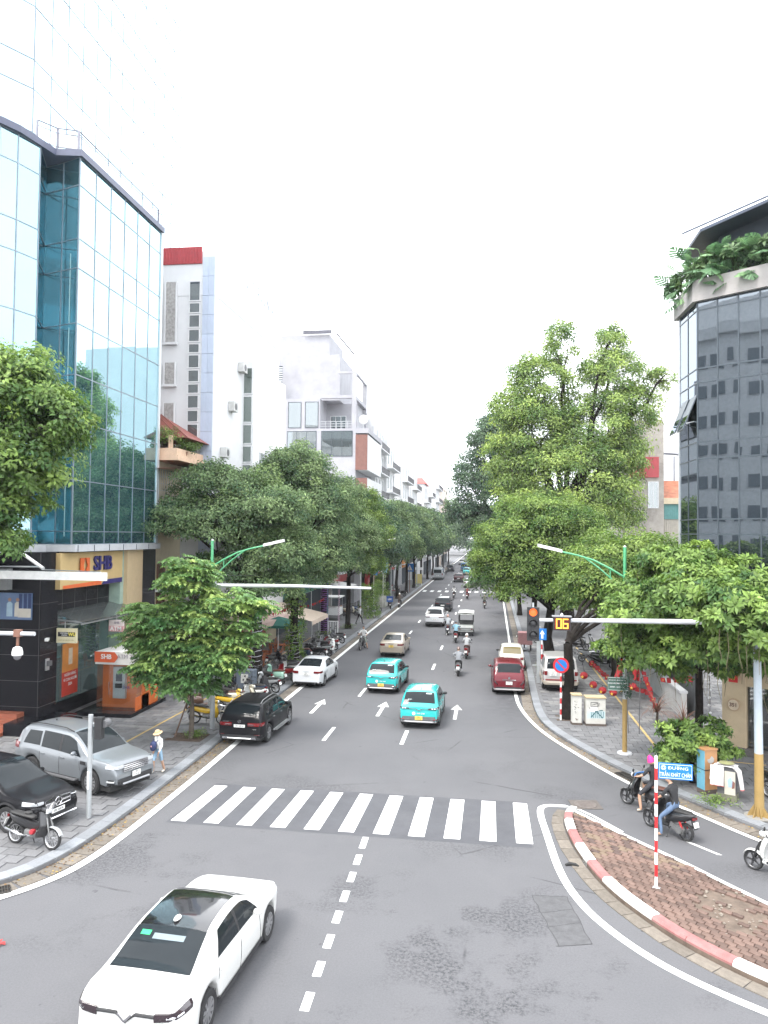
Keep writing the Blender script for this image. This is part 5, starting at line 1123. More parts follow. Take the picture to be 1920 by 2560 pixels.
rider('woman in a white blouse and patterned skirt facing the camera at the left kerb', UBB, -9.2, 55.6, 172, WHT, ('skirt', (.2,.22,.2)), 'hair', None, 'dark motorbike facing the camera at the left kerb', 'black', None, ride_pose(.05, foot=-1), 'short', False)
rider('rider with a white helmet and wide brown cape at the far left kerb', SCB, -10.3, 88.6, 0, ('cape', (.08,.06,.05)), BLKC, 'helmet', helm('white', (.75,.75,.72)), 'scooter at the left kerb beyond the blue delivery box', 'black')
lex = cpy(SCB, (-11.0,85.8,.1), R(6), 'delivery motorbike with a blue box standing at the left kerb', 'navy', None, lean=R(-5)); lex.name = 'delivery_scooter'
t = thing('delivery_box', 'blue delivery box with white letters strapped on the back of a scooter', 'box', (-11.0,84.98,.97), R(6))
q = MB(); q.box(-.36,.36,-.32,.32,0,.56); q.build('box', mat('box_blue', (.02,.09,.34), .5, dirt=.15), t); q = MB(); q.box(-.38,.38,-.34,.34,.56,.62); q.build('lid', mat('box_blue_dark', (.015,.06,.24), .5), t); text('LEX', .26, mat('letter_white', (.75,.75,.75), .5), t, (0,-.325,.3), 0, .004, bold=.008)
figure('person', 'rider in a black shirt and jeans on the black scooter by the island', ride_pose(.18, foot=-1, turn=-.5), [cloth(*BLKC), cloth(*BLKC), SKIN, cloth(*JEAN), cloth(*JEAN), SKIN, SKIN], (5.2,22.85,0), R(38), 'hair', None, group=RID, fingers=True)
rider('rider in black with bare legs and a pink hood behind the street name pole', BK_VE, 4.95, 24.75, 48, BLKC, ('shorts', (.03,.03,.035)), 'hood', mat('hood_pink', (.75,.03,.2), .8), 'dark grey scooter with blue handlebar fittings stopped by the right kerb', 'grey', 'black', ride_pose(.05, foot=-1, turn=1.), 'short', False, shoe=mat('sandal_pale', (.5,.42,.33), .7), fingers=True)
q = MB(); q.tube([(-.3,.2,1.06),(-.1,.3,1.06),(.1,.3,1.06),(.3,.2,1.06)], .02, 6); q.build('bar_grip', mat('grip_blue', (.05,.16,.4), .5), [o for o in bpy.data.objects if o.get('label','').startswith('dark grey scooter with blue')][0])
MB_ = two_wheeler('ridden_scooter', 'white rounded scooter entering at the right edge of the picture', 'scooter', (7.32,20.35,0), R(48), SB['white'], SB['white'], 'vespa', group=None)
figure('person', 'rider in pale clothes mostly outside the right edge on the white scooter', ride_pose(.1), clothes(('cream', (.6,.57,.5)), GREY), (7.32,20.35,0), R(48), 'helmet', helm('white', (.75,.75,.72)), group=RID)
# pedestrians
def stand_pose(step=.25, arm=.2, back=0.):
    J = dict(pelvis=(0,0,.93), waist=(0,.0,1.08), chest=(0,.02,1.32), neck=(0,.03,1.47), head=(0,.05,1.54), face=(0,1,0))
    for s, g in (('L',-1),('R',1)):
        d = step*g; J['sho'+s] = (g*.18,.02,1.38); J['elb'+s] = (g*.24,-d*arm-.02,1.12); J['wri'+s] = (g*.23,-d*arm*1.2+.1,.9); J['hand'+s] = (g*.22,-d*arm*1.2+.13,.82)
        J['hip'+s] = (g*.09,0,.9); J['knee'+s] = (g*.1,d*.6+.04,.5); J['ank'+s] = (g*.1,d-.02,.09); J['toe'+s] = (g*.12,d+.13,.05)
    return J
ped = figure('person', 'pedestrian in a straw hat with a navy backpack walking on the left pavement', stand_pose(.2), [cloth(*WHT), cloth(*WHT), cloth(*WHT), cloth('lightdenim', (.25,.38,.5)), SKIN, mat('shoe_cream', (.55,.5,.42), .7), SKIN], (-11.35,25.2,.13), R(150), 'hat', mat('straw', (.5,.36,.2), .9, var=.2, scale=30, bump=.3), fingers=True, sc=.88)
bp_ = thing('backpack', 'small navy backpack worn by the pedestrian in the straw hat', 'backpack', (-11.35,25.2,.13), R(150)); q = loft([(.0,.17,1.13,.11,.12),(0,.24,1.1,.14,.17),(0,.3,1.08,.12,.15),(0,.32,1.08,.06,.08)], 10); q.build('bag', mat('bag_navy', (.02,.03,.09), .8), bp_, True, loc=(0,-.02,-.12))
q = MB(); q.tube([(-.13,.12,1.28),(-.02,.2,1.12)], .014, 5); q.tube([(.13,.14,1.28),(.03,.2,1.1)], .014, 5); q.build('strap', MATS['bag_navy'], bp_, loc=(0,0,-.1)); MB().lathe([(.03,0),(.025,.012),(0,.014)], axis='y', n=10).build('charm', mat('charm_pink', (.6,.3,.3), .6), bp_, loc=(0,.31,.98))
figure('person', 'man in a white shirt and black trousers walking on the far left pavement', stand_pose(.3), [cloth(*WHT), cloth(*WHT), cloth(*WHT), cloth(*BLKC), cloth(*BLKC), M_PLAST, SKIN], (-11.9,69.8,.13), R(-60), 'hair', None, sc=1.03)
def sit_pose(z=.45):
    J = dict(pelvis=(0,0,z+.12), waist=(0,.03,z+.27), chest=(0,.12,z+.5), neck=(0,.18,z+.64), head=(0,.21,z+.71), face=(0,1,-.3))
    for s, g in (('L',-1),('R',1)):
        J['sho'+s] = (g*.18,.12,z+.55); J['elb'+s] = (g*.26,.25,z+.32); J['wri'+s] = (g*.14,.45,z+.28); J['hand'+s] = (g*.1,.52,z+.28); J['hip'+s] = (g*.1,.05,z+.08); J['knee'+s] = (g*.16,.45,z+.06); J['ank'+s] = (g*.15,.42,.08); J['toe'+s] = (g*.16,.56,.05)
    return J
figure('person', 'person in a red shirt sitting bent forward at the cafe under the trees', sit_pose(), clothes(('redshirt', (.42,.04,.03)), BLKC, None, 'short'), (-14.6,45.2,.13), R(-80), 'hair', mat('hair_grey', (.25,.24,.23), .7))
figure('person', 'person in a black shirt seen from behind sitting among the parked motorbikes', sit_pose(.5), clothes(BLKC, BLKC, None, 'short'), (-13.0,36.9,.13), R(20), 'hair')
# the distant crowd of motorbikes: single riders, copied with their machines
crowd = random.Random(5); protos = [o for o in bpy.data.objects if o.get('group') == RID and o.parent is None][:6]; pb = [o for o in bpy.data.objects if o.get('group') == 'ridden motorbikes on the road' and o.parent is None][:6]
XG = 'distant swarm of motorbikes filling the right lanes'; XP = 'distant riders filling the right lanes'
sh_ = [cloth('c%s' % k, c) for k, c in zip('abcdef', ((.3,.1,.12),(.1,.12,.2),(.5,.5,.5),(.15,.2,.14),(.4,.34,.28),(.05,.05,.06)))]
fixed = [(-1.0,134),(-.4,137),(-3.3,176),(-1.2,178),(-.8,184),(-.2,188),(.3,183),(.7,193),(-1.4,222),(-2.4,216),(-9.2,168),(-8.7,190)]
spots = list(fixed)
while len(spots) < 62:
    x, y = crowd.uniform(-2.6, 1.6), crowd.uniform(150, 400)
    if all((x-a)**2*9+(y-b)**2*.6 > 5 for a, b in spots): spots.append((x, y))
for i, (x, y) in enumerate(spots):
    k = i % 6; a = R(crowd.uniform(-4, 4)) if x > -8 else PI
    o = dup(pb[k], (x,y,0), a, 'far off %s scooter among the swarm in the right lanes' % ['grey','dark red','red','navy','black','dull red'][k] if i >= 12 else 'small scooter %s' % ['by the right kerb beyond the silver saloon','just ahead of the one by the right kerb','right of the turquoise taxi far ahead','leading the bunch right of the far taxi','second in the bunch near the right trees','third in the bunch near the right trees','hugging the right kerb in the far bunch','ahead of the far bunch at the right','alone between the queue and the swarm','left of the red vehicle in the swarm','coming towards us beside the silver minibus','coming towards us farther up the left kerb'][i], XG if i >= 12 else 'ridden motorbikes on the road')
    p0 = protos[k]; sw = {}
    bm0 = [c for c in p0.children if c.name.startswith('body')][0].data.materials[0]; sw[bm0] = sh_[i % 6]
    p = dup(p0, (x,y,0), a, 'far off rider in %s among the swarm in the right lanes' % ['maroon','dark blue','pale grey','dull green','cream','black'][k] if i >= 12 else 'small rider %s' % ['by the right kerb beyond the silver saloon','just ahead of the one by the right kerb','right of the turquoise taxi far ahead','leading the bunch right of the far taxi','second in the bunch near the right trees','third in the bunch near the right trees','hugging the right kerb in the far bunch','ahead of the far bunch at the right','alone between the queue and the swarm','left of the red vehicle in the swarm','coming towards us beside the silver minibus','coming towards us farther up the left kerb'][i], XP if i >= 12 else RID, sw)
# ---------------------------------------------------------------- buildings
G_CYAN = glassmat('tower_glass', (.2,.46,.53), .3, (.6,.86,.94), .6, .012, .3); G_TOWER = glassmat('upper_tower_glass', (.3,.52,.58), .42, (.78,.95,1.), .5, .012, .4)
G_DARK = glassmat('grey_glass', (.06,.08,.1), .2, (.72,.8,.88), .45, .015, .12)
G_PLAIN = glassmat('window_glass', (.3,.36,.38), .2, (.95,1,1), .5, .02, .3)
G_CLEAR = glassmat('clear_glass', (.92,.96,.96), .03, (1,1,1), 1.0, .02, .2)
M_MUL = mat('mullion_grey', (.2,.24,.28), .4, .4); M_MULD = mat('mullion_dark', (.06,.075,.09), .4, .3); M_ALU = mat('aluminium', (.52,.53,.54), .35, .6, var=.05)
M_GRAN = mat('black_granite', (.014,.014,.017), .16, var=.5, scale=30, spec=.14)
M_BEIGE = mat('beige_panel', (.5,.38,.23), .45, var=.06, dirt=.12); M_STONE = mat('ledge_stone', (.42,.43,.45), .6, var=.08, dirt=.3, dirtcol=(.2,.2,.2))
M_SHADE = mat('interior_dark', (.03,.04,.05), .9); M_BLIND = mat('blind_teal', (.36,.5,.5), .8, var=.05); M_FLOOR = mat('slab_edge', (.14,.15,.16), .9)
M_TILE = mat('step_tile', (.3,.1,.06), .4, var=.15, scale=3)
WHITEW = mat('white_render', (.58,.585,.595), .8, var=.05, scale=.8, dirt=.22, dirtcol=(.42,.42,.42)); GREYW = mat('grey_render', (.32,.32,.345), .85, var=.12, scale=.6, dirt=.5, dirtcol=(.26,.26,.28), detail=9); CREAM = mat('cream_render', (.56,.48,.34), .8, var=.08, scale=1, dirt=.3)
def facade(parent, a, b, rows, n, gmat, frame, t=.03, mull=.045, out=(0, -1), fname='mullions', vis=1., rec=0.):
    """curtain wall from plan point a to b: one pane object per bay and row, mullions in one frame part"""
    a = Vector(a); b = Vector(b); d = (b-a); L_ = d.length; d /= L_; an = math.atan2(d.y, d.x); w = L_/n; nr = Vector((d.y, -d.x))
    q = MB()
    for j in range(len(rows)-1):
        z0, z1 = rows[j], rows[j+1]
        for i in range(n):
            c = a+d*(w*(i+.5))
            o = piece('glass_pane', gmat, parent, (c.x, c.y, (z0+z1)/2), (w-mull*.6, t, z1-z0-mull*.6), an); o.rotation_euler = (random.gauss(0, .0022), 0, an+random.gauss(0, .0022))
    for i in range(n+1): p = a+d*(w*i)+nr*.012; q.bar((*p, rows[0]), (*p, rows[-1]), mull, .05, up=(d.x, d.y, 0))
    for z in rows: q.bar((*(a+nr*.012), z), (*(b+nr*.012), z), .046, mull)
    q.build(fname, frame, parent); return an
def bank():
    t = thing('bank_building', 'tall cyan glass bank building with stone ledge and black granite ground floor', 'building', (0,0,0))
    rows = [7.94,8.53,10.85,13.49,15.62,17.96,20.48,21.83,24.29,25.55]
    P1, P2, P3, P4 = (-20.6,32.2), (-19.5,31.86), (-18.5,31.5), (-18.5,40.05); BAY = [(-23.6,25.6),(-21.6,27.0),(-20.4,28.52),(-20.07,29.29),(-19.78,30.42)]
    facade(t, P3, P4, rows, 6, G_CYAN, M_MUL); facade(t, P2, P3, rows, 1, G_CYAN, M_MUL); facade(t, P1, P2, rows, 1, G_CYAN, M_MUL)
    for a, b in zip(BAY[:-1], BAY[1:]): facade(t, a, b, rows, 1, G_CYAN, M_MUL)
    facade(t, (-19.78,30.42), (-20.6,32.2), rows, 1, G_CYAN, M_MUL)
    # rooms behind the glass: floor slabs, back wall, blinds hung at different heights
    q = MB()
    for z in (7.9,11.2,14.6,18.0,21.4,24.9): q.prism([(-18.75,32.0),(-18.75,39.9),(-27,39.9),(-27,26.5),(-22,27.6),(-20.6,28.8),(-20.3,30.4),(-20.9,32.7),(-19.5,32.4)], z-.32, z)
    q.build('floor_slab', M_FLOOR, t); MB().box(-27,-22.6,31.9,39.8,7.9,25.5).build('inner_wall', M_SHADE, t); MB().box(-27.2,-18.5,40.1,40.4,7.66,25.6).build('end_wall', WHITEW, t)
    MB().box(-18.56,-18.42,40.0,40.14,7.6,25.6).build('corner_trim', M_ALU, t)
    for i in range(6):
        for z0, z1 in ((8.3,11.0),(11.2,14.4),(14.6,17.8),(18.,21.2)):
            if random.random() < .82:
                dr = random.choice((0,0,0,.5,1.1)) if z0 < 9 else 0; MB().box(-18.95,-18.93,31.62+i*1.425,31.62+i*1.425+(1.0 if i % 2 else .95),z0+dr,z1).build('blind', M_BLIND, t)
    for a, b in ((P1,P2),(P2,P3)):
        for z0, z1 in ((8.4,11.0),(11.2,14.4),(14.6,17.8),(18.,21.2)):
            a_, b_ = Vector(a)+Vector((0,.45)), Vector(b)+Vector((0,.45)); q = MB(); q.plate([(*a_.lerp(b_,.1),z0),(*a_.lerp(b_,.62),z0),(*a_.lerp(b_,.62),z1),(*a_.lerp(b_,.1),z1)], .01); q.build('blind', M_BLIND, t)
    bk = mat('backing_teal', (.05,.115,.135), .7, var=.1, scale=.4); q = MB(); q.plate([(-18.62,31.9,7.95),(-19.5,32.2,7.95),(-19.5,32.2,25.5),(-18.62,31.9,25.5)], .02); q.plate([(-19.52,32.2,7.95),(-20.6,32.55,7.95),(-20.6,32.55,25.5),(-19.52,32.2,25.5)], .02); q.build('recess_dark_backing', bk, t)  # added dark teal sheets give the glass recess its reflected darkness
    for i, s in enumerate((31.9,33.4,36.2)): MB().box(-19.6,-18.9,s,s+1.0,7.9,9.1).build('cabinet', CREAM, t)
    # roof slab edge and stone ledge
    out_ = lambda k: [(-23.6-k*.3,25.6-k),(-21.55,27.0-k),(-20.3+k*.5,28.45),(-19.95+k*.6,29.2),(-19.49,31.2-k*.2),(-18.46+k,31.42-k*.4),(-18.46+k,40.2),(-27,40.2),(-27,25.6-k)]
    MB().prism(out_(.12), 25.56, 25.86).build('roof_edge', mat('roof_edge_blue', (.09,.1,.15), .5), t)
    q = MB(); q.prism(out_(.22), 7.62, 7.93); q.build('stone_ledge', M_STONE, t)
    q = MB()
    for y in np.arange(31.6,40,1.42): q.box(-18.24,-18.215,y-.008,y+.008,7.63,7.92)
    q.build('ledge_joint', M_SHADE, t, kind='stuff')
    # roof terrace balustrade
    B = thing('roof_balustrade', 'pale metal balustrade with close bars on the lower roof of the glass building', 'railing', (0,0,0))
    wm = mat('rail_pale', (.55,.55,.57), .5); q = MB(); pl = [(-20.0,30.5),(-19.5,31.28),(-18.65,31.6),(-18.65,40.0)]
    for a, b in zip(pl[:-1], pl[1:]): q.tube([(*a,26.85),(*b,26.85)], .035, 6); q.tube([(*a,26.62),(*b,26.62)], .02, 5); q.tube([(*a,25.98),(*b,25.98)], .02, 5)
    q.build('handrail', mat('rail_dark', (.2,.2,.24), .5), B); k = 0
    for a, b in zip(pl[:-1], pl[1:]):
        a, b = Vector(a), Vector(b); n = int((b-a).length/.16)
        for i in range(n): p = a.lerp(b, i/n); piece('baluster', wm, B, (p.x, p.y, 26.3), (.022,.022,.66))
    for p in pl: MB().box(p[0]-.04,p[0]+.04,p[1]-.04,p[1]+.04,25.86,26.85).build('post', MATS['rail_dark'], B)
    MB().plate([(-19.45,31.3,26.0),(-18.7,31.62,26.0),(-18.7,31.62,26.6),(-19.45,31.3,26.6)], .02).build('solid_panel', WHITEW, B)
    # tower
    T = thing('glass_tower', 'upper glass tower set back above the roof terrace', 'tower', (0,0,0))
    tr = [25.9,27.86,29.98,31.43,34.06,36.1,38.2,39.7,42.3,44.4,46.5]
    facade(T, (-22,33.17), (-22,50.6), tr, 12, G_TOWER, M_MUL, mull=.04); A = [(-26.6,28.6),(-24.2,30.2),(-22.9,31.7),(-22,33.17)]
    for a, b in zip(A[:-1], A[1:]): facade(T, a, b, tr, 1, G_TOWER, M_MUL, mull=.04)
    q = MB()
    for z in (25.9,29.3,32.7,36.1,39.5,42.9,46.5): q.prism([(-22.3,33.3),(-22.3,50.5),(-30,50.5),(-30,29.6),(-26.4,29.2),(-24.3,30.6),(-23.2,31.9)], z-.3, z)
    q.build('floor_slab', M_FLOOR, T); MB().box(-30,-24.6,33,50.4,25.9,46.2).build('inner_wall', mat('interior_pale', (.3,.34,.36), .9), T)
    # ground floor
    MB().box(-26,-18.95,30.0,31.3,.12,7.62).build('granite_pillar', M_GRAN, t)
    q = MB()
    for z in np.arange(1.0,7.6,1.1): q.box(-21.4,-18.94,29.992,30.0,z-.008,z+.008); q.box(-18.95,-18.942,30.0,31.3,z-.008,z+.008)
    for x in (-19.0,-21.4): q.box(x-.007,x+.007,29.99,30.0,.2,7.6)
    q.build('tile_joint', mat('joint_grey', (.07,.07,.07), .7), t, kind='stuff')
    MB().box(-26,-19.35,31.3,36.6,4.75,7.62).build('granite_band', M_GRAN, t); q = MB()
    for y in np.arange(32.3,36.6,1.05): q.box(-19.35,-19.34,y-.008,y+.008,4.8,6)
    q.box(-19.35,-19.34,31.3,36.6,5.2,5.215); q.build('tile_joint', MATS['joint_grey'], t, kind='stuff')
    MB().box(-19.4,-18.55,36.95,38.7,.12,7.6).build('beige_pillar', M_BEIGE, t); MB().box(-19.4,-18.75,36.6,36.95,.12,7.6).build('green_strip', mat('green_glass_strip', (.3,.4,.34), .15), t); MB().box(-26,-18.6,38.7,40.4,.12,7.62).build('granite_pillar', M_GRAN, t)
    q = MB(); q.box(-26,-19.3,31.3,36.6,.12,.75); q.build('plinth', M_GRAN, t)
    for i in range(4):
        y0 = 31.35+i*1.3; MB().box(-19.32,-19.29,y0,y0+1.27,.78,4.72).build('shopfront_glass', glassmat('shop_glass', (.42,.62,.62), .12, (.9,1,1), .45, .02, .2), t)
    MB().box(-19.4,-19.33,31.35,32.15,.8,4.7).build('frosted_panel', mat('frost', (.42,.58,.58), .6), t); MB().box(-19.42,-19.35,33.6,34.9,2.2,4.7).build('frosted_panel', MATS['frost'], t)
    MB().box(-26,-22.5,31.3,36.6,.12,4.75).build('inner_wall', M_SHADE, t); MB().box(-22.4,-19.4,31.3,36.6,.12,.14).build('lobby_floor', mat('lobby_floor_grey', (.12,.12,.12), .3), t)
    MB().plate([(-19.3,32.3,.95),(-19.27,32.3,.95),(-19.27,32.3,3.35),(-19.3,32.3,3.35)], .001).build('banner_edge', M_PLW, t)
    # entrance side (left of pillar): dark wall, poster, steps
    MB().box(-34,-21.2,30.6,31.3,.12,7.62).build('entrance_wall', mat('entrance_dark', (.05,.05,.055), .4, var=.2), t); MB().box(-30,-21.5,30.45,30.6,.6,3.6).build('entrance_glass', G_DARK, t)
    MB().box(-24,-20.3,29.6,30.5,6.0,6.9).build('canopy_box', mat('canopy_box_grey', (.27,.28,.28), .6), t)
    for i in range(4): MB().box(-27,-19.6,29.9-.42*(4-i),30.0-.42*(3-i) if i < 3 else 30.0,.12,.12+.17*(i+1)).build('step', M_TILE, t)
    MB().box(-19.6,-18.7,28.6,30.0,.12,.62).build('step_wall', M_GRAN, t); MB().box(-18.9,-17.6,30.4,31.2,.12,.55).build('planter_block', M_GRAN, t)
    P = MB().box(-22.3,-19.32,29.93,29.985,4.72,5.86).build('poster_screen', mat('poster_sky', (.1,.16,.28), .4, var=.2, scale=.8), t)
    q = MB(); q.box(-19.95,-19.36,29.915,29.93,4.82,5.2); q.build('poster_sofa', mat('poster_cream', (.5,.47,.4), .6), P)
    for x, m_ in ((-20.35,mat('poster_blue', (.3,.42,.5), .6)),(-19.98,MATS['poster_cream'])):
        q = MB(); q.prism([(x-.14,4.85),(x+.14,4.85),(x+.13,5.4),(x+.05,5.48),(x-.05,5.48),(x-.13,5.4)], -.012, 0); q.v = [(a, 29.924-c, b) for a, b, c in q.v]; q.build('poster_figure', m_, P); MB().lathe([(.08,0),(.07,.006),(0,.008)], axis='y', n=12).build('poster_head', mat('poster_skin', (.3,.18,.13), .6), P, loc=(x+.01,29.91,5.57))
    for x in (-19.85,-19.62,-19.42): MB().box(x-.07,x+.07,29.918,29.93,5.2,5.84).build('poster_curtain', mat('poster_navy', (.02,.04,.12), .6), P)
    return t
BANK = bank()
# signs hung on the bank
t = thing('bank_sign', 'tan wall sign with orange mark and navy capital letters over the bank front', 'sign', (0,0,0))
MB().box(-19.33,-18.72,31.05,36.75,5.95,7.56).build('sign_panel', mat('sign_tan', (.5,.36,.17), .5, var=.05), t); q = MB(); q.add([(-18.70,31.25,5.96),(-18.70,34.6,5.96),(-18.70,34.6,6.16),(-18.70,31.25,6.1)], [(0,1,2,3)]); q.build('orange_stripe', mat('sign_orange', (.6,.12,.03), .5), t); q = MB(); q.add([(-18.70,34.6,5.96),(-18.70,36.7,5.96),(-18.70,36.7,6.2),(-18.70,34.9,6.18)], [(0,1,2,3)]); q.build('navy_stripe', mat('sign_navy', (.03,.025,.13), .5), t)
o = text('SHB', .95, MATS['sign_navy'], t, (-18.66,34.65,6.98), PI/2, .04, bold=.02, sx=1.05); 
q = MB(); q.plate([(-18.66,32.55,6.62),(-18.66,32.95,6.62),(-18.66,32.8,6.95),(-18.66,32.95,7.3),(-18.66,32.55,7.3)], .04); q.plate([(-18.66,33.0,6.62),(-18.66,33.35,6.62),(-18.66,33.35,7.3),(-18.66,33.0,7.3),(-18.66,33.18,6.95)], .04); q.build('orange_mark', MATS['sign_orange'], t)
t = thing('banner', 'orange and red upright banner with white lettering in the bank window', 'banner', (-19.26,32.93,2.15), PI/2)
MB().box(-.66,.66,-.012,.012,-.1,1.2).build('upper_half', mat('banner_orange', (.6,.23,.05), .6, var=.3, scale=.8), t); MB().box(-.66,.66,-.012,.012,-1.2,-.1).build('lower_half', mat('banner_red', (.5,.05,.03), .6, var=.1), t)
MB().box(-.16,.16,-.02,-.012,.2,.95).build('phone_picture', mat('banner_cream', (.6,.5,.38), .6, var=.2, scale=4), t)
for i, (s, z) in enumerate((('NGÂN HÀNG',-.25),('VÌ CON NGƯỜI',-.48),('2024',-.7))): text(s, .185, M_PLW, t, (0,-.02,z), 0, .003, sx=.86)
t = thing('money_transfer_sign', 'cream box sign with a black WESTERN UNION strip hung above the banner', 'sign', (-18.42,31.2,3.92))
MB().box(-.47,.47,-.06,.06,-.32,.32).build('box', mat('sign_cream', (.62,.57,.38), .5), t); MB().box(-.4,.4,-.066,-.06,-.04,.16).build('black_strip', M_INK, t)
text('WESTERN', .085, M_PLW, t, (-.12,-.07,.105), 0, .003); text('UNION', .085, M_PLW, t, (-.1,-.07,.02), 0, .003); text('WU', .2, mat('letter_yellow', (.7,.6,.1), .5), t, (.27,-.07,.06), 0, .003, bold=.008); text('DỊCH VỤ CHUYỂN TIỀN', .065, mat('letter_olive', (.25,.22,.05), .6), t, (0,-.066,-.2), 0, .002)
MB().bar((-.1,0,.32),(-.1,.0,.62),.03,.03).build('hanger', M_ALU, t)
t = thing('atm_sign', 'small pink and white ATM box sign hanging under the glass canopy', 'sign', (-17.55,34.0,4.05))
MB().box(-.36,.36,-.07,.07,0,.27).build('upper_half', mat('sign_pale', (.62,.55,.53), .5), t); MB().box(-.36,.36,-.07,.07,-.27,0).build('lower_half', mat('sign_pink', (.55,.3,.3), .5), t); text('ATM', .28, M_PLW, t, (0,-.08,-.14), 0, .004, bold=.008); text('SHB', .15, mat('letter_grey', (.25,.22,.25), .6), t, (.04,-.08,.14), 0, .003, bold=.004)
MB().bar((0,0,.27),(0,0,.5),.03,.03).build('hanger', M_ALU, t)
t = thing('glass_canopy', 'tilted smoked glass canopy on steel brackets over the bank window', 'canopy', (0,0,0))
q = MB(); q.plate([(-19.3,31.2,4.95),(-17.6,31.0,4.55),(-17.6,38.0,4.55),(-19.3,38.0,4.95)][::-1], .03); q.build('glass', glassmat('canopy_glass', (.3,.33,.33), .12, (1,1,1), .35, .1, .2), t)
for y in (31.4,33.0,34.6,36.2,37.7): MB().bar((-19.3,y,4.6),(-17.7,y,4.48),.07,.07).build('bracket', M_ALU, t)
MB().tube([(-17.75,31.2,4.44),(-17.75,38.0,4.44)], .04, 8).build('front_tube', M_ALU, t)
t = thing('entrance_canopy', 'long white edged canopy held by a steel tie over the bank entrance', 'canopy', (0,0,0))
MB().box(-24,-13.9,26.0,26.14,6.72,7.02).build('white_fascia', mat('fascia_white', (.74,.74,.72), .6, dirt=.15), t); q = MB(); q.prism([(-24,26.14),(-14.2,26.14),(-18.6,29.5),(-24,29.5)], 6.78, 6.84); q.build('roof_glass', mat('canopy_dark', (.05,.055,.06), .3), t)
MB().tube([(-24,29.4,7.0),(-18.7,29.4,7.02)], .035, 6).build('back_rail', M_ALU, t); MB().tube([(-20.5,29.9,8.0),(-18.0,28.6,7.0)], .07, 8).build('steel_tie', mat('tie_white', (.6,.6,.6), .5), t); MB().tube([(-18.6,29.45,6.9),(-14.3,26.4,7.02)], .02, 5).build('side_rail', M_ALU, t)
t = thing('atm_booth', 'orange cash machine booth with glass front and SHB roof sign', 'booth', (0,0,0))
MB().box(-18.6,-15.9,32.3,36.0,.13,.3).build('granite_platform', M_GRAN, t); MB().box(-17.95,-16.0,33.55,35.3,.3,2.45).build('back_wall', mat('atm_orange', (.62,.14,.03), .45, var=.06), t); MB().box(-16.06,-16.0,33.0,34.3,.3,.9).build('side_wall', MATS['atm_orange'], t)
for x0, x1 in ((-17.95,-17.3),(-17.28,-16.02)): MB().box(x0,x1,33.0,33.03,.33,2.4).build('front_glass', G_CLEAR, t)
MB().box(-16.03,-16.0,33.05,34.3,.92,2.4).build('side_glass', G_CLEAR, t); MB().box(-17.97,-17.94,33.05,34.3,.3,2.4).build('side_glass', G_CLEAR, t)
q = MB(); q.box(-18.0,-15.95,32.9,35.4,2.4,2.98); q.build('roof_box', mat('atm_roof', (.62,.6,.57), .5, dirt=.2), t); q = MB(); q.add([(-18.02,32.88,2.5),(-17.05,32.88,2.5),(-16.85,32.88,2.74),(-17.05,32.88,2.98),(-18.02,32.88,2.98)], [(0,1,2,3,4)]); q.build('orange_flag', mat('flag_orange', (.58,.1,.03), .5), t)
text('SHB', .3, M_PLW, t, (-17.45,32.87,2.75), 0, .004, bold=.006); text('ATM 24h', .26, MATS['letter_grey'], t, (-16.42,32.87,2.78), 0, .004)
m_ = MB().box(-17.35,-16.75,33.38,33.55,.75,2.2).build('cash_machine', mat('atm_grey', (.42,.42,.43), .4), t); MB().box(-17.2,-16.9,33.35,33.38,1.55,1.9).build('screen', mat('atm_screen', (.03,.04,.07), .2), m_); MB().box(-17.2,-16.9,33.28,33.38,1.25,1.45).build('keypad', M_PLAST, m_)
MB().tube([(-17.33,32.96,1.0),(-17.33,32.96,1.6)], .018, 6).build('door_handle', M_CHR, t); text('SHB', .2, MATS['sign_navy'], t, (-16.5,32.98,1.35), 0, .003)
t = thing('security_camera', 'white bullet security camera on the black granite corner', 'camera', (-18.85,30.4,3.85), R(20))
MB().box(-.06,.06,-.28,.08,-.05,.06).build('housing', M_PLW, t); MB().bar((0,.05,-.02),(-.02,.2,-.1),.04,.04).build('arm', M_ALU, t)
t = thing('wall_lamp', 'small grey floodlight box on the black granite pillar', 'lamp', (-18.93,30.5,2.75), 0); MB().box(0,.06,-.12,.12,-.25,.25).build('back_plate', M_ALU, t); MB().box(.06,.2,-.1,.1,-.05,.16).build('hood', M_GREYPL, t)
def windows(par, a, b, z0, z1, xs, gm=None, fm=None, dep=.12, bars=1):
    """windows set into the wall face a->b (plan): each a frame part with a pane sub-part"""
    a = Vector(a); b = Vector(b); d = (b-a).normalized(); an = math.atan2(d.y, d.x)
    for u0, u1 in xs:
        c = a+d*((u0+u1)/2); w = u1-u0; h = z1-z0; q = MB()
        q.box(-w/2,-w/2+.07,-.04,.05,-h/2,h/2); q.box(w/2-.07,w/2,-.04,.05,-h/2,h/2); q.box(-w/2+.07,w/2-.07,-.04,.05,h/2-.07,h/2); q.box(-w/2+.07,w/2-.07,-.04,.05,-h/2,-h/2+.07)
        for k in range(1, bars+1): q.box(-w/2+w*k/(bars+1)-.025,-w/2+w*k/(bars+1)+.025,-.035,.03,-h/2+.07,h/2-.07)
        f = q.build('window', fm or M_ALU, par, loc=(c.x, c.y, (z0+z1)/2), rotz=an); MB().box(-w/2+.07,w/2-.07,.0,.02,-h/2+.07,h/2-.07).build('pane', gm or G_PLAIN, f); MB().box(-w/2,w/2,.06,.1,-h/2,h/2).build('reveal', M_SHADE, f)
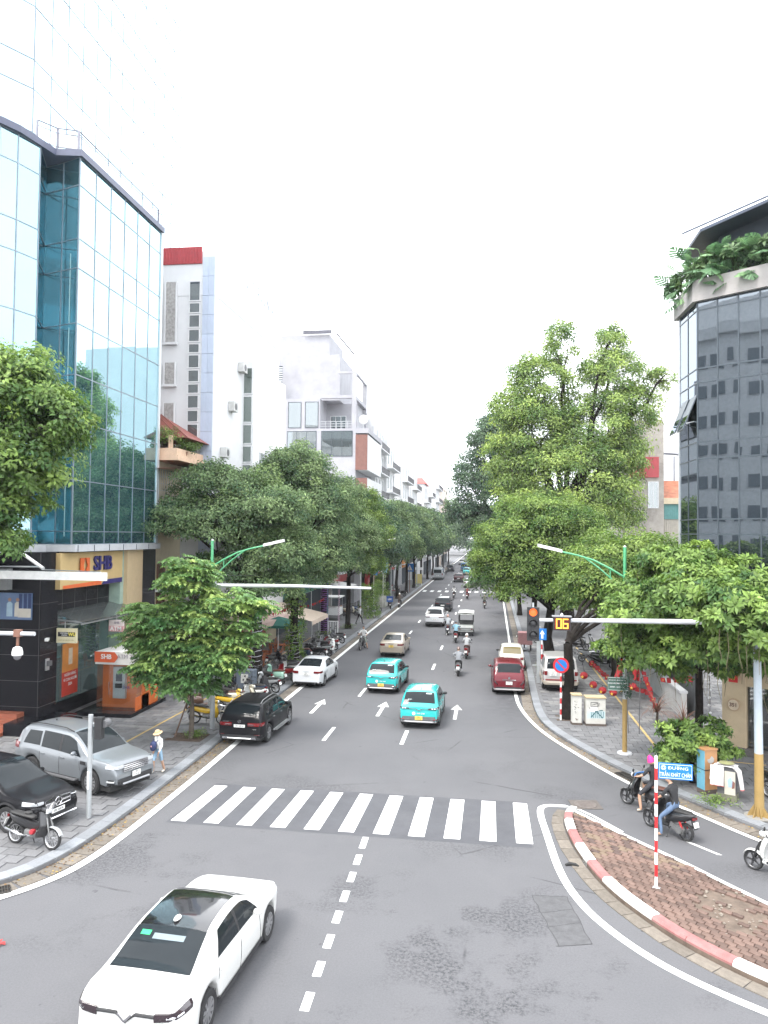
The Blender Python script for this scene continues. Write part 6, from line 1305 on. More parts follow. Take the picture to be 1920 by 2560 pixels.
def white_office():
    t = thing('white_office_block', 'tall white office block with red parapet and a stair window strip facing us', 'building')
    MB().box(-26,-17.0,44.65,59.3,0,23.4).build('wall', WHITEW, t); MB().box(-26,-17.0,44.62,45.2,23.4,26.2).build('parapet', WHITEW, t); MB().box(-17.35,-16.98,45.2,59.3,23.4,25.6).build('parapet', WHITEW, t)
    q = MB()
    for i in range(27): q.box(-20.5+i*.1,-20.45+i*.1,44.5,44.56,25.42,26.45)
    q.box(-20.55,-17.84,44.56,44.6,25.4,26.48); q.build('red_sheet', mat('red_corrugated', (.4,.05,.06), .5, var=.1), t)
    q = MB()
    # pale blue tile strip at the corner, tile by tile
    TB = mat('tile_blue', (.4,.45,.55), .4, var=.06, objvar=.06)
    for i in range(18):
        for j in range(2): piece('facing_tile', TB, t, (-17.58+j*.38, 44.6, 25.8-.6-i*1.22), (.37,.06,1.2))
        zz = [24.35,22.98,22.22,21.3,20.4,19.7,18.75,17.87,17.15,16.22,15.36,14.4,13.5]
    for a, b in zip(zz[:-1], zz[1:]): windows(t, (-21.5,44.6), (-17,44.6), b+.04, a-.02, [(2.82,3.6)], bars=0, fm=WHITEW)
    for z0, z1 in ((20.3,24.4),(17.65,19.3),(15.0,16.75),(12.5,14.2)):
        o = MB().box(-20.15,-19.5,44.52,44.66,z0+.15,z1-.12).build('bricked_opening', mat('old_brick', (.34,.33,.32), .9, var=.35, scale=7, bump=.6), t); q = MB(); q.box(-20.3,-19.35,44.4,44.6,z0+.0,z0+.15); q.box(-20.24,-20.15,44.45,44.6,z0+.15,z1-.1); q.box(-19.5,-19.42,44.45,44.6,z0+.15,z1-.1); q.build('frame', WHITEW, o)
    # street side: projecting stair bay with glass, letters on the roof edge
    MB().box(-17.0,-16.4,50.6,59.3,3,20.6).build('bay', WHITEW, t); zz = [20.2,18.2,16.2,14.7,13.4,11.4,9.9,8.0]
    for a, b in zip(zz[:-1], zz[1:]): windows(t, (-17.2,50.55), (-16,50.55), b+.06, a-.04, [(.06,.84)], glassmat('green_window', (.45,.55,.5), .12, (.95,1,1), .5, .02, .2), WHITEW, bars=0)
    windows(t, (-16.36,52.2), (-16.36,59), 12.4, 14.4, [(.2,1.3),(2.6,3.6)]); q = MB(); q.box(-16.4,-14.3,56,56.15,10.4,15); q.box(-16.4,-14.3,56,59,14.8,15); q.box(-16.4,-14.3,56,59,10.3,10.5); q.build('balcony_frame', WHITEW, t); MB().box(-16.36,-15.4,56.3,56.5,10.6,14.7).build('balcony_panel', mat('orange_panel', (.55,.25,.12), .6), t)
    lt = mat('roof_letter', (.62,.65,.68), .5)
    for i, ch in enumerate('VPBANK'): text(ch, 1.5, lt, t, (-17.1, 51.2+i*1.25, 26.4-.0), PI/2, .06, name='roof_letter')
    for y_, z_ in ((46.0,10.2),(46.0,13.4),(47.4,16.6),(48.9,10.2),(49.2,19.6)): u = MB().box(-16.98,-16.6,y_,y_+.85,z_,z_+.62).build('air_conditioner', mat('ac_white', (.45,.45,.44), .6, dirt=.4), t); MB().lathe([(.23,0),(.21,.015),(0,.015)], (-16.6,y_+.42,z_+.31), axis='x', n=12).build('fan_grille', M_GREYPL, u)
    L = thing('roof_ladder', 'thin dark ladder leaning on the roof edge of the white office block', 'ladder', (-17.1,49.2,25.5)); q = MB(); q.bar((0,-.4,0),(0,.2,3.2),.04,.04); q.bar((.35,-.4,0),(.35,.2,3.2),.04,.04)
    for k in range(9): q.bar((0,-.36+k*.06,.3+k*.33),(.35,-.36+k*.06,.3+k*.33),.03,.03)
    q.build('ladder', M_GREYPL, L); L['label'] = 'thin dark ladder leaning on the roof edge of the white office block'
    return t
white_office()
def red_roof_house():
    t = thing('red_roofed_house', 'old house with rusty red hipped roof and caged balcony beside the glass building', 'house', (-1.75,.1,.15))
    MB().box(-26,-17.2,40.45,44.5,0,12.5).build('wall', CREAM, t); MB().box(-26,-15.7,40.45,44.5,12.5,12.8).build('terrace_slab', mat('peach_render', (.58,.4,.28), .8, dirt=.3), t); q = MB()
    q.box(-22,-15.8,40.5,40.65,12.8,13.2); q.box(-15.95,-15.8,40.65,44.5,12.8,13.2); q.build('terrace_parapet', MATS['peach_render'], t)
    q = MB(); q.add([(-26,41.0,14.0),(-15.4,41.0,13.85),(-15.4,44.5,13.85),(-26,44.5,14.0),(-24,42.5,15.5),(-17.7,42.5,15.45)], [(0,1,5,4),(1,2,5),(2,3,4,5),(3,0,4),(0,3,2,1)]); rf = q.build('hipped_roof', mat('rusty_sheet', (.2,.055,.04), .6, var=.25, scale=2), t); q = MB()
    for i in range(22):
        u = i/21; x0 = -26+10.6*u; x1 = -24+6.3*u; q.bar((x0,41.0,14.02-.14*u),(x1,42.5,15.52-.05*u),.03,.03)
    q.build('roof_rib', MATS['rusty_sheet'], rf)
    MB().add([(-26,39.9,13.5),(-18.6,39.9,13.3),(-18.6,41.6,13.9),(-26,41.6,14.0)], [(0,1,2,3)]).build('lower_roof', MATS['rusty_sheet'], t)
    for x in (-21,-16.3): MB().box(x-.1,x+.1,40.7,40.9,13.2,13.95).build('roof_post', MATS['peach_render'], t)
    q = MB(); q.add([(-22,39.6,12.15),(-16.0,39.6,11.95),(-15.9,44.5,12.4),(-22,44.5,12.45)], [(0,1,2,3)]); q.build('balcony_awning', MATS['rusty_sheet'], t)
    q = MB(); cage = mat('cage_metal', (.4,.41,.42), .5, .3)
    for x in np.arange(-21,-16.9,.28): q.bar((x,40.1,9.6),(x,40.1,12.0),.025,.025)
    for z in np.arange(9.6,12.1,.4): q.bar((-21,40.1,z),(-16.9,40.1,z),.025,.025)
    for y in np.arange(40.1,44.3,.28): q.bar((-16.9,y,9.6),(-16.9,y,12.0),.025,.025)
    for z in np.arange(9.6,12.1,.4): q.bar((-16.9,40.1,z),(-16.9,44.3,z),.025,.025)
    q.build('balcony_cage', cage, t, kind='stuff'); MB().box(-21,-16.9,40.1,44.3,9.4,9.55).build('balcony_slab', WHITEW, t)
    windows(t, (-17.15,40.8), (-17.15,44.4), 3.6, 6.6, [(.4,1.4),(2.2,3.2)], mat('brown_shutter', (.1,.05,.03), .6), mat('brown_frame', (.13,.06,.04), .6)); windows(t, (-21,40.42), (-17.2,40.42), 9.7, 11.8, [(.5,1.6),(2.2,3.2)])
    q = MB(); q.box(-17.15,-15.9,40.5,44.4,5.0,5.15); q.build('balcony_floor', WHITEW, t); q = MB(); ir = mat('iron_dark', (.03,.03,.033), .6)
    for y in np.arange(40.5,44.4,.16): q.bar((-15.95,y,5.15),(-15.95,y,6.1),.018,.018)
    q.bar((-15.95,40.5,6.1),(-15.95,44.4,6.1),.04,.04); q.build('balcony_rail', ir, t, kind='stuff')
    return t
red_roof_house()
def grey_flats():
    t = thing('grey_apartment_block', 'stepped grey concrete apartment block with open balcony and brown shutters', 'building')
    x0, x1, y0, y1 = -28, -16.4, 92.0, 104
    q = MB(); q.box(x0,x1,y0,y1,0,21.8); q.box(x0,-21,y0,y1,21.8,25.6); q.box(x0,-16.9,y0+4,y1,21.8,25.6); q.box(x0,-18.8,y0+1.5,y1,25.6,31.5); q.box(x0,-20.5,y0+3,y1,31.5,34.5); q.build('wall', GREYW, t)
    q = MB(); q.box(-16.95,-16.4,y0,y0+.5,21.8,29); q.box(-16.95,-16.4,y1-4,y1-3.5,21.8,29); q.box(-20.9,-16.95,y0+.03,y0+.45,25.62,26.0); q.box(-16.88,-16.43,y0+.5,y1-4,25.5,25.97); q.box(-18.78,-16.95,y0+.03,y0+.35,28.7,28.97); q.box(-16.68,-16.43,y0+.5,y1-4,28.7,28.97); q.build('frame_beam', GREYW, t)
    q = MB(); q.box(-24,-20.2,y0+2.6,y0+2.7,34.5,35.0); q.bar((-19.6,y0+3,34.6),(-17.4,y0+4,32),.3,.1); q.build('roof_canopy', mat('canopy_charcoal', (.08,.08,.1), .6), t)
    windows(t, (-25.4,y0-.03), (-16,y0-.03), 18.3, 21.5, [(.2,4.0),(4.6,8.6)], bars=2, fm=M_MULD); windows(t, (-25.4,y0-.03), (-16,y0-.03), 21.9, 25.2, [(.3,2.0),(2.5,4.2)], bars=0, fm=M_MULD)
    windows(t, (-21,y0+3.97), (-16.9,y0+3.97), 22.0, 24.0, [(.5,2.6)], bars=2, fm=WHITEW); q = MB()
    for z in (22.1,22.4,22.7): q.bar((-21,y0+.1,z),(-16.5,y0+.1,z),.05,.05)
    for x in np.arange(-21,-16.5,.7): q.bar((x,y0+.1,21.8),(x,y0+.1,22.7),.05,.05)
    q.build('balcony_rail', M_ALU, t)
    for z in (21.9,26.6):
        g_ = MB(); g_.box(-27.4,-25.9,y0-.05,y0-.02,z,z+3.2); f = g_.build('louvre', M_SHADE, t)
        for k in range(11): MB().box(-27.4,-25.9,y0-.1,y0-.04,z+.1+k*.28,z+.24+k*.28).build('louvre_blade', M_ALU, f)
    for z0, z1 in ((12.6,15.6),(16.6,21.0),(7.4,11.6)): MB().box(-16.42,-16.3,y0+.2,y0+3.4,z0,z1).build('shutter_bay', WHITEW, t); MB().box(-16.4,-14.9,y0-.1,y0+.05,z0,z1).build('brown_shutter', mat('shutter_brown', (.16,.07,.055), .6, var=.15), t); MB().box(-16.4,-14.9,y0+.05,y1,z0,z1).build('corner_bay', WHITEW, t)
    MB().box(-16.4,-14.8,y0,y1,21.2,21.8).build('ledge', GREYW, t); MB().box(-16.4,-14.9,y0,y1,4,7.3).build('bay_base', GREYW, t)
    d = thing('satellite_dish', 'white satellite dish on the grey block balcony corner', 'dish', (-15.6,92.6,23.0)); MB().lathe([(.0,0),(.35,.06),(.6,.2),(.58,.22),(.3,.1),(0,.04)], axis='y', n=16).build('bowl', M_PLW, d); MB().bar((0,.1,0),(0,.1,-1.2),.08,.08).build('mast', M_ALU, d)
    return t
grey_flats()
def townhouse(label, x1, y0, w, h, wall, roof=None, depth=10, nwin=2, floors=None, side=True, rail=True, x0=None, shop=None, street=-1):
    """narrow street house; the street face is x = x1 and looks towards the road"""
    t = thing('town_house', label, 'house', group=None); a = x1-depth if street < 0 else x1+depth; lo, hi = min(a, x1), max(a, x1)
    MB().box(lo, hi, y0, y0+w, 0, h).build('wall', wall, t); fl = floors or max(2, int(h/3.4)); fh = h/fl; xf = x1+.03*(1 if street < 0 else -1)
    for k in range(1, fl):
        z = k*fh
        if street < 0: windows(t, (xf, y0), (xf, y0+w), z+.7, z+fh-.6, [(w*(i+.5)/nwin-.55, w*(i+.5)/nwin+.55) for i in range(nwin)])
        else: windows(t, (xf, y0+w), (xf, y0), z+.7, z+fh-.6, [(w*(i+.5)/nwin-.55, w*(i+.5)/nwin+.55) for i in range(nwin)])
        sx = x1 if street < 0 else x1-1.0
        MB().box(sx, sx+1.0, y0+.1, y0+w-.1, z-.1, z+.05).build('balcony', wall, t)
        if rail:
            q = MB(); xr = x1+.95 if street < 0 else x1-.95; q.bar((xr,y0+.1,z+.95),(xr,y0+w-.1,z+.95),.05,.05)
            for y in np.arange(y0+.2,y0+w-.1,.3): q.bar((xr,y,z+.05),(xr,y,z+.95),.03,.03)
            q.build('balcony_rail', M_GREYPL, t, kind='stuff')
        if side: windows(t, (lo, y0-.03), (hi, y0-.03), z+.8, z+fh-.7, [(depth-3.2, depth-2.0)])
    if roof: 
        q = MB(); ym = y0+w/2; q.add([(lo-.3,y0-.3,h),(hi+.4,y0-.3,h),(hi+.4,y0+w+.3,h),(lo-.3,y0+w+.3,h),(lo+1,ym,h+1.6),(hi-.8,ym,h+1.6)], [(0,1,5,4),(1,2,5),(2,3,4,5),(3,0,4),(0,3,2,1)]); q.build('roof', roof, t)
    else:
        q = MB(); q.box(hi-.2,hi,y0,y0+w,h,h+.8); q.box(lo,hi-.2,y0,y0+.2,h,h+.8); q.build('parapet', wall, t); MB().lathe([(.6,0),(.6,1.6),(.0,1.75)], n=14).build('water_tank', M_ALU, t, loc=((lo+hi)/2, y0+w*.6, h))
    for k in range(1, fl):
        if side and k % 2:
            z = k*fh+1.0; xa = hi-1.4-.5*(k % 3); u = MB().box(xa-.42, xa+.42, y0-.4, y0-.06, z, z+.62).build('air_conditioner', mat('ac_white', (.45,.45,.44), .6, dirt=.4), t); MB().lathe([(.24,-.02),(.22,-.03),(0,-.03)], (xa+.08, y0-.39, z+.31), axis='y', n=12).build('fan_grille', M_GREYPL, u)
    if side: MB().tube([(hi-.35, y0-.08, .2), (hi-.35, y0-.08, h-.3)], .06, 6).build('drain_pipe', M_ALU, t)
    if shop: MB().box(x1, x1+.25, y0+.2, y0+w-.2, 3.0, 4.2).build('shop_fascia', shop, t)
    MB().box(x1-.05 if street < 0 else x1-.02, x1+.02 if street < 0 else x1+.05, y0+.3, y0+w-.3, .13, 2.9).build('shutter', M_SHADE, t)
    return t
RR_ = mat('tile_roof_red', (.3,.06,.05), .7, var=.2, scale=6); PINKW = mat('pink_render', (.5,.42,.36), .8, var=.08, dirt=.4); SHOPG = mat('shop_green', (.01,.16,.1), .5); SHOPR = mat('shop_red', (.4,.02,.02), .5); SHOPB = mat('shop_blue', (.04,.12,.35), .5); SHOPO = mat('shop_orange', (.5,.2,.04), .5)
TH = [('cream cafe house with striped awning behind the strung trees',-17.2,59.6,6,11.5,CREAM,None,SHOPG),('pale house with green shop sign beyond the cafe',-17.2,65.8,7,12,WHITEW,None,SHOPG),('peach house with wide canopy behind the walking man',-17.4,73,9,11,PINKW,RR_,SHOPO),('white narrow house just before the grey apartment block',-17.2,82.3,9.4,12.5,WHITEW,None,SHOPR),
 ('white house just beyond the grey apartment block with slatted top',-15.8,104.4,9,24.2,WHITEW,None,SHOPR),('tall white house with small dark windows on the far left',-15.4,113.7,10,22.6,WHITEW,None,SHOPR),('white gabled house with cream balcony on the far left',-14.6,128,11,21.4,WHITEW,None,SHOPO),('white house with square white windows facing us far up the road',-14.3,142,10,20.8,WHITEW,None,None),('white house with red roof and dark sign column',-13.6,160,9,19.6,WHITEW,RR_,None),('pale house with roof terrace next to the red roof',-13.5,171,10,21,WHITEW,None,None),('pale block ending the visible left row of houses',-13.2,190,16,24,WHITEW,None,None),('last pale house dissolving in the haze on the left',-13.2,215,30,22,PINKW,None,None)]
for lab, x1, y0, w, h, wl, rf, shp in TH: townhouse(lab, x1, y0, w-.05, h, wl, rf, 11, 2 if w < 8 else 3, shop=shp)
# right side
def right_glass():
    t = thing('dark_glass_building', 'dark grey glass corner building with a planted roof terrace', 'building')
    C_ = Vector((8.37,31.7)); d1 = Vector((.797,-.604)).normalized(); d2 = Vector((-.045,1.)).normalized(); E = C_+d1*9.6; B_ = C_+d2*2.36
    rows = [4.6,5.5,6.2,8.68,9.28,11.71,12.39,14.8,15.37,17.75,18.06]
    facade(t, C_, E, rows, 12, G_DARK, M_MULD, mull=.06); facade(t, B_, C_, rows, 2, G_DARK, M_MULD, mull=.05)
    q = MB(); q.bar((*B_,4.5),(*B_,18.1),.1,.1); q.build('edge_trim', M_ALU, t); back = [(C_.x+.25,C_.y+.2),(E.x,E.y+.3),(E.x+3,E.y+9),(B_.x+.4,B_.y-.05)]
    q = MB()
    for z in (4.6,7.9,11.1,14.2,17.3): q.prism(back, z, z+.3)
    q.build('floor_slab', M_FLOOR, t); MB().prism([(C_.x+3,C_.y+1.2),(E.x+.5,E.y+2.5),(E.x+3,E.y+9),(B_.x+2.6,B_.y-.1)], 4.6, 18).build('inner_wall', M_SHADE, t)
    MB().prism([(B_.x,B_.y+.02),(E.x+3,E.y+9.1),(E.x+3,E.y+9.5),(B_.x,B_.y+.35)], 4.6, 18.1).build('rear_wall', M_STONE, t)
    for k, z in enumerate((6.3,9.4,12.5,15.5)):
        for i in range(6):
            a = C_+d1*(.15+i*.8)+Vector((.35,.45)); b = a+d1*.62; q = MB(); q.plate([(*a,z),(*b,z),(*b,z+2.1),(*a,z+2.1)], .01); 
            if random.random() < .45: q.build('blind', mat('blind_grey', (.22,.24,.25), .8), t)
    o = Vector((C_.x,C_.y))+d1*1.0+Vector((.5,.9)); MB().bar((o.x,o.y,14.0),(o.x+.95,o.y-.72,14.0),.12,.06).build('tube_light', mat('tube_light', (.9,.9,.9), .5, emit=(1,1,1), estr=1.2), t)
    # pale concrete roof band
    out1 = [(B_.x-.2,B_.y+.3),(C_.x-.22,C_.y-.1),(E.x-.1,E.y-.25),(E.x+3.2,E.y+9.2)]; MB().prism(out1, 18.08, 18.95).build('roof_band', mat('band_concrete', (.33,.31,.3), .8, var=.06, dirt=.3), t)
    q = MB(); q.bar((C_.x-.3,C_.y+1.2,21.4),(E.x-.4,E.y-.2,22.5),.06,.06); q.plate([(B_.x+.2,B_.y+.6,20.9),(C_.x+.2,C_.y+.3,21.1),(E.x-.3,E.y-.1,22.4),(E.x+3,E.y+8,22.6),(B_.x+2,B_.y+3,21.5)], .12); q.build('terrace_roof', mat('terrace_roof_slate', (.06,.075,.11), .5), t)
    MB().prism([(C_.x+1.2,C_.y+1.2),(E.x+.6,E.y+.9),(E.x+3,E.y+8.4),(B_.x+1.4,B_.y+.4)], 18.95, 21.6).build('terrace_room', mat('terrace_dark', (.05,.06,.08), .6), t)
    # two top hung vents pushed open on the street face
    for k, y in enumerate((.45,1.5)):
        p = C_+d2*y; w = .5; q = MB(); q.plate([(p.x,p.y-w,14.3),(p.x,p.y+w,14.3),(p.x-.55,p.y+w,12.9),(p.x-.55,p.y-w,12.9)], .04); v = q.build('open_vent', M_MULD, t); MB().plate([(p.x-.05,p.y-w+.06,14.17),(p.x-.05,p.y+w-.06,14.17),(p.x-.57,p.y+w-.06,12.95),(p.x-.57,p.y-w+.06,12.95)], .02).build('pane', G_DARK, v); MB().bar((p.x,p.y,13.3),(p.x-.42,p.y,13.2),.04,.04).build('stay', M_ALU, v)
    # shop at street level
    S0 = Vector((9.35,31.75)); bq = mat('shop_beige', (.52,.41,.27), .7, var=.06, dirt=.15)
    def wl(u, z0, z1, dd=0.): p = S0+d1*u; return p
    a = S0; 
    def wallpart(nm, u0, u1, z0, z1, m__, off=0., th=.25):
        n_ = Vector((-d1.y, d1.x)); n_ = -n_ if n_.y > 0 else n_
        p, r = S0+d1*u0+n_*off, S0+d1*u1+n_*off; MB().prism([tuple(p),tuple(r),tuple(r-n_*th),tuple(p-n_*th)], z0, z1).build(nm, m__, t)
    wallpart('pillar', -.05, .85, .13, 3.3, bq, .06, .5); wallpart('fascia_band', -.5, 9, 3.9, 4.25, bq, .3, .4); wallpart('timber_beam', -.3, 9, 3.35, 3.9, mat('beam_brown', (.07,.04,.03), .7), .12, .3); wallpart('shop_lintel', .85, 9, 2.75, 3.3, bq, 0, .2)
    for i in range(5): wallpart('shop_glass', .9+i*1.25, 2.1+i*1.25, .4, 2.75, glassmat('shop_clear', (.5,.52,.52), .1, (1,1,1), .85, .02, .2), -.05, .03)
    wallpart('step', .5, 9, .13, .36, mat('step_brick', (.12,.11,.105), .8, var=.2, scale=8), .35, .7); wallpart('shop_back', 0, 9, .13, 3.9, mat('shop_inside', (.045,.042,.04), .8, var=.3, scale=2), -2.6, .1)
    wallpart('upper_glass', -.2, 9, 4.25, 4.6, G_DARK, .1, .05)
    o = S0+d1*.42+Vector((-.09,-.14)); fa = math.atan2(d1.y, d1.x)
    rr_ = MB().lathe([(.25,0),(.24,.02),(.2,.025),(0,.026)], axis='y', n=20); rd_ = rr_.build('number_disc', mat('disc_tan', (.4,.28,.18), .6), t, loc=(o.x-.02,o.y-.05,2.0), rotz=fa); rd_.scale = (1,-1,1); MB().lathe([(.205,0),(.2,.012),(0,.013)], axis='y', n=20).build('disc_face', mat('disc_cream', (.55,.45,.33), .6), rd_, loc=(0,.022,0)); text('351', .2, mat('letter_brown', (.13,.06,.05), .6), t, (o.x-.045,o.y-.09,2.0), fa, .004, bold=.004)
    f = MB().box(-.17,.17,-.01,.01,-.17,.17).build('small_flag', mat('flag_red', (.5,.02,.02), .7), t, loc=(o.x-.03,o.y-.05,3.05), rotz=fa); q = MB(); q.tube([(-.05,-.02,.04),(.02,-.02,.08),(.07,-.02,.02),(.04,-.02,-.05),(-.04,-.02,-.05)], .012, 4); q.bar((-.07,-.02,-.07),(.05,-.02,.04),.02,.012); q.build('emblem', mat('flag_gold', (.7,.5,.03), .6), f)
    p = S0+d1*2.7+Vector((-.35,-.45)); q = MB(); q.plate([(p.x-.42,p.y+.32,3.0),(p.x+.42,p.y-.32,3.0),(p.x+.36,p.y-.27,4.3),(p.x+.2,p.y-.15,4.42),(p.x-.2,p.y+.15,4.42),(p.x-.36,p.y+.27,4.3)], .12); q.build('hanging_board', mat('board_brown', (.1,.05,.04), .7, var=.15), t)
    for i, (u, z) in enumerate(((1.3,1.1),(1.9,.7),(2.6,1.0))):
        p = S0+d1*u-Vector((-d1.y,d1.x))*-.0; p = p+Vector((.45,.6)); MB().lathe([(.05,0),(.28,.1),(.3,.3),(.2,.6),(.12,.9)], n=12).build('display', M_GREYPL, t, True, loc=(p.x,p.y,.4))
    return t
right_glass()
def plain_block(name, label, x0, x1, y0, y1, h, wall, **k):
    t = thing(name, label, 'building'); MB().box(x0,x1,y0,y1,0,h).build('wall', wall, t); return t
# low sheds and blocks seen between the big tree and the dark glass
t = thing('shed', 'low shed with rusty orange roof and green fascia behind the right wall', 'shed'); yy = 78
MB().box(17,30,yy,yy+8,0,10.6).build('wall', mat('corrugated_tan', (.4,.37,.32), .6, var=.1), t); q = MB()
for i in range(60): q.box(17+i*.2,17.08+i*.2,yy-.06,yy,7.0,10.4)
q.build('wall_ribs', MATS['corrugated_tan'], t, kind='stuff'); q = MB(); q.box(17,30,yy-.12,yy-.06,10.4,11.9)
for i in range(60): q.box(17+i*.2,17.1+i*.2,yy-.17,yy-.12,10.4,11.9)
q.build('green_fascia', mat('fascia_green', (.1,.26,.25), .6), t); MB().box(16.8,30,yy-.4,yy,11.9,12.5).build('gutter', CREAM, t)
q = MB(); q.add([(17,yy-.4,12.5),(30,yy-.4,12.5),(30,yy+5,14.6),(17,yy+5,14.6)], [(0,1,2,3)]); q.build('roof', mat('rust_orange', (.36,.13,.07), .7, var=.45, scale=1.2), t)
q = MB(); q.plate([(16.8,yy+5,17.6),(30,yy+4.6,16.6),(30,yy+9,17),(16.8,yy+9,18)], .12); [q.bar((x,yy+5,14.6),(x,yy+5,17.2),.12,.12) for x in (17,19.5,22,25,28)]; q.build('upper_canopy', mat('canopy_slate', (.12,.13,.16), .6), t)
t = thing('stained_house', 'narrow weather stained concrete house with red sheet screen behind the big tree', 'house'); MB().box(13,16.9,76,84,0,20).build('wall', mat('stained_concrete', (.36,.33,.3), .9, var=.25, scale=.7, dirt=.8, dirtcol=(.1,.09,.085)), t); MB().box(13.6,16.4,75.8,75.98,14.4,16.4).build('red_screen', MATS['red_corrugated'], t); windows(t, (13,75.97), (17,75.97), 11.4, 14, [(2.4,3.4)]); q = MB()
for k in range(8): q.bar((13.3+k*.45,76,20),(13.3+k*.45,76,21.4),.06,.06)
q.bar((13,76,21.4),(16.9,76,21.4),.1,.06); q.build('roof_rail', CREAM, t)
t = thing('white_tower_block', 'plain white tower block standing behind the big vine covered tree', 'building'); MB().box(18,36,128,145,0,42).build('wall', WHITEW, t); windows(t, (18,127.95), (36,127.95), 36, 40, [(2,3.5)], bars=0)
t = thing('boundary_wall', 'cream boundary wall with pillars and open grilles below the green shed', 'wall'); q = MB(); q.box(9.4,30,60,60.3,0,5.6); q.build('wall', CREAM, t)
for x in (10,13.5,17,20.5): MB().box(x-.25,x+.25,59.9,60.4,5.6,7.2).build('pillar', CREAM, t)
for a in (10.25,13.75,17.25):
    for z in (5.9,6.3,6.7): MB().box(a,a+3,60.1,60.18,z,z+.1).build('grille_bar', CREAM, t)
t = thing('low_wall', 'grey low wall hung with small red flags along the right pavement', 'wall'); MB().box(9.0,9.25,37,58,.13,1.25).build('wall', mat('wall_grey', (.38,.38,.38), .8, dirt=.4), t); MB().box(8.95,9.3,37,58,1.25,1.35).build('coping', M_STONE, t); MB().box(9.6,9.8,37,56,.1,3.0).build('screen', mat('screen_dark', (.07,.075,.08), .7, var=.3), t)
for i, (y0, w, h, wl) in enumerate(((98,12,15,WHITEW),(150,20,16,PINKW),(185,25,14,WHITEW),(225,40,15,WHITEW))):
    townhouse(['white house behind the big vine covered tree','pinkish house behind the far right trees','white house far up the right side','last white house on the right in the haze'][i], 9.6, y0, w, h, wl, RR_ if i == 1 else None, 9, 3, street=1)
HB = None
# ---------------------------------------------------------------- trees and plants
BARK = mat('bark', (.085,.07,.055), .95, var=.35, scale=5, bump=.8, bscale=18, dirt=.3, dirtcol=(.05,.06,.03)); BARKD = mat('bark_dark', (.02,.017,.015), .95, var=.4, scale=5, bump=.8, bscale=18, spec=.05)
L_DEEP = leafmat('leaf_deep', (.05,.1,.05), (.26,.34,.15)); L_MID = leafmat('leaf_mid', (.05,.11,.03), (.24,.32,.085)); L_FRESH = leafmat('leaf_fresh', (.075,.17,.065), (.4,.5,.15)); L_YELLOW = leafmat('leaf_yellowish', (.075,.145,.045), (.36,.45,.13)); L_BLUE = leafmat('leaf_bluish', (.038,.08,.052), (.15,.215,.11)); L_NEAR = leafmat('leaf_bright', (.048,.105,.032), (.25,.35,.09))  # foliage of the vine tree is itself a light yellow green
def leaf(p, d, n, l, w, fold=.25, droop=.15):
    """a pointed leaf of four faces: returns (verts, faces)"""
    d = d/np.linalg.norm(d); s = np.cross(d, n); s /= np.linalg.norm(s)+1e-9; n = np.cross(s, d)
    a = p; m = p+d*l*.5+n*l*.05; t = p+d*l-n*l*droop
    return [a, m-s*w/2+n*w*fold, t, m+s*w/2+n*w*fold, m], [(0,4,1),(1,4,2),(0,3,4),(3,2,4)]
def pack(items):
    V, F = [], []; b = 0
    for v, f in items:
        V += v; F += [tuple(i+b for i in q) for q in f]; b += len(v)
    return np.array(V, float), np.array(F, int)
def sprig(n=9, l=.13, w=.06, R_=.3, seed=0):
    """leafy twig end: leaves around an axis +z"""
    r = np.random.default_rng(seed); it = []
    for i in range(n):
        a = i*2.4+r.uniform(-.4,.4); h = R_*(i/n); out = np.array([math.cos(a), math.sin(a), r.uniform(-.25,.55)]); p = np.array([0,0,h])+out*np.array([1,1,0])*R_*r.uniform(.05,.55)
        it.append(leaf(p, out, np.array([0,0,1.])+r.normal(0,.25,3), l*r.uniform(.75,1.25), w*r.uniform(.8,1.2)))
    return pack(it)
def sprig2(n=9, l=.13, w=.06, R_=.3, seed=0):
    """cheaper twig for trees farther off: two faces per leaf"""
    V, F = sprig(n, l, w, R_, seed); V = V.reshape(n, 5, 3)[:, :4].reshape(-1, 3); F = np.array([(k*4+a, k*4+b, k*4+c) for k in range(n) for a, b, c in ((0,2,1),(0,3,2))]); return V, F
def rosette(n=8, l=.24, w=.095, seed=0):
    r = np.random.default_rng(seed); it = []
    for i in range(n):
        a = 2*PI*i/n+r.uniform(-.2,.2); e = r.uniform(.05,.75) if i % 2 else r.uniform(-.3,.25); out = np.array([math.cos(a)*math.cos(e), math.sin(a)*math.cos(e), math.sin(e)]); it.append(leaf(out*.03, out, np.array([0,0,1.]), l*r.uniform(.8,1.15), w*r.uniform(.85,1.15), .2, .1))
    return pack(it)
def frond(pairs=9, L_=.62, l=.17, w=.062, seed=0):
    """pinnate frond lying along +x, arching down at the tip"""
    r = np.random.default_rng(seed); it = []
    for i in range(pairs):
        u = (i+1.2)/(pairs+.6); p = np.array([L_*u, 0, .1*u-.22*u*u*L_*2]); ll = l*(1-.45*abs(u-.45))
        for s in (-1, 1): it.append(leaf(p, np.array([.45, s, -.18]), np.array([0,0,1.])+np.array([0,-s*.2,0]), ll*r.uniform(.9,1.1), w))
    it.append(leaf(np.array([L_,0,-.1]), np.array([1.,0,-.3]), np.array([0,0,1.]), l*.8, w)); return pack(it)
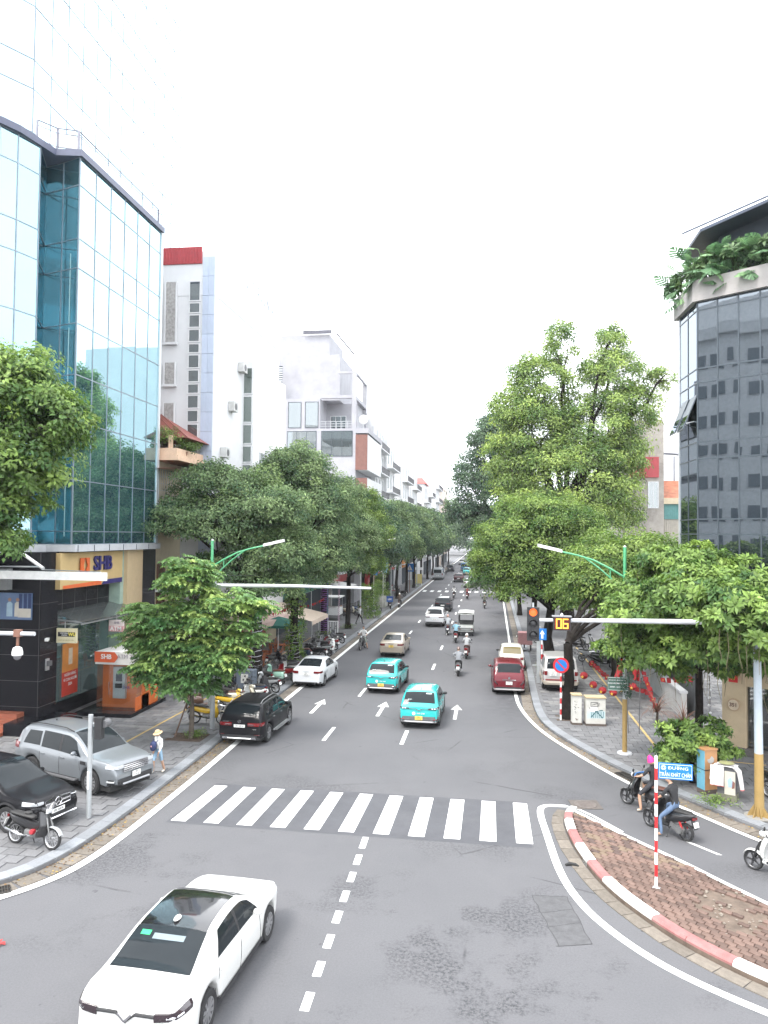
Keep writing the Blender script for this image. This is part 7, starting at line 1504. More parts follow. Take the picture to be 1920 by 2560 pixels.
def scatter_leaves(protos, P, D, S, tint):
    """place prototypes at points P with local +z along D, scale S; returns one vertex/face/tint array"""
    VV, FF, TT = [], [], []; base = 0; n = len(P); pick = RNG.integers(0, len(protos), n); spin = RNG.uniform(0, 2*PI, n)
    D = D/(np.linalg.norm(D, axis=1, keepdims=True)+1e-9); ref = np.where(np.abs(D[:, 2:3]) < .95, np.array([[0,0,1.]]), np.array([[1.,0,0]])); X = np.cross(ref, D); X /= np.linalg.norm(X, axis=1, keepdims=True)+1e-9; Y = np.cross(D, X)
    c, s = np.cos(spin)[:, None], np.sin(spin)[:, None]; X, Y = X*c+Y*s, Y*c-X*s
    for k, (V, F) in enumerate(protos):
        i = np.where(pick == k)[0]
        if not len(i): continue
        M_ = np.stack([X[i], Y[i], D[i]], axis=1)*S[i][:, None, None]; W_ = np.einsum('vk,nkj->nvj', V, M_)+P[i][:, None, :]
        VV.append(W_.reshape(-1, 3)); FF.append((F[None]+(np.arange(len(i))*len(V))[:, None, None]+base).reshape(-1, 3)); TT.append(np.repeat(tint[i], len(V))); base += len(i)*len(V)
    return np.concatenate(VV), np.concatenate(FF), np.concatenate(TT)
def tri_mesh(name, V, F, T, m):
    me = bpy.data.meshes.new(name); me.vertices.add(len(V)); me.vertices.foreach_set('co', V.astype(np.float32).ravel()); n = len(F)
    me.loops.add(n*3); me.loops.foreach_set('vertex_index', F.astype(np.int32).ravel()); me.polygons.add(n); me.polygons.foreach_set('loop_start', np.arange(0, n*3, 3, dtype=np.int32)); me.polygons.foreach_set('loop_total', np.full(n, 3, np.int32))
    at = me.attributes.new('tint', 'FLOAT', 'POINT'); at.data.foreach_set('value', T.astype(np.float32)); me.materials.append(m); me.update(calc_edges=True); me.validate(); return me
def crown_points(lobes, n, shell=.55, low=.35, clump=10, cr=.34):
    """clumped points in lobes (cx,cy,cz,rx,ry,rz); returns points, outward directions, tint"""
    lob = np.array(lobes, float); vol = (lob[:,3]*lob[:,4]*lob[:,5])**(2/3); k = RNG.choice(len(lob), size=max(1, n//clump), p=vol/vol.sum()); m = len(k)
    u = RNG.normal(size=(m,3)); u /= np.linalg.norm(u, axis=1, keepdims=True); u[:,2] = np.where(u[:,2] < -low, -u[:,2]*.6, u[:,2]); u /= np.linalg.norm(u, axis=1, keepdims=True)
    r = RNG.uniform(shell**3, 1, m)**(1/3); ax = lob[k,3:]; C_ = lob[k,:3]+u*ax*r[:,None]*(1+.18*RNG.normal(size=(m,1))*.5)
    size = cr*np.power(ax.prod(axis=1), 1/3)*RNG.uniform(.6,1.3,m)
    ids = np.repeat(np.arange(m), clump); v = RNG.normal(size=(len(ids),3)); v /= np.linalg.norm(v, axis=1, keepdims=True); v[:,2] = np.abs(v[:,2])*.9-.25
    P = C_[ids]+v*size[ids][:,None]*RNG.uniform(.35,1,(len(ids),1))*np.array([1,1,.62]); D = u[ids]*.55+v*.7+np.array([0,0,.35])
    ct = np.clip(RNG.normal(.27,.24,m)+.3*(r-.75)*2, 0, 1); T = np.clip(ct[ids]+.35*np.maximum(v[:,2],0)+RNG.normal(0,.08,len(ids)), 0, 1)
    return P, D, T
def limb(q, a, b, r0, r1, wob=.12, n=6, sag=0.):
    a, b = Vector(a), Vector(b); pts = []; L_ = (b-a).length
    for i in range(n+1):
        t = i/n; p = a.lerp(b, t)+Vector((random.gauss(0,1),random.gauss(0,1),random.gauss(0,.6)))*wob*L_*.12*(0 if i in (0,) else 1); p.z += math.sin(t*PI)*L_*.1*(1-sag); pts.append(p)
    q.tube(pts, [r0+(r1-r0)*(i/n)**.8 for i in range(n+1)], 7); return pts
def tree(name, label, base, trunk_r, fork, lobes, n, protos, m, bark=None, group=None, scale=(.8,1.25), shell=.55, low=.35, clump=10, cr=.34, vines=0, nlimb=None, lean=(0,0), roots=0, hang_len=1.4):
    """lobes in world coordinates; stored relative to the base"""
    t = thing(name, label, 'tree', base, 0, group); bx, by, bz = base; L_ = [(a-bx, b-by, c-bz, d, e, f) for a, b, c, d, e, f in lobes]; q = MB(); top = (lean[0], lean[1], fork)
    pts = [(0,0,-.1),(lean[0]*.1+random.gauss(0,.03),lean[1]*.1,fork*.12),(lean[0]*.45+random.gauss(0,.06),lean[1]*.4+random.gauss(0,.06),fork*.5),top]; q.tube(pts, [trunk_r*1.5,trunk_r*1.1,trunk_r*.95,trunk_r*.85], 10)
    for i, (cx, cy, cz, rx, ry, rz) in enumerate(L_):
        pp = limb(q, top, (cx, cy, cz-rz*.15), trunk_r*.55, trunk_r*.16)
        for k in range(nlimb if nlimb is not None else 4):
            a = random.random()*2*PI; e = random.uniform(.0,.9); c = pp[random.randrange(3, len(pp))]; limb(q, c, (cx+math.cos(a)*rx*.8, cy+math.sin(a)*ry*.8, cz+rz*e*.8), trunk_r*.2, trunk_r*.04, .2, 4)
    q.build('trunk', bark or BARK, t, True)
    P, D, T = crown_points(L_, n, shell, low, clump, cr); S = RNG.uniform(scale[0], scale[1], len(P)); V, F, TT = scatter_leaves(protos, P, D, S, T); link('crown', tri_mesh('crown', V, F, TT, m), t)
    if vines:
        q = MB()
        for _ in range(vines):
            cx, cy, cz, rx, ry, rz = L_[random.randrange(len(L_))]; a = random.random()*2*PI; k = random.uniform(.5,1); x, y = cx+math.cos(a)*rx*k, cy+math.sin(a)*ry*k; z = cz-rz*random.uniform(-.2,.7); ln = random.uniform(.4,1)*hang_len
            q.tube([(x,y,z),(x+random.gauss(0,.05),y,z-ln*.5),(x+random.gauss(0,.08),y,z-ln)], [.012,.01,.006], 4, caps=False)
        q.build('hanging_roots', mat('aerial_root', (.14,.12,.07), .9), t, kind='stuff')
    return t
SP_S = [sprig(9,.15,.075,.32,s) for s in range(4)]; SP_F = [sprig2(8,.26,.13,.5,s) for s in range(4)]; SP_D = [sprig2(9,.17,.085,.36,s) for s in range(4)]; RO = [rosette(8,.25,.1,s) for s in range(4)]; SP_B = [sprig(9,.2,.1,.3,s) for s in range(4)]; SP_N = [sprig2(9,.2,.075,.4,s) for s in range(4)]; SP_X = [sprig2(7,.5,.26,.9,s) for s in range(3)]
tree('broadleaf_tree', 'bushy bright green tree cut by the left edge in front of the glass building', (-19.4,23.6,.13), .3, 6.5, [(-18.5,24,13.0,2.3,2.0,1.9),(-16.6,23.8,12.8,2.0,1.8,1.9),(-17.2,24.2,10.6,2.7,1.9,2.0),(-15.2,24.0,12.0,1.5,1.4,1.3),(-17.8,23.8,8.9,2.0,1.6,1.5),(-16.3,24,9.6,1.2,1.3,1.1),(-16.9,24,7.9,1.0,1.1,.7)], 5200, SP_B, L_NEAR, clump=9, cr=.3, shell=.62)
# young tree with pinnate fronds, staked
def young_tree():
    t = thing('young_tree', 'young tree with feathery pinnate leaves and a leaning stake on the left pavement', 'tree', (-12.0,29.7,.13)); q = MB(); q.tube([(0,0,-.05),(.03,.02,1),(-.02,0,2.2),(.0,.05,4.5),(-.05,0,6.6)], [.12,.095,.085,.06,.02], 9); tips = []
    lob = [(-.3,0,6.8,.7,.7,.6),(-.3,0,6.3,1.0,.9,.9),(-1.3,0,5.0,1.2,1.2,1.0),(.9,0,5.1,1.3,1.2,.9),(2.4,0,5.5,.95,.9,.6),(-.2,-.2,4.2,1.7,1.4,1.2),(-1.2,0,3.1,1.3,1.2,.9),(.8,-.1,3.3,1.4,1.3,1.0),(-.3,-.2,2.4,1.3,1.1,.7),(2.0,0,4.3,.8,.9,.6),(-2.0,0,4.0,.8,.8,.6)]
    tips = []; C0, D0, T0 = crown_points(lob, 290, .45, .7, 1, .2); tips = [tuple(c) for c in C0]
    for e in tips[:70]: limb(q, (0,0,max(1.7, e[2]-.8)), e, .024, .008, .25, 4)
    q.build('trunk', BARK, t, True); fr = [frond(6,.56,.27,.125,s) for s in range(3)]; V_, F_, T_ = [], [], []; base = 0
    for e in tips:
        young = max(0., .12+.3*(e[2]-2.3)/4.5*random.random()+(.45 if random.random() < .2 else 0)); cen = np.array([e[0]+.3, e[1], 0]); cn = np.linalg.norm(cen)
        for k in range(random.randint(5,8)):
            a = 2*PI*k/6.5+random.uniform(-.4,.4); d = np.array([math.cos(a), math.sin(a), 0])*.9+(cen/cn*.6 if cn > .2 else 0); d[2] = random.uniform(-.35,.3); d /= np.linalg.norm(d); sd = np.cross([0,0,1.], d); sd /= np.linalg.norm(sd); up = np.cross(d, sd); M_ = np.stack([d, sd, up])*random.uniform(.8,1.25)
            v, f = fr[k % 3]; V_.append(v@M_+np.array(e)+np.array([0,0,random.uniform(-.15,.1)])); F_.append(f+base); base += len(v); T_.append(np.full(len(v), np.clip(young+random.gauss(0,.08), 0, 1)))
    link('crown', tri_mesh('crown', np.concatenate(V_), np.concatenate(F_), np.concatenate(T_), L_FRESH), t)
    MB().tube([(-.75,.1,-.05),(-.25,.03,1.3),(.0,0,2.2)], [.035,.035,.03], 6).build('stake', mat('stake_wood', (.12,.08,.06), .9, var=.3), t)
    return t
young_tree()
LT = 'street trees along the left pavement'
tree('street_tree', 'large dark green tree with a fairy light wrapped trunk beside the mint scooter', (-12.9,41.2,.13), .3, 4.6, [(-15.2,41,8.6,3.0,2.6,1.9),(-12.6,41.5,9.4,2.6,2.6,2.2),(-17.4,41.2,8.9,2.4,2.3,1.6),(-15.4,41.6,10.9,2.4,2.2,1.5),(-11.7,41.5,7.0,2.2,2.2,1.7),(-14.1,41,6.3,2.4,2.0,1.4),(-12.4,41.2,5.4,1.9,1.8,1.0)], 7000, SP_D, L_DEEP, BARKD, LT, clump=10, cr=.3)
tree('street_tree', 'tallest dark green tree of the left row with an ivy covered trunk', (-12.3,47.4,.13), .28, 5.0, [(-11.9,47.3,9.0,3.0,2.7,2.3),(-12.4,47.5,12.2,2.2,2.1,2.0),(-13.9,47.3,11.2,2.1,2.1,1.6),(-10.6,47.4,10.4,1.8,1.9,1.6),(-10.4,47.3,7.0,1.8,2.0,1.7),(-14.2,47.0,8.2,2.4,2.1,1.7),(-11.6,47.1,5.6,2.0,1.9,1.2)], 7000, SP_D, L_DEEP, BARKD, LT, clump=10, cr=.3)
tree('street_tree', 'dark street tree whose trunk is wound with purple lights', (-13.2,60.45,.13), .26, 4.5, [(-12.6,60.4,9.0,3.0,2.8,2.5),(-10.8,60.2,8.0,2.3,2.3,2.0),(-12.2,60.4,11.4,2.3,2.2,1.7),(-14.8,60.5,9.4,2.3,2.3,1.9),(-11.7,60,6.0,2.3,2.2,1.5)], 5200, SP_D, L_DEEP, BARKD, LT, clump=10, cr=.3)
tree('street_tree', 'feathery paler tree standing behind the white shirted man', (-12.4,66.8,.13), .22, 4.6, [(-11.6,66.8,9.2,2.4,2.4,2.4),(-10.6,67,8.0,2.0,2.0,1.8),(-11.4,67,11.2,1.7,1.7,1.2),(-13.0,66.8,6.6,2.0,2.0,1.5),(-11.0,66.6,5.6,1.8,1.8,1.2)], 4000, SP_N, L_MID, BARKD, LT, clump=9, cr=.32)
for i, (x, y, h, lab, mm) in enumerate(((-12.2,79,12.4,'dark layered tree beside the ivy pillar',L_BLUE),(-11.9,89.5,12.8,'dark layered tree above the red shop front',L_DEEP),(-11.9,99.5,13.0,'dark tree with slanting trunk before the far crossing',L_BLUE),(-11.8,110,13.2,'dark tree right at the far crossing on the left',L_DEEP),(-11.8,121,12.6,'dark tree a little beyond the far crossing on the left',L_BLUE),(-11.7,133,13,'dark tree beside the silver minibus',L_DEEP),(-11.6,146,13,'dark tree overhanging the silver minibus',L_BLUE),(-11.6,160,13,'dark tree beyond the silver minibus',L_DEEP),(-11.6,176,13.5,'dark tree far up the left row',L_BLUE),(-11.5,196,14,'bluish tree second from the end of the left row',L_BLUE),(-11.4,220,14,'bluish last tree of the left row before the haze',L_BLUE))):
    w = 2.9; tree('street_tree', lab, (x,y,.13), .2, 4.2, [(x+.7,y,h*.66,w,w,h*.2),(x-.9,y+.6,h*.72,w*.85,w*.9,h*.17),(x+.4,y,h*.85,w*.68,w*.7,h*.14),(x+2.0,y,h*.55,w*.66,w*.7,h*.13),(x+.2,y,h*.45,w*.8,w*.8,h*.11)], 2100 if y < 130 else 900, SP_F if y < 130 else SP_X, mm, BARKD, LT, clump=8, cr=.32)
RT = 'trees along the right pavement'
tree('broadleaf_tree', 'bright green tree with star shaped leaf tufts and hanging roots behind the signal arm', (7.9,29.9,.13), .15, 4.3, [(6.2,29.2,6.0,1.9,1.6,1.2),(8.5,29.4,6.5,2.0,1.7,1.4),(7.2,29.2,7.3,1.8,1.5,1.0),(9.9,29.2,5.9,1.5,1.5,1.3),(5.3,29.2,5.1,1.0,1.2,.9),(8.6,29.0,4.9,1.9,1.5,.9),(6.6,29.1,4.8,1.3,1.2,.9),(7.6,28.8,5.6,2.2,1.4,1.1),(5.4,27.6,5.6,1.3,1.3,1.1),(7.0,26.6,6.4,1.7,1.6,1.2),(8.6,25.6,6.3,1.5,1.5,1.1),(7.0,27.2,4.7,1.6,1.3,.9),(8.9,26.8,4.9,1.4,1.4,.9),(5.6,28.4,4.3,1.1,1.1,.7),(9.6,26,5.6,1.3,1.4,1.0),(7.5,24.2,6.5,.9,.8,.7),(8.4,23.6,6.1,.8,.7,.6),(7.1,23.7,5.95,.8,.6,.5),(7.9,23.5,5.5,.7,.5,.5),(8.8,24,5.2,.8,.7,.6),(6.0,28.6,3.9,1.3,1.1,.85),(7.6,28.4,3.9,1.4,1.1,.85),(4.9,28.8,4.2,.9,.9,.8),(9.2,27.2,4.1,1.3,1.2,.9),(7.9,25.4,5.0,1.1,.9,.8)], 10000, RO, L_NEAR, BARKD, None, clump=8, cr=.3, vines=90, shell=.6, scale=(.75,1.15))
tree('bush', 'round bush with glossy tufted leaves behind the blue and orange box', (7.0,27.3,.13), .09, .7, [(6.6,27.2,1.55,.95,.85,.75),(7.5,27.2,1.75,.9,.8,.75),(7.0,27.1,.95,1.05,.8,.6),(6.2,27.1,1.1,.6,.6,.5),(7.9,27.1,1.3,.6,.6,.5)], 850, RO, L_NEAR, BARKD, None, clump=7, cr=.3, scale=(.6,.95), shell=.5, low=.8)
tree('street_tree', 'dense green tree overhanging the right lane behind the traffic light', (4.14,50.7,.13), .32, 3.6, [(1.7,51.5,7.8,2.6,2.7,2.2),(4.6,51.3,8.6,2.9,2.8,2.4),(.9,52,6.0,2.0,2.4,2.0),(3.6,50.4,6.2,2.7,2.2,2.0),(6.2,51,6.9,2.1,2.2,2.2),(2.8,52,9.8,1.9,2.2,1.4),(2.6,50.6,4.8,2.2,2.0,1.2),(5.8,50.4,4.9,2.0,1.9,1.4)], 8000, SP_D, L_MID, BARKD, RT, clump=10, cr=.3)
tree('street_tree', 'green tree whose black forked trunk rises behind the no parking sign', (3.68,35.98,.13), .24, 3.4, [(6.6,40.8,6.6,2.1,2.2,1.7),(8.6,41.0,6.8,2.0,2.2,1.7),(5.4,40.5,5.9,1.5,1.9,1.3),(7.4,40.5,5.0,2.4,1.9,1.4),(9.2,40.6,4.7,1.7,1.9,1.3)], 5200, SP_D, L_MID, BARKD, RT, clump=10, cr=.3, lean=(.05,.2))
tree('street_tree', 'low dense greenery above the parked motorbikes on the right pavement', (7.6,47.0,.13), .2, 3.0, [(7.0,47,6.6,2.2,2.2,2.0),(9.2,47,6.2,2.0,2.2,2.0),(6.4,47,4.6,2.2,1.8,1.3),(8.9,46.8,4.2,1.8,1.7,1.3)], 4800, SP_D, L_MID, BARKD, RT, clump=10, cr=.32)
tree('street_tree', 'dark foliage hanging low over the right kerb beyond the dense tree', (3.9,64,.13), .25, 3.6, [(1.2,65,6.2,2.4,2.6,2.4),(3.4,64,7.6,2.6,2.6,2.6),(.4,66,4.4,1.7,2.2,1.6),(4.4,64,5.0,2.2,2.2,1.7)], 2600, SP_F, L_DEEP, BARKD, RT, clump=9, cr=.32)
tree('vine_tree', 'very tall pale green tree smothered in vines with two spires', (7.2,70.5,.13), .6, 8.0, [(4.4,70,17.0,3.6,3.4,4.2),(10.0,70.5,17.3,4.0,3.5,4.4),(7.3,69.6,13.0,5.6,3.6,4.2),(4.8,70,22.0,2.9,2.4,2.8),(6.5,70,25.6,1.3,1.2,2.4),(11.2,70.5,23.0,2.5,2.2,2.4),(11.0,70.5,26.5,1.4,1.2,1.1),(13.2,70.5,20.0,1.9,1.8,2.2),(2.2,70,20.0,2.0,1.9,1.7),(7.6,69.6,9.2,4.8,3.2,3.0),(11.8,70.6,15.2,2.2,2.2,3.0),(15.4,70.6,22.6,1.2,1.0,1.0),(2.3,70,15.0,2.2,2.2,3.2),(3.6,70,11.0,2.6,2.4,2.8),(11.2,70.4,11,2.4,2.4,2.8)], 11500, SP_N, L_YELLOW, BARKD, None, clump=9, cr=.25, vines=120, nlimb=3, scale=(1.1,1.8), shell=.68, low=.6, hang_len=3.)
tree('street_tree', 'tall dark bluish tree behind the vine covered one', (2.2,100,.13), .5, 8.0, [(.2,100,19.6,2.6,2.6,4.2),(-2.0,100,15.2,2.8,2.8,3.8),(1.5,100,14,3.2,3.2,4),(.6,100,23.0,1.6,1.6,1.6),(-3.2,100,11,2.1,2.4,2.8),(-.6,100,9.5,2.6,2.4,2.6)], 3600, SP_F, L_BLUE, BARKD, RT, clump=8, cr=.32, scale=(1,1.6))
for i, (x, y, h, lab) in enumerate(((3.4,82,11,'dark green tree over the right kerb below the vine covered giant'),(3.5,118,14,'bluish green tree at the far crossing on the right'),(3.4,136,14,'green tree just beyond the far crossing on the right'),(3.4,156,14,'green tree over the bunch of motorbikes on the right'),(3.4,180,15,'green tree farther up over the swarm of motorbikes'),(3.4,208,15,'bluish tree far up on the right'),(3.4,240,16,'last but one bluish tree on the right'),(3.4,280,17,'last bluish tree on the right before the haze'))):
    w = 3.0; tree('street_tree', lab, (x,y,.13), .22, 4, [(x-1.5,y,h*.6,w,w,h*.22),(x+1,y,h*.68,w,w,h*.22),(x-.5,y,h*.84,w*.7,w*.7,h*.15),(x-2.4,y,h*.42,w*.6,w*.7,h*.13)], 1500 if y < 130 else 800, SP_F if y < 130 else SP_X, L_DEEP if i % 2 else L_BLUE, BARKD, RT, clump=8, cr=.32)
P, D, T = crown_points([(x, y, 8+random.uniform(-1,2), 9, 7, 8+random.uniform(-1,2)) for x, y in ((-16,330),(12,340),(-26,325),(22,330),(-14,380),(8,390))]+[(-9,320,14,6,7,7),(1,330,15,6,7,8),(-4,370,16,7,8,8),(-11,300,13,5,6,6),(4,300,14,5,6,7),(-4,420,9,12,8,12)], 4200, .6, .6, 8, .3); V, F, TT = scatter_leaves(SP_X, P, D, RNG.uniform(1.5,2.6,len(P)), T); o = link('far_foliage', tri_mesh('far_foliage', V, F, TT, L_BLUE), kind='stuff')
# ivy and lights on trunks
def ivy(label, x, y, h, r, n, wind=False):
    t = thing('ivy', label, 'ivy', (x,y,.13)); a = RNG.uniform(0,2*PI,n); z = RNG.uniform(.05,h,n)**1.0; k = r*(1+.5*np.sin(z*3+a)*.5+RNG.uniform(0,.8,n)); P = np.stack([np.cos(a)*k, np.sin(a)*k, z], 1); D = np.stack([np.cos(a), np.sin(a), RNG.uniform(-.4,.5,n)], 1); V, F, TT = scatter_leaves([sprig(6,.13,.09,.16,s) for s in range(3)], P, D, RNG.uniform(.8,1.3,n), np.clip(RNG.normal(.35,.2,n),0,1)); link('leaves', tri_mesh('leaves', V, F, TT, L_MID), t)
    q = MB(); q.tube([(r*.8*math.cos(u*2),r*.8*math.sin(u*2),u*h/8) for u in range(9)], .02, 5); q.build('stem', BARK, t); return t
ivy('ivy climbing the trunk of the tallest left tree', -12.3,47.4, 4.6, .34, 240); ivy('ivy smothering a post behind the walking man', -11.75,75.4, 3.4, .55, 420)
def coil(label, x, y, z0, z1, r, turns, m_, jit=.04):
    t = thing('light_string', label, 'string lights', (x,y,.13)); q = MB(); n = turns*12; q.tube([(math.cos(2*PI*i/12)*(r+random.uniform(0,jit)), math.sin(2*PI*i/12)*(r+random.uniform(0,jit)), z0+(z1-z0)*i/n+random.uniform(-.03,.03)) for i in range(n+1)], .014, 4); q.build('cord', m_, t); return t
coil('pale fairy lights wound round the dark trunk by the mint scooter', -12.9,41.2,.5,4.3,.33,14,mat('cord_pale', (.5,.5,.55), .5)); coil('purple light string wound round a trunk on the left', -13.2,60.45,.3,4.4,.3,26,mat('cord_purple', (.28,.1,.42), .5), .06); coil('pale lights wound low on the ivy trunk', -12.3,47.4,.3,2.2,.32,8,MATS['cord_pale'])
coil('pink light string wound round a thin pole beside the purple trunk', -12.4,62.4,.5,5.2,.07,30,mat('cord_pink', (.5,.3,.4), .5), .02)
# roof plants: potted shrubs on the red roofed house, big leaves on the dark glass building
def shrub(label, x, y, z, w, h, n, m_=None, pot=True, group=None):
    t = thing('potted_shrub', label, 'plant', (x,y,z), 0, group)
    if pot: MB().lathe([(.14,0),(.2,.3),(.22,.32),(.17,.3),(0,.28)], n=12).build('pot', mat('pot_clay', (.25,.12,.08), .8, var=.2), t)
    q = MB(); [q.tube([(0,0,.25),(math.cos(a)*w*.3,math.sin(a)*w*.3,h*.8)], [.025,.01], 5) for a in (0,2.1,4.2)]; q.build('stem', BARK, t); P, D, T = crown_points([(0,0,h*.65,w,w,h*.42)], n, .4, .8, 5, .35); V, F, TT = scatter_leaves([sprig(7,.11,.05,.18,s) for s in range(3)], P, D, RNG.uniform(.8,1.3,len(P)), T); link('foliage', tri_mesh('foliage', V, F, TT, m_ or L_MID), t); return t
for i, (x, y, w, h, lab) in enumerate(((-21.3,41.2,.5,1.1,'leftmost potted shrub under the rusty hipped roof'),(-20.2,41.2,.6,1.3,'potted shrub second from the left under the hipped roof'),(-19.2,41.2,.7,1.6,'biggest potted shrub under the hipped roof edge'),(-18.3,41.2,.7,1.5,'potted shrub at the right corner of the house terrace'),(-17.7,42,.5,.9,'low shrub hanging over the terrace corner'),(-17.9,43.4,.5,1.2,'shrub at the back of the house terrace'))): shrub(lab, x, y, 12.95, w, h, 110, L_MID)
def bigleaf_mesh(seed):
    """a split monstera leaf with stalk, about 0.7 m"""
    r = random.Random(seed); pts = []; n = 7; out = []
    for k in range(n): a = R(28+ k*24); pts.append(a)
    q = MB(); L_ = .62
    for sg in (-1, 1):
        for k in range(6):
            u0 = k/6; u1 = (k+.78)/6; x0, x1 = L_*u0, L_*u1; w0 = .34*math.sin(PI*min(1,.22+u0*.8)); w1 = .34*math.sin(PI*min(1,.22+u1*.8)); f = .16
            q.add([(x0,0,.0-.12*u0*u0),(x1,0,-.12*u1*u1),(x1+f,sg*w1,-.1-.12*u1),(x0+f,sg*w0,-.09-.12*u0)], [(0,1,2,3) if sg > 0 else (3,2,1,0)])
    q.tube([(-.5,0,-.25),(-.2,0,.02),(0,0,0),(L_,0,-.13)], [.016,.013,.01,.005], 4)
    me = q.mesh('big_leaf', leafmat('leaf_monstera', (.06,.13,.065), (.19,.31,.15))); at = me.attributes.new('tint', 'FLOAT', 'POINT'); at.data.foreach_set('value', np.full(len(me.vertices), r.uniform(.1,1), np.float32)); return me
BL = [bigleaf_mesh(s) for s in range(5)]
def roof_garden():
    C_ = Vector((8.37,31.7)); d1 = Vector((.797,-.604)); d2 = Vector((-.045,1.))
    for k, (o, lab) in enumerate(((C_+d2*2.2, 'monstera clump spilling over the left end of the roof band'),(C_+d2*1.0, 'monstera clump left of the roof corner'),(C_+d1*.3, 'monstera clump right at the roof corner'),(C_+d1*1.4, 'big leaved monstera clump in the middle of the roof edge'),(C_+d1*2.6, 'monstera clump at the right edge of the picture on the roof'),(C_+d1*3.9, 'monstera clump on the roof just outside the picture'))):
        t = thing('monstera_plant', lab, 'plant', (o.x+.25,o.y+.25,18.95), 0, 'monstera plants on the roof terrace'); q = MB()
        for i in range(26):
            a = random.uniform(0,2*PI) if i % 3 else random.uniform(PI*.9,PI*1.75); el = random.uniform(-.5,1.1) if i > 6 else random.uniform(-.9,0); rr = random.uniform(.15,.75); h = random.uniform(.1,1.35) if el > -.3 else random.uniform(-.2,.4)
            o_ = link('leaf', BL[i % 5], t, (math.cos(a)*rr, math.sin(a)*rr, h)); s_ = random.uniform(.6,1.1); o_.scale = (s_,s_,s_); o_.rotation_euler = (random.gauss(0,.35), -el*.8, a); q.tube([(0,0,-.1),(math.cos(a)*rr*.7,math.sin(a)*rr*.7,h-.2)], [.02,.012], 4)
        q.build('stem', mat('stem_green', (.06,.1,.03), .7), t)
        P, D, T = crown_points([(0,0,.55,.75,.75,.7)], 60, .3, .6, 6, .4); V, F, TT = scatter_leaves(RO, P, D, RNG.uniform(1.,1.5,len(P)), T*.6); link('undergrowth', tri_mesh('undergrowth', V, F, TT, L_DEEP), t, kind='stuff')
roof_garden()
def spiky(label, x, y, z, n, l, m_):
    t = thing('spiky_plant', label, 'plant', (x,y,z)); MB().tube([(0,0,0),(.03,0,.5)], [.07,.05], 7).build('stem', BARK, t)
    me = MB().grid([[(u*l,(-.025)*(1-u)*w_,.25*l*math.sin(u*2.2)-.35*l*u*u) for w_ in (-1,0,1)] for u in np.linspace(0,1,5)]).mesh('leaf', m_)
    for i in range(n): o = link('leaf', me, t, (0,0,.5)); o.rotation_euler = (0, random.uniform(-1.1,.35), random.uniform(0,6.28)); s = random.uniform(.7,1.15); o.scale = (s,s*1.2,s)
spiky('brown spiky dracaena beside the shop pillar', 8.15,33.2,.13,60,1.3,mat('dracaena_brown', (.16,.085,.06), .7, var=.3)); spiky('brown spiky plant behind the small flags', 7.6,35.6,.13,46,1.2,MATS['dracaena_brown'])
def weeds(label, x, y, w, n, h=.28):
    t = thing('weed_clump', label, 'plant', (x,y,.12)); P = np.stack([RNG.normal(0,w*.5,n), RNG.normal(0,w*.4,n), RNG.uniform(.02,h*.6,n)], 1); D = np.stack([RNG.normal(0,.4,n), RNG.normal(0,.4,n), np.ones(n)], 1); V, F, TT = scatter_leaves([sprig(7,.12,.035,.14,s) for s in range(3)], P, D, RNG.uniform(.6,1.2,n), np.clip(RNG.normal(.4,.2,n),0,1)); link('leaves', tri_mesh('leaves', V, F, TT, L_MID), t); return t
weeds('weeds sprouting at the foot of the young tree', -11.9,29.9,.45,70); weeds('green weeds round the trunk behind the walking man', -12.4,66.6,.7,60,.5); weeds('weeds at the kerb under the jacket box', 7.2,25.2,.5,50,.2); weeds('planter greenery behind the white parked saloon', -12.0,46.3,.5,90,.7); weeds('greenery under the purple wrapped tree', -13.0,59.6,.8,120,.9); weeds('fern clump behind the silver off-roader', 3.6,47.6,.5,90,.9); weeds('dry plants at the far left kerb by the yellow sign', -11.6,122,.9,60,1.2); weeds('leafy shrub under the far ivy pillar lamp', -12.3,87,1.0,140,2.2)
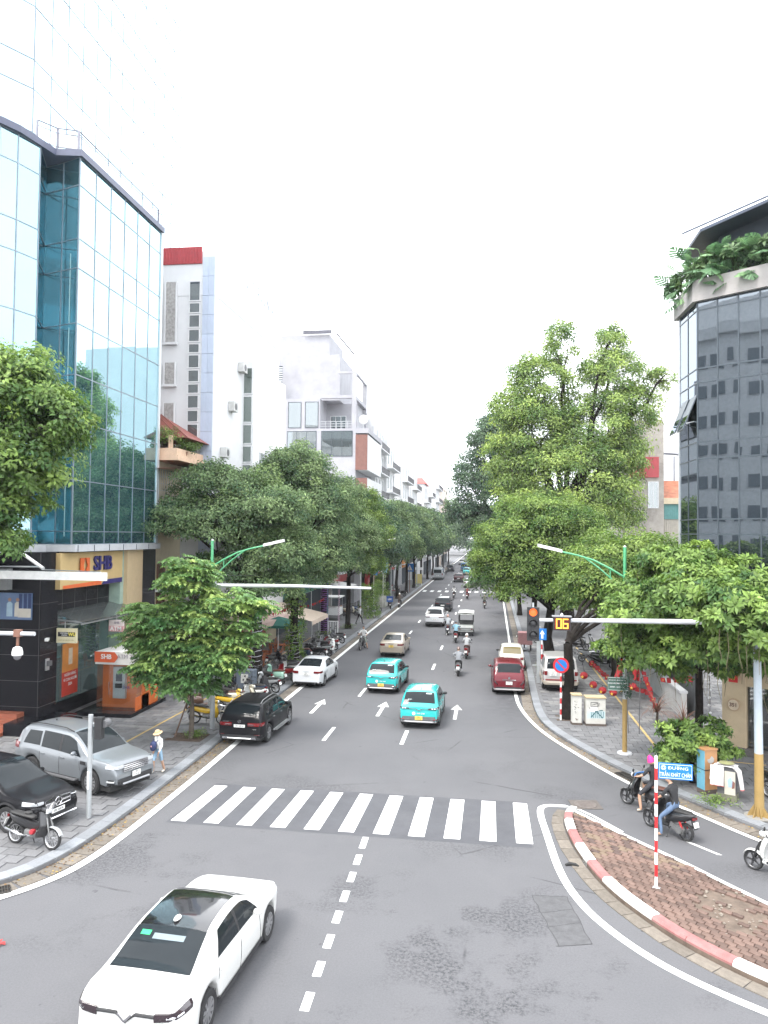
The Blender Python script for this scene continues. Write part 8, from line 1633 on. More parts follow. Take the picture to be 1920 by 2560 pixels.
# ---------------------------------------------------------------- street furniture, cafe, small things
M_GALV = mat('galvanised', (.4,.42,.43), .45, .35, var=.08, dirt=.2); M_GREEN = mat('lamp_green', (.08,.34,.16), .4, coat=.3); M_WPOLE = mat('white_pole', (.5,.51,.53), .5, dirt=.2); M_POLEY = mat('pole_yellow', (.3,.2,.07), .7, dirt=.6, dirtcol=(.25,.17,.06), scale=2)
M_SIGNB = mat('sign_blue', (.01,.16,.5), .35, var=.03); M_SIGNR = mat('sign_red', (.55,.02,.03), .35, var=.03); M_SIGNW = mat('sign_white', (.78,.78,.78), .4, var=.03)
def lamp(label, x, y, side, h=8.05, loc_z=.13, yellow=0.):
    t = thing('street_lamp', label, 'street lamp', (x,y,loc_z), 0, 'street lamps with green curved arms'); q = MB(); q.tube([(0,0,0),(0,0,h*.5),(0,0,h-.2)], [.085,.075,.055], 10); q.build('pole', M_GALV, t, True)
    MB().tube([(0,0,h-1.5),(0,0,h)], .066, 10).build('green_sleeve', M_GREEN, t, True); MB().lathe([(.05,0),(.07,.04),(0,.1)], n=8).build('finial', M_WPOLE, t, loc=(0,0,h-.02))
    s = side; q = MB(); q.tube([(s*.05,0,h-1.15),(s*.6,0,h-.82),(s*1.2,0,h-.52),(s*1.8,0,h-.34),(s*2.45,0,h-.2)], [.04,.04,.038,.035,.035], 8); q.tube([(s*.05,0,h-1.75),(s*.5,0,h-1.25),(s*.95,0,h-.85),(s*1.5,0,h-.45)], .03, 8); q.tube([(s*.55,0,h-1.22),(s*.55,0,h-.85)], .025, 6); q.build('arm', M_GREEN, t, True)
    q = MB(); q.add([(s*2.4,-.07,h-.24),(s*2.4,.07,h-.24),(s*3.35,.13,h-.02),(s*3.35,-.13,h-.02),(s*2.4,-.06,h-.12),(s*2.4,.06,h-.12),(s*3.35,.1,h+.1),(s*3.35,-.1,h+.1)], [(0,1,2,3),(4,7,6,5),(0,4,5,1),(1,5,6,2),(2,6,7,3),(3,7,4,0)]); q.build('lamp_head', mat('lamp_head_pale', (.66,.66,.64), .4), t)
    if yellow: MB().tube([(0,0,0),(0,0,yellow)], .092, 10).build('yellow_base', M_POLEY, t, True); MB().lathe([(.3,0),(.26,.06),(.1,.07)], n=9).build('concrete_foot', M_STONE, t)
    return t
lamp('green armed street lamp rising behind the young tree on the left', -12.4,32.8,1); LR_ = lamp('green armed street lamp with a yellow base on the right pavement', 5.31,30.5,-1,8.0,.13,2.1)
for x, y, s, lab in ((-12.2,72,1,'slim street lamp behind the row of left trees'),(-11.8,92,1,'street lamp above the delivery scooter on the left'),(2.9,80,-1,'street lamp reaching out of the dense right trees'),(-11.7,125,1,'street lamp far up the left pavement'),(3.3,124,-1,'street lamp far up the right pavement')): lamp(lab, x, y, s)
# left signal mast
t = thing('signal_mast', 'grey mast with a long bare arm reaching over the road from the left', 'mast', (-11.7,31.3,.13)); MB().tube([(0,0,0),(0,0,3),(0,0,6.4)], [.11,.1,.085], 10).build('pole', M_GALV, t, True); MB().tube([(0,0,6.12),(3.4,0,6.17),(6.85,0,6.14)], [.085,.07,.05], 10).build('arm', M_WPOLE, t, True)
t = thing('camera_mast', 'white pipe arm carrying a dome camera at the left edge', 'mast', (-17.0,20,.13)); MB().tube([(0,0,0),(0,0,5.6)], .1, 10).build('pole', M_WPOLE, t, True); MB().tube([(0,0,5.42),(4.2,0,5.45)], .06, 10).build('arm', M_WPOLE, t, True); q = MB().box(3.58,3.78,-.07,.07,5.36,5.56); q.bar((3.68,0,5.36),(3.68,0,5.1),.06,.06); q.build('rusty_bracket', mat('rust_bracket', (.2,.1,.07), .8), t)
o = MB().lathe([(.05,.3),(.12,.26),(.15,.14),(.15,.06),(.12,.04),(0,.04)], n=14).build('dome_housing', M_SIGNW, t, True, loc=(3.68,0,4.78)); MB().lathe([(.12,.06),(.1,-.03),(.05,-.08),(0,-.09)], n=14).build('dome', mat('dome_grey', (.15,.15,.16), .15), o, True)
t = thing('signal_post', 'short grey post with a black signal head seen from behind on the left corner', 'traffic signal', (-11.56,20.95,.13)); MB().tube([(0,0,0),(0,0,3.0)], .07, 10).build('post', M_GALV, t, True); q = MB(); q.tube([(.0,-.075,.85),(.0,-.085,1.35)], .035, 6); q.build('junction_box', M_SIGNW, t); MB().box(.14,.36,-.05,.15,2.3,2.92).build('signal_head', M_PLAST, t); MB().lathe([(.11,0),(.13,.2),(.12,.28)], axis='y', n=12).build('visor', M_GREYPL, t, loc=(.38,.05,2.72)); MB().bar((0,0,2.75),(.2,0,2.75),.04,.04).build('bracket', M_GALV, t)
# right foreground pole and signal arm
t = thing('signal_mast', 'pale blue grey pole with worn yellow base carrying the traffic light arm', 'mast', (8.13,24.3,.13)); q = MB(); q.tube([(.02,0,1.9),(0,0,4),(-.03,0,6.0)], [.125,.115,.1], 14); q.build('pole', mat('pole_blue', (.36,.41,.45), .5, dirt=.25, scale=1.5), t, True)
MB().tube([(.03,0,.0),(.02,0,1.9)], [.14,.127], 14).build('yellow_base', M_POLEY, t, True)
for i in range(8): a = 2*PI*i/8; MB().plate([(.13*math.cos(a),.13*math.sin(a),.35),(.13*math.cos(a),.13*math.sin(a),0),(.34*math.cos(a),.34*math.sin(a),0)], .012).build('base_fin', M_POLEY, t)
MB().lathe([(.4,0),(.4,.03),(.1,.035)], n=12).build('base_plate', mat('base_concrete', (.25,.24,.22), .9, dirt=.5), t)
MB().tube([(.0,0,5.83),(-3.3,.1,5.78),(-6.75,.2,5.72)], [.085,.075,.055], 10).build('arm', M_WPOLE, t, True)
t = thing('traffic_light', 'three lamp traffic light on the end of the signal arm with its red lamp lit', 'traffic light', (1.44,24.45,5.2)); MB().box(-.19,.19,-.02,.14,0,1.06).build('housing', mat('signal_black', (.02,.02,.022), .6), t)
for k, z in enumerate((.9,.54,.18)):
    nm = ['red_lamp','amber_lamp','green_lamp'][k]; m_ = mat('signal_red_lit', (.8,.12,.03), .4, emit=(1.,.13,.02), estr=.42) if k == 0 else mat('signal_lens_dark', (.03,.03,.032), .25)
    MB().lathe([(0,-.045),(.06,-.04),(.115,-.025),(.125,-.02)][::-1], axis='y', n=20).build(nm, m_, t, True, loc=(0,0,z)); q = MB(); rows = [[(math.cos(a)*.14, y_, z+math.sin(a)*.14) for a in np.linspace(R(-20),R(200),14)] for y_ in (-.02,-.15)]; q.grid(rows); q.build('hood', MATS['signal_black'], t)
MB().bar((0,.05,1.06),(0,.05,1.2),.05,.05).build('top_bracket', M_GALV, t)
t = thing('countdown_timer', 'black countdown box showing a lit orange 06 on the signal arm', 'timer', (2.33,24.42,5.56)); MB().box(-.27,.27,-.06,.18,0,.42).build('housing', MATS['signal_black'], t); MB().box(-.3,.3,-.1,.2,.42,.45).build('hood', mat('timer_hood', (.2,.2,.21), .5), t); MB().box(-.24,.24,-.068,-.062,.03,.4).build('screen', mat('timer_screen', (.06,.008,.008), .3), t)
EM = mat('led_orange', (.9,.4,.05), .4, emit=(1.,.28,.02), estr=.75)
def seg7(d, x, nm):
    on = {'0':'abcdef','6':'acdefg'}[d]; w, h, k = .14, .28, .034; q = MB()
    R_ = dict(a=(0,h,w,h),d=(0,0,w,0),g=(0,h/2,w,h/2),f=(0,h/2,0,h),b=(w,h/2,w,h),e=(0,0,0,h/2),c=(w,0,w,h/2))
    for c in on: x0, z0, x1, z1 = R_[c]; q.box(x+x0-k/2-(.0), x+x1+k/2, -.078-.001*('abcdefg'.index(c)), -.07, .075+z0-k/2, .075+z1+k/2)
    q.build(nm, EM, t)
seg7('0', -.17, 'digit'); seg7('6', .035, 'digit')
MB().lathe([(.04,0),(.05,.04),(0,.09)], n=8).build('sensor', M_SIGNW, t, loc=(0,.05,.45))
# signs
t = thing('street_name_sign', 'blue street name plate on a red and white banded pole in the island', 'street sign', (4.05,19.05,.1))
for k in range(11): MB().tube([(0,0,k*.286),(0,0,(k+1)*.286)], .037, 12).build('pole_band', M_SIGNW if k % 2 == 0 or k > 9 else mat('band_red', (.5,.02,.025), .5, dirt=.15), t)
MB().lathe([(.14,0),(.1,.03),(.04,.05)], n=10).build('concrete_foot', M_STONE, t); p = MB().box(.05,.83,-.012,.012,2.62,3.0).build('plate', M_SIGNB, t, rotz=R(-4)); q = MB()
for a, b in (((.075,2.65),(.805,2.65)),((.805,2.65),(.805,2.97)),((.805,2.97),(.075,2.97)),((.075,2.97),(.075,2.65))): q.bar((a[0],-.013,a[1]),(b[0],-.013,b[1]),.006,.01)
q.build('border', M_SIGNW, p); text('ĐƯỜNG', .1, M_SIGNW, p, (.5,-.014,2.885), 0, .002, sx=1.25); text('TRẦN KHÁT CHÂN', .135, M_SIGNW, p, (.45,-.014,2.725), 0, .002, sx=.62)
q = MB(); q.grid([[(.165+r_*math.cos(a),-.014,2.89+r_*math.sin(a)) for a in np.linspace(0,2*PI,17)] for r_ in (.058,.048)]); q.bar((.13,-.014,2.87),(.2,-.014,2.87),.008,.01); q.bar((.145,-.014,2.865),(.145,-.014,2.91),.008,.01); q.bar((.185,-.014,2.865),(.185,-.014,2.91),.008,.01); q.bar((.135,-.014,2.905),(.165,-.014,2.925),.008,.008); q.bar((.165,-.014,2.925),(.195,-.014,2.905),.008,.008); q.build('emblem', M_SIGNW, p)
t = thing('no_parking_sign', 'round red and blue no parking sign on a banded pole by the right kerb', 'road sign', (3.35,35.5,.13))
for k in range(9): MB().tube([(0,0,k*.25),(0,0,(k+1)*.25)], .04, 10).build('pole_band', M_SIGNW if k % 2 == 0 else MATS['band_red'], t)
MB().lathe([(.36,0),(.36,.012),(0,.013)], axis='y', n=28).build('red_disc', M_SIGNR, t, loc=(0,-.06,2.5)); MB().lathe([(.265,0),(0,.001)][::-1], axis='y', n=28).build('blue_disc', M_SIGNB, t, loc=(0,-.064,2.5)); MB().bar((-.2,-.07,2.7),(.2,-.07,2.3),.06,.006,up=(0,1,0)).build('slash', M_SIGNR, t); MB().tube([(0,0,2.2),(0,0,2.8)], .035, 8).build('pole_top', M_GALV, t)
t = thing('one_way_sign', 'blue square sign with a white upward arrow beyond the traffic light', 'road sign', (3.1,44.0,.13))
for k in range(9): MB().tube([(-.02,0,k*.28),(-.02,0,(k+1)*.28)], .045, 10).build('pole_band', M_SIGNW if k % 2 == 0 else MATS['band_red'], t)
p = MB().box(-.24,.24,-.08,-.06,2.5,3.15).build('plate', M_SIGNB, t); MB().prism([(-.06,0),(.06,0),(.06,.25),(.14,.25),(0,.5),(-.14,.25),(-.06,.25)], 0, .004).build('arrow', M_SIGNW, p, loc=(0,-.081,2.58)).rotation_euler = (PI/2,0,0)
t = thing('signal_post', 'grey steel signal post standing at the right kerb by the silver off-roader', 'post', (2.92,44.3,.13)); MB().box(-.1,.1,-.1,.1,0,3.1).build('post', M_GALV, t); MB().bar((-.35,0,1.0),(.35,0,1.0),.06,.06).build('cross_bar', M_GALV, t); MB().box(-.14,.14,-.12,.12,2.4,3.2).build('cabinet', mat('cabinet_grey', (.25,.26,.27), .5), t)
t = thing('green_notice_board', 'dark green notice board with white lines fixed to the right street lamp', 'sign', (5.03,30.36,2.83)); MB().box(-.39,.39,-.015,.015,-.26,.26).build('board', mat('notice_green', (.06,.13,.1), .5), t); q = MB()
for a, b in (((-.37,-.24),(.37,-.24)),((-.37,.24),(.37,.24)),((-.37,-.24),(-.37,.24)),((.37,-.24),(.37,.24))): q.bar((a[0],-.017,a[1]),(b[0],-.017,b[1]),.004,.012)
q.build('border', M_SIGNW, t); text('ĐOẠN ĐƯỜNG PHỤ NỮ', .06, M_SIGNW, t, (0,-.018,.14), 0, .001); text('ĐOẠN ĐƯỜNG TỰ QUẢN', .075, M_SIGNW, t, (0,-.018,.02), 0, .001, bold=.002, sx=.85); text('XANH - SẠCH - ĐẸP', .08, M_SIGNW, t, (0,-.018,-.12), 0, .001, bold=.002, sx=.85)
t = thing('pole_garland', 'clump of dark green plastic leaves tied round the right lamp post', 'decoration', (5.31,30.5,2.4)); P = np.stack([RNG.normal(0,.14,70),RNG.normal(-.05,.12,70),RNG.uniform(0,.8,70)],1); V, F, TT = scatter_leaves([sprig(6,.1,.05,.12,s) for s in range(3)], P, RNG.normal(size=(70,3)), RNG.uniform(.8,1.2,70), np.clip(RNG.normal(.1,.1,70),0,1)); link('leaves', tri_mesh('leaves', V, F, TT, L_BLUE), t)
# utility cabinets
def cabinet(name, label, x, y, w, d, h, rz, body, front):
    t = thing(name, label, 'cabinet', (x,y,.13), rz); MB().box(-w/2-.03,w/2+.03,-d/2-.03,d/2+.03,0,.1).build('plinth', mat('plinth_dark', (.1,.08,.07), .9), t); MB().box(-w/2,w/2,-d/2,d/2,.1,h).build('housing', body, t); q = MB(); q.box(-w/2-.03,w/2+.03,-d/2-.04,d/2+.04,h,h+.05); q.build('lid', mat('lid_tan', (.42,.33,.2), .8, dirt=.5), t); front(t, w, d, h); return t
CABW = mat('cabinet_white', (.55,.54,.5), .7, var=.12, dirt=.6, dirtcol=(.28,.26,.22), scale=2.5); GT = mat('graffiti_teal', (.06,.15,.17), .7); GP = mat('graffiti_pale', (.5,.62,.64), .7); GK = mat('graffiti_black', (.05,.05,.055), .7)
def front_big(t, w, d, h):
    y = -d/2-.004; q = MB(); q.box(-.38,.4,y,y+.003,.34,.66); q.build('pale_field', GP, t); q = MB(); rr = random.Random(4)
    for k in range(7): x = -.2+k*.085; q.bar((x,y-.003,.36),(x+rr.uniform(-.02,.02),y-.003,.64),.03,.004,up=(0,1,0))
    for a, b in (((-.22,.38),(.0,.63)),((-.02,.68),(.3,.36)),((-.05,.63),(.1,.66)),((.14,.68),(.3,.7))): q.bar((a[0],y-.005,a[1]),(b[0],y-.005,b[1]),.045,.004,up=(0,1,0))
    q.build('graffiti', GT, t); q = MB(); x0, x1, z0, z1 = -.22,.08,.86,1.04
    for a, b in (((x0,z0),(x1,z0)),((x1,z0),(x1,z1)),((x1,z1),(x0,z1)),((x0,z1),(x0,z0)),((-.18,.92),(.06,1.0)),((-.3,.82),(-.24,.74)),((.14,1.02),(.12,.86))): q.bar((a[0],y-.004,a[1]),(b[0],y-.004,b[1]),.022,.004,up=(0,1,0))
    q.build('graffiti_line', GK, t); MB().box(-.24,.06,y-.003,y,.62,.84).build('poster', M_SIGNW, t)
cabinet('utility_cabinet', 'squat white utility cabinet sprayed with teal graffiti on the right pavement', 4.78,34.9,.84,.5,1.22,R(4),CABW,front_big)
def front_small(t, w, d, h):
    y = -d/2-.004; q = MB(); rr = random.Random(9)
    for k in range(9): x, z = rr.uniform(-.14,.1), rr.uniform(.5,1.15); q.bar((x,y,z),(x+rr.uniform(-.09,.12),y-.002,z+rr.uniform(-.05,.05)),.02,.004,up=(0,1,0))
    q.build('graffiti', GK, t); q = MB(); q.tube([(-.06,y,.3),(0,y,.22),(.06,y,.3),(.0,y,.27)], .02, 4); q.build('heart_mark', mat('mark_rust', (.12,.07,.05), .8), t)
cabinet('utility_cabinet', 'narrow scratched cream utility cabinet next to the black trunk', 3.97,34.9,.4,.4,1.3,R(4),CABW,front_small)
t = thing('painted_box', 'tall electric box painted blue on one side and orange with a bird on the other', 'cabinet', (7.22,26.35,.13), R(24)); MB().box(-.25,.25,-.2,.2,0,.14).build('plinth', MATS['plinth_dark'], t); MB().box(-.24,.24,-.19,.19,.14,1.42).build('housing', mat('box_orange', (.42,.22,.1), .7, var=.15, dirt=.4), t); q = MB(); q.box(-.246,-.24,-.19,.19,.14,1.4); q.build('blue_side', mat('box_skyblue', (.12,.32,.42), .7, var=.12, dirt=.3), t); MB().prism([(.0,.12),(.1,.03),(.08,-.08),(-.02,-.14),(-.14,-.08),(-.17,.02),(-.08,.02)], 0, .003).build('painted_bird', mat('bird_grey', (.4,.38,.36), .7), t, loc=(.02,-.193,1.12)).rotation_euler = (PI/2,0,0); q = MB(); q.box(-.26,.26,-.21,.21,1.42,1.47); q.build('cap', MATS['box_orange'], t); q = MB(); q.box(-.25,.25,-.2,-.19,.78,.8); q.box(-.25,-.246,-.2,.2,.78,.8); q.build('strap', M_PLAST, t)
t = thing('pedestal_box', 'low grey pedestal standing on the right corner under the spread jacket', 'cabinet', (7.68,25.75,.13), R(-25)); MB().box(-.3,.3,-.22,.22,0,.22).build('plinth', mat('mossy_concrete', (.14,.14,.1), .95, var=.3), t); MB().box(-.27,.27,-.19,.19,.22,1.12).build('housing', mat('pedestal_dark', (.09,.09,.095), .7), t); p = MB().box(-.06,.26,-.21,-.195,.1,.95).build('picture_board', mat('board_print', (.5,.47,.4), .6, var=.1), t); MB().prism([(.0,.0),(.1,.02),(.12,.2),(.06,.33),(-.03,.22)], 0, .003).build('printed_figure', mat('print_blue', (.3,.42,.55), .7), p, loc=(.06,-.212,.45)).rotation_euler = (PI/2,0,0); MB().prism([(.0,.0),(.08,.03),(.09,.2),(.02,.26)], 0, .003).build('printed_figure', mat('print_brown', (.2,.09,.07), .7), p, loc=(.16,-.213,.42)).rotation_euler = (PI/2,0,0)
t = thing('jacket', 'white school jacket with red hems spread to dry over the low pedestal', 'jacket', (7.68,25.75,1.25), R(-25)); W2 = mat('jacket_white', (.58,.55,.54), .85, var=.08, scale=4, bump=.3)
q = MB(); rows = []
for v in np.linspace(-1,1,7): rows.append([(u*.32, v*.25, .03-.05*abs(v)**2-.03*u*u) for u in np.linspace(-1,1,7)])
q.grid(rows, flip=False); rows = [[(u*.26-.2+.02*math.sin(u*7), -.25-.03*z_-.02*math.sin(u*9+z_*3), -.02-z_*.62) for u in np.linspace(-1,.55,8)] for z_ in np.linspace(0,1,6)]; q.grid(rows, flip=True); q.build('body', W2, t, True)
MB().tube([(.24,-.16,-.02),(.37,-.2,-.12),(.42,-.24,-.35),(.47,-.26,-.66)], [.08,.08,.07,.06], 8).build('sleeve', W2, t, True); MB().tube([(-.28,-.16,-.02),(-.4,-.2,-.14),(-.44,-.23,-.5)], [.08,.075,.06], 8).build('sleeve', W2, t, True)
RT_ = mat('hem_red', (.42,.12,.12), .85); q = MB(); q.tube([(u*.26-.2,-.285-.02*math.sin(u*9+3),-.65) for u in np.linspace(-1,.55,8)], .012, 5); q.tube([(.47,-.26,-.65),(.475,-.26,-.68)], .064, 8); q.build('hem', RT_, t); MB().lathe([(.0,.04),(.16,.02),(.24,0)], n=10).build('folded_hat', mat('hat_olive', (.25,.25,.12), .85), t, loc=(-.02,-.02,.05))
# lanterns and flags
FR = mat('cloth_flag_red', (.28,.01,.014), .7, var=.12, scale=5); LG = mat('star_gold', (.65,.4,.05), .6)
LGRP = 'red paper lanterns strung over the right pavement'
cat_ = [(4.55,38,2.45),(4.69,38,1.75),(5.13,38,1.32),(5.57,38,1.06),(6.08,38,.98),(6.58,38,1.12),(7.0,38,1.3)]
t = thing('lantern_cable', 'thin black cable with small bulbs that the red lanterns hang from', 'cable', (0,0,0)); pl = [(3.75,36.1,3.3)]+[(x,y,z+.25) for x,y,z in cat_]+[(7.8,38,1.9),(9.0,38.2,2.4)]; MB().tube(pl, .012, 4).build('cable', M_PLAST, t)
for k in range(10): a = pl[k % len(pl)]; b = pl[(k+1) % len(pl)] if k+1 < len(pl) else pl[-1]; c = [(a[i]+b[i])/2 for i in range(3)]; MB().lathe([(.0,-.1),(.025,-.07),(.02,0),(.0,.02)], c, n=6).build('bulb', M_PLAST, t)
for i, (x, y, z) in enumerate(cat_[1:]):
    t = thing('red_lantern', 'red round lantern %s' % ['hanging highest beside the black trunk','second from the black trunk','third from the black trunk, above the graffiti cabinet','fourth from the trunk, lowest of the string','fifth from the trunk, just left of the lamp post','just right of the lamp post at the end of the string'][i], 'lantern', (x,y,z), 0, LGRP)
    MB().lathe([(.05,-.17),(.15,-.12),(.2,0),(.15,.12),(.05,.17)], n=14).build('shade', FR, t, True); MB().tube([(0,0,.17),(0,0,.26)], .01, 4).build('hanger', M_PLAST, t); q = MB(); k5 = [(math.cos(PI/2+i_*PI/5)*(.09 if i_ % 2 == 0 else .036), math.sin(PI/2+i_*PI/5)*(.09 if i_ % 2 == 0 else .036)) for i_ in range(10)]; q.prism(k5, 0, .004); o = q.build('star', LG, t, loc=(-.1,-.172,-.04)); o.rotation_euler = (PI/2,0,R(-28))
def flag(label, x, y, z, w, h, rz=0., tilt=.25, group='small red flags on strings over the right pavement', star=True, name='red_flag', col=None):
    t = thing(name, label, 'flag', (x,y,z), rz, group); q = MB(); rows = [[(w*u+tilt*v*.3*h, .05*math.sin(u*5+v*2)*w*1.6, -h*v-.12*w*u*u) for u in np.linspace(0,1,6)] for v in np.linspace(0,1,5)]; q.grid(rows, flip=True); q.build('cloth', col or FR, t, True)
    if star: k5 = [(math.cos(PI/2+i_*PI/5)*(h*.2 if i_ % 2 == 0 else h*.08), math.sin(PI/2+i_*PI/5)*(h*.2 if i_ % 2 == 0 else h*.08)) for i_ in range(10)]; o = MB().prism(k5, 0, .004).build('star', LG, t, loc=(w*.5+tilt*.15*h,-.06*w-.02,-h*.5-.03*w)); o.rotation_euler = (PI/2,0,0)
    return t
fl = random.Random(12); n = 0
for (a, b, k, lab) in (((5.7,44,1.6),(6.5,41,1.1),9,'left of the notice board'),((6.4,41.2,1.2),(8.1,40.6,.7),12,'right of the lamp post'),((8.2,44,2.2),(7.4,35.4,1.0),11,'along the sloping cord by the low wall'),((8.0,37.5,1.9),(9.3,36.6,2.2),5,'above the brown spiky plants')):
    t = thing('bunting_line', 'cord carrying small red flags %s' % lab, 'cord', (0,0,0)); MB().tube([a,((a[0]+b[0])/2,(a[1]+b[1])/2,(a[2]+b[2])/2-.15),b], .01, 4).build('cord', M_PLAST, t)
    for i in range(k):
        u = (i+.5)/k; flag('%s small red flag on the cord %s' % (['first','second','third','fourth','fifth','sixth','seventh','eighth','ninth','tenth','eleventh','twelfth'][i], lab), a[0]+(b[0]-a[0])*u, a[1]+(b[1]-a[1])*u, a[2]+(b[2]-a[2])*u-.3*u*(1-u), fl.uniform(.18,.27), fl.uniform(.19,.3), fl.uniform(-.6,.6), fl.uniform(-.6,.8), 'small red flags on strings over the right pavement', i % 3 == 0)
t = thing('flag_pole', 'slanting bundle of two big red flags standing behind the notice board', 'flag', (6.0,33.6,.13)); MB().tube([(0,0,0),(-.1,0,3.6)], .02, 6).build('staff', M_GREYPL, t); MB().tube([(.45,0,0),(.5,0,3.5)], .02, 6).build('staff', M_GREYPL, t)
for x0, w, h, z0 in ((-.62,.42,1.05,3.3),(.12,.3,.9,3.2)):
    q = MB(); q.grid([[(x0+w*u+(.34*(1-v) if x0 < 0 else .1*v), .07*math.sin(u*7+v*3), z0-h*v-.1*u) for u in np.linspace(0,1,7)] for v in np.linspace(0,1,6)], flip=True); q.build('cloth', FR, t, True)
q = MB(); q.tube([(-.38,-.08,2.85),(-.3,-.09,2.95),(-.2,-.09,2.9),(-.22,-.09,2.75),(-.33,-.09,2.7)], .02, 4); q.build('emblem', LG, t)
for x, y, z in ((8.35,33.4,2.2),(8.3,33.2,2.6),(8.35,33.2,3.0)): pass
t = thing('bulb_string', 'string of round white bulbs hanging down the pillar of the shop', 'string lights', (8.75,31.6,1.2)); q = MB(); q.tube([(0,0,0),(.05,0,1.0),(.0,0,2.0)], .008, 4); q.build('cord', M_PLAST, t)
for k in range(7): MB().lathe([(0,-.05),(.04,-.03),(.05,0),(.04,.03),(0,.05)], n=8).build('bulb', M_SIGNW, t, True, loc=(.03*math.sin(k*2),-.05,.1+k*.3))
t = thing('flower_pot', 'small pot of white flowers on a black stand left of the round bush', 'plant', (6.15,28.4,.13)); q = MB(); [q.tube([(x_,y_,0),(x_,y_,.5)], .012, 4) for x_ in (-.12,.12) for y_ in (-.1,.1)]; q.build('stand', M_PLAST, t); P = np.stack([RNG.normal(0,.13,24),RNG.normal(0,.1,24),RNG.uniform(.5,.8,24)],1); V, F, TT = scatter_leaves([sprig(6,.1,.04,.1,s) for s in range(3)], P, RNG.normal(size=(24,3))+np.array([0,0,1]), RNG.uniform(.8,1.2,24), np.clip(RNG.normal(.4,.2,24),0,1)); link('leaves', tri_mesh('leaves', V, F, TT, L_MID), t); q = MB(); [q.lathe([(0,0),(.025,.012),(0,.03)], (random.gauss(0,.1),-.1+random.gauss(0,.05),random.uniform(.6,.85)), n=5) for _ in range(10)]; q.build('flowers', M_SIGNW, t, kind='stuff')
t = thing('goods_tricycle', 'pinkish goods tricycle box parked on the right pavement behind the dense tree', 'tricycle', (2.75,56.5,.13)); MB().box(-.5,.5,-.5,.6,.5,1.35).build('box', mat('box_pink', (.4,.2,.2), .7, dirt=.3), t); q = MB().bar((0,.6,.6),(0,1.3,.6),.05,.05); q.build('frame', M_PLAST, t)
for x, y in ((-.4,0),(.4,0),(0,1.3)): ty, ri = bike_wheel(.285,.085,True); o = link('wheel', ty, t, (x,y,.285)); link('rim', ri, o)
# cafe on the left
ORG = mat('chair_orange', (.38,.12,.05), .6, var=.15); CH = None
def chair(label, x, y, rz, proto=None):
    if proto is not None: return dup(proto, (x,y,.13), rz, label, 'orange bamboo chairs of the pavement cafe')
    t = thing('cafe_chair', label, 'chair', (x,y,.13), rz, 'orange bamboo chairs of the pavement cafe'); MB().box(-.22,.22,-.2,.22,.36,.4).build('seat', ORG, t)
    q = MB(); q.plate([(-.22,-.2,.4),(.22,-.2,.4),(.22,-.3,.82),(-.22,-.3,.82)], .03); q.build('backrest', ORG, t)
    for a in (-.19,.19):
        for b in (-.18,.18): MB().bar((a,b,0),(a,b,.36),.035,.035).build('leg', ORG, t)
    return t
c0 = chair('orange chair of the cafe, leftmost of its front row', -14.6,49.0,R(120)); k = 0
for i, (x, y, a) in enumerate([(-14.9,50.0,115),(-14.3,50.9,100),(-15.0,52.0,120),(-14.3,53.0,95),(-13.9,54.2,110),(-14.9,55.2,100),(-13.6,47.6,60),(-14.3,46.6,80),(-15.4,47.8,130),(-15.6,53.6,100),(-15.8,51.0,120),(-14.0,44.2,90)]):
    chair(['orange chair second from the left in the cafe front row','orange chair under the green umbrella edge','orange chair behind the umbrella pole','orange chair in the middle of the cafe front row','orange chair next to the ivy trunk','orange chair at the right end of the cafe row','orange chair turned towards the ivy trunk','orange chair beside the person in red','orange chair at the back near the cafe wall','orange chair at the back right of the cafe','orange chair at the back middle of the cafe','orange chair nearest to us by the strung tree'][i], x, y, R(a), c0)
for i, (x, y) in enumerate(((-15.1,49.5),(-14.7,52.5),(-14.3,46.0))):
    t = thing('cafe_table', ['low orange cafe table left of the umbrella pole','low orange cafe table right of the umbrella pole','low orange cafe table in front of the person in red'][i], 'table', (x,y,.13)); MB().box(-.35,.35,-.3,.3,.46,.5).build('tabletop', ORG, t)
    for a in (-.3,.3):
        for b in (-.25,.25): MB().bar((a,b,0),(a,b,.46),.04,.04).build('leg', ORG, t)
t = thing('parasol', 'dark green square parasol of the pavement cafe', 'umbrella', (-14.2,50.3,.13)); MB().tube([(0,0,0),(0,0,2.7)], .025, 8).build('pole', M_SIGNW, t); GRN = mat('parasol_green', (.02,.13,.1), .8); q = MB(); c4 = [(-1.3,-1.3,2.25),(1.3,-1.3,2.25),(1.3,1.3,2.25),(-1.3,1.3,2.25)]; q.add(c4+[(0,0,2.75)]+[(x,y,z-.18) for x,y,z in c4], [(0,1,4),(1,2,4),(2,3,4),(3,0,4),(5,6,1,0),(6,7,2,1),(7,8,3,2),(8,5,0,3)]); q.build('canopy', GRN, t); q = MB(); [q.bar((0,0,2.3),(x*.98,y*.98,z),.02,.02) for x,y,z in c4]; q.build('ribs', M_GREYPL, t)
def awning(label, x0, x1, y0, y1, z0, z1, m_, stripe=None):
    t = thing('awning', label, 'awning', (0,0,0)); q = MB(); rows = [[(x0+(x1-x0)*u, y0+(y1-y0)*v, z0+(z1-z0)*u-.22*math.sin(v*PI)*math.sin(u*PI)) for v in np.linspace(0,1,9)] for u in np.linspace(0,1,6)]; q.grid(rows); q.build('cloth', m_, t, True); q = MB()
    for x, y, z in ((x1,y0,z1),(x1,y1,z1)): q.tube([(x,y,.13),(x,y,z)], .025, 6)
    q.build('posts', M_GALV, t); q = MB(); q.grid([[(x1, y0+(y1-y0)*v, z1-d_*.3-.03*math.sin(v*40)*d_) for v in np.linspace(0,1,25)] for d_ in (0,1)]); q.build('valance', stripe or m_, t); return t
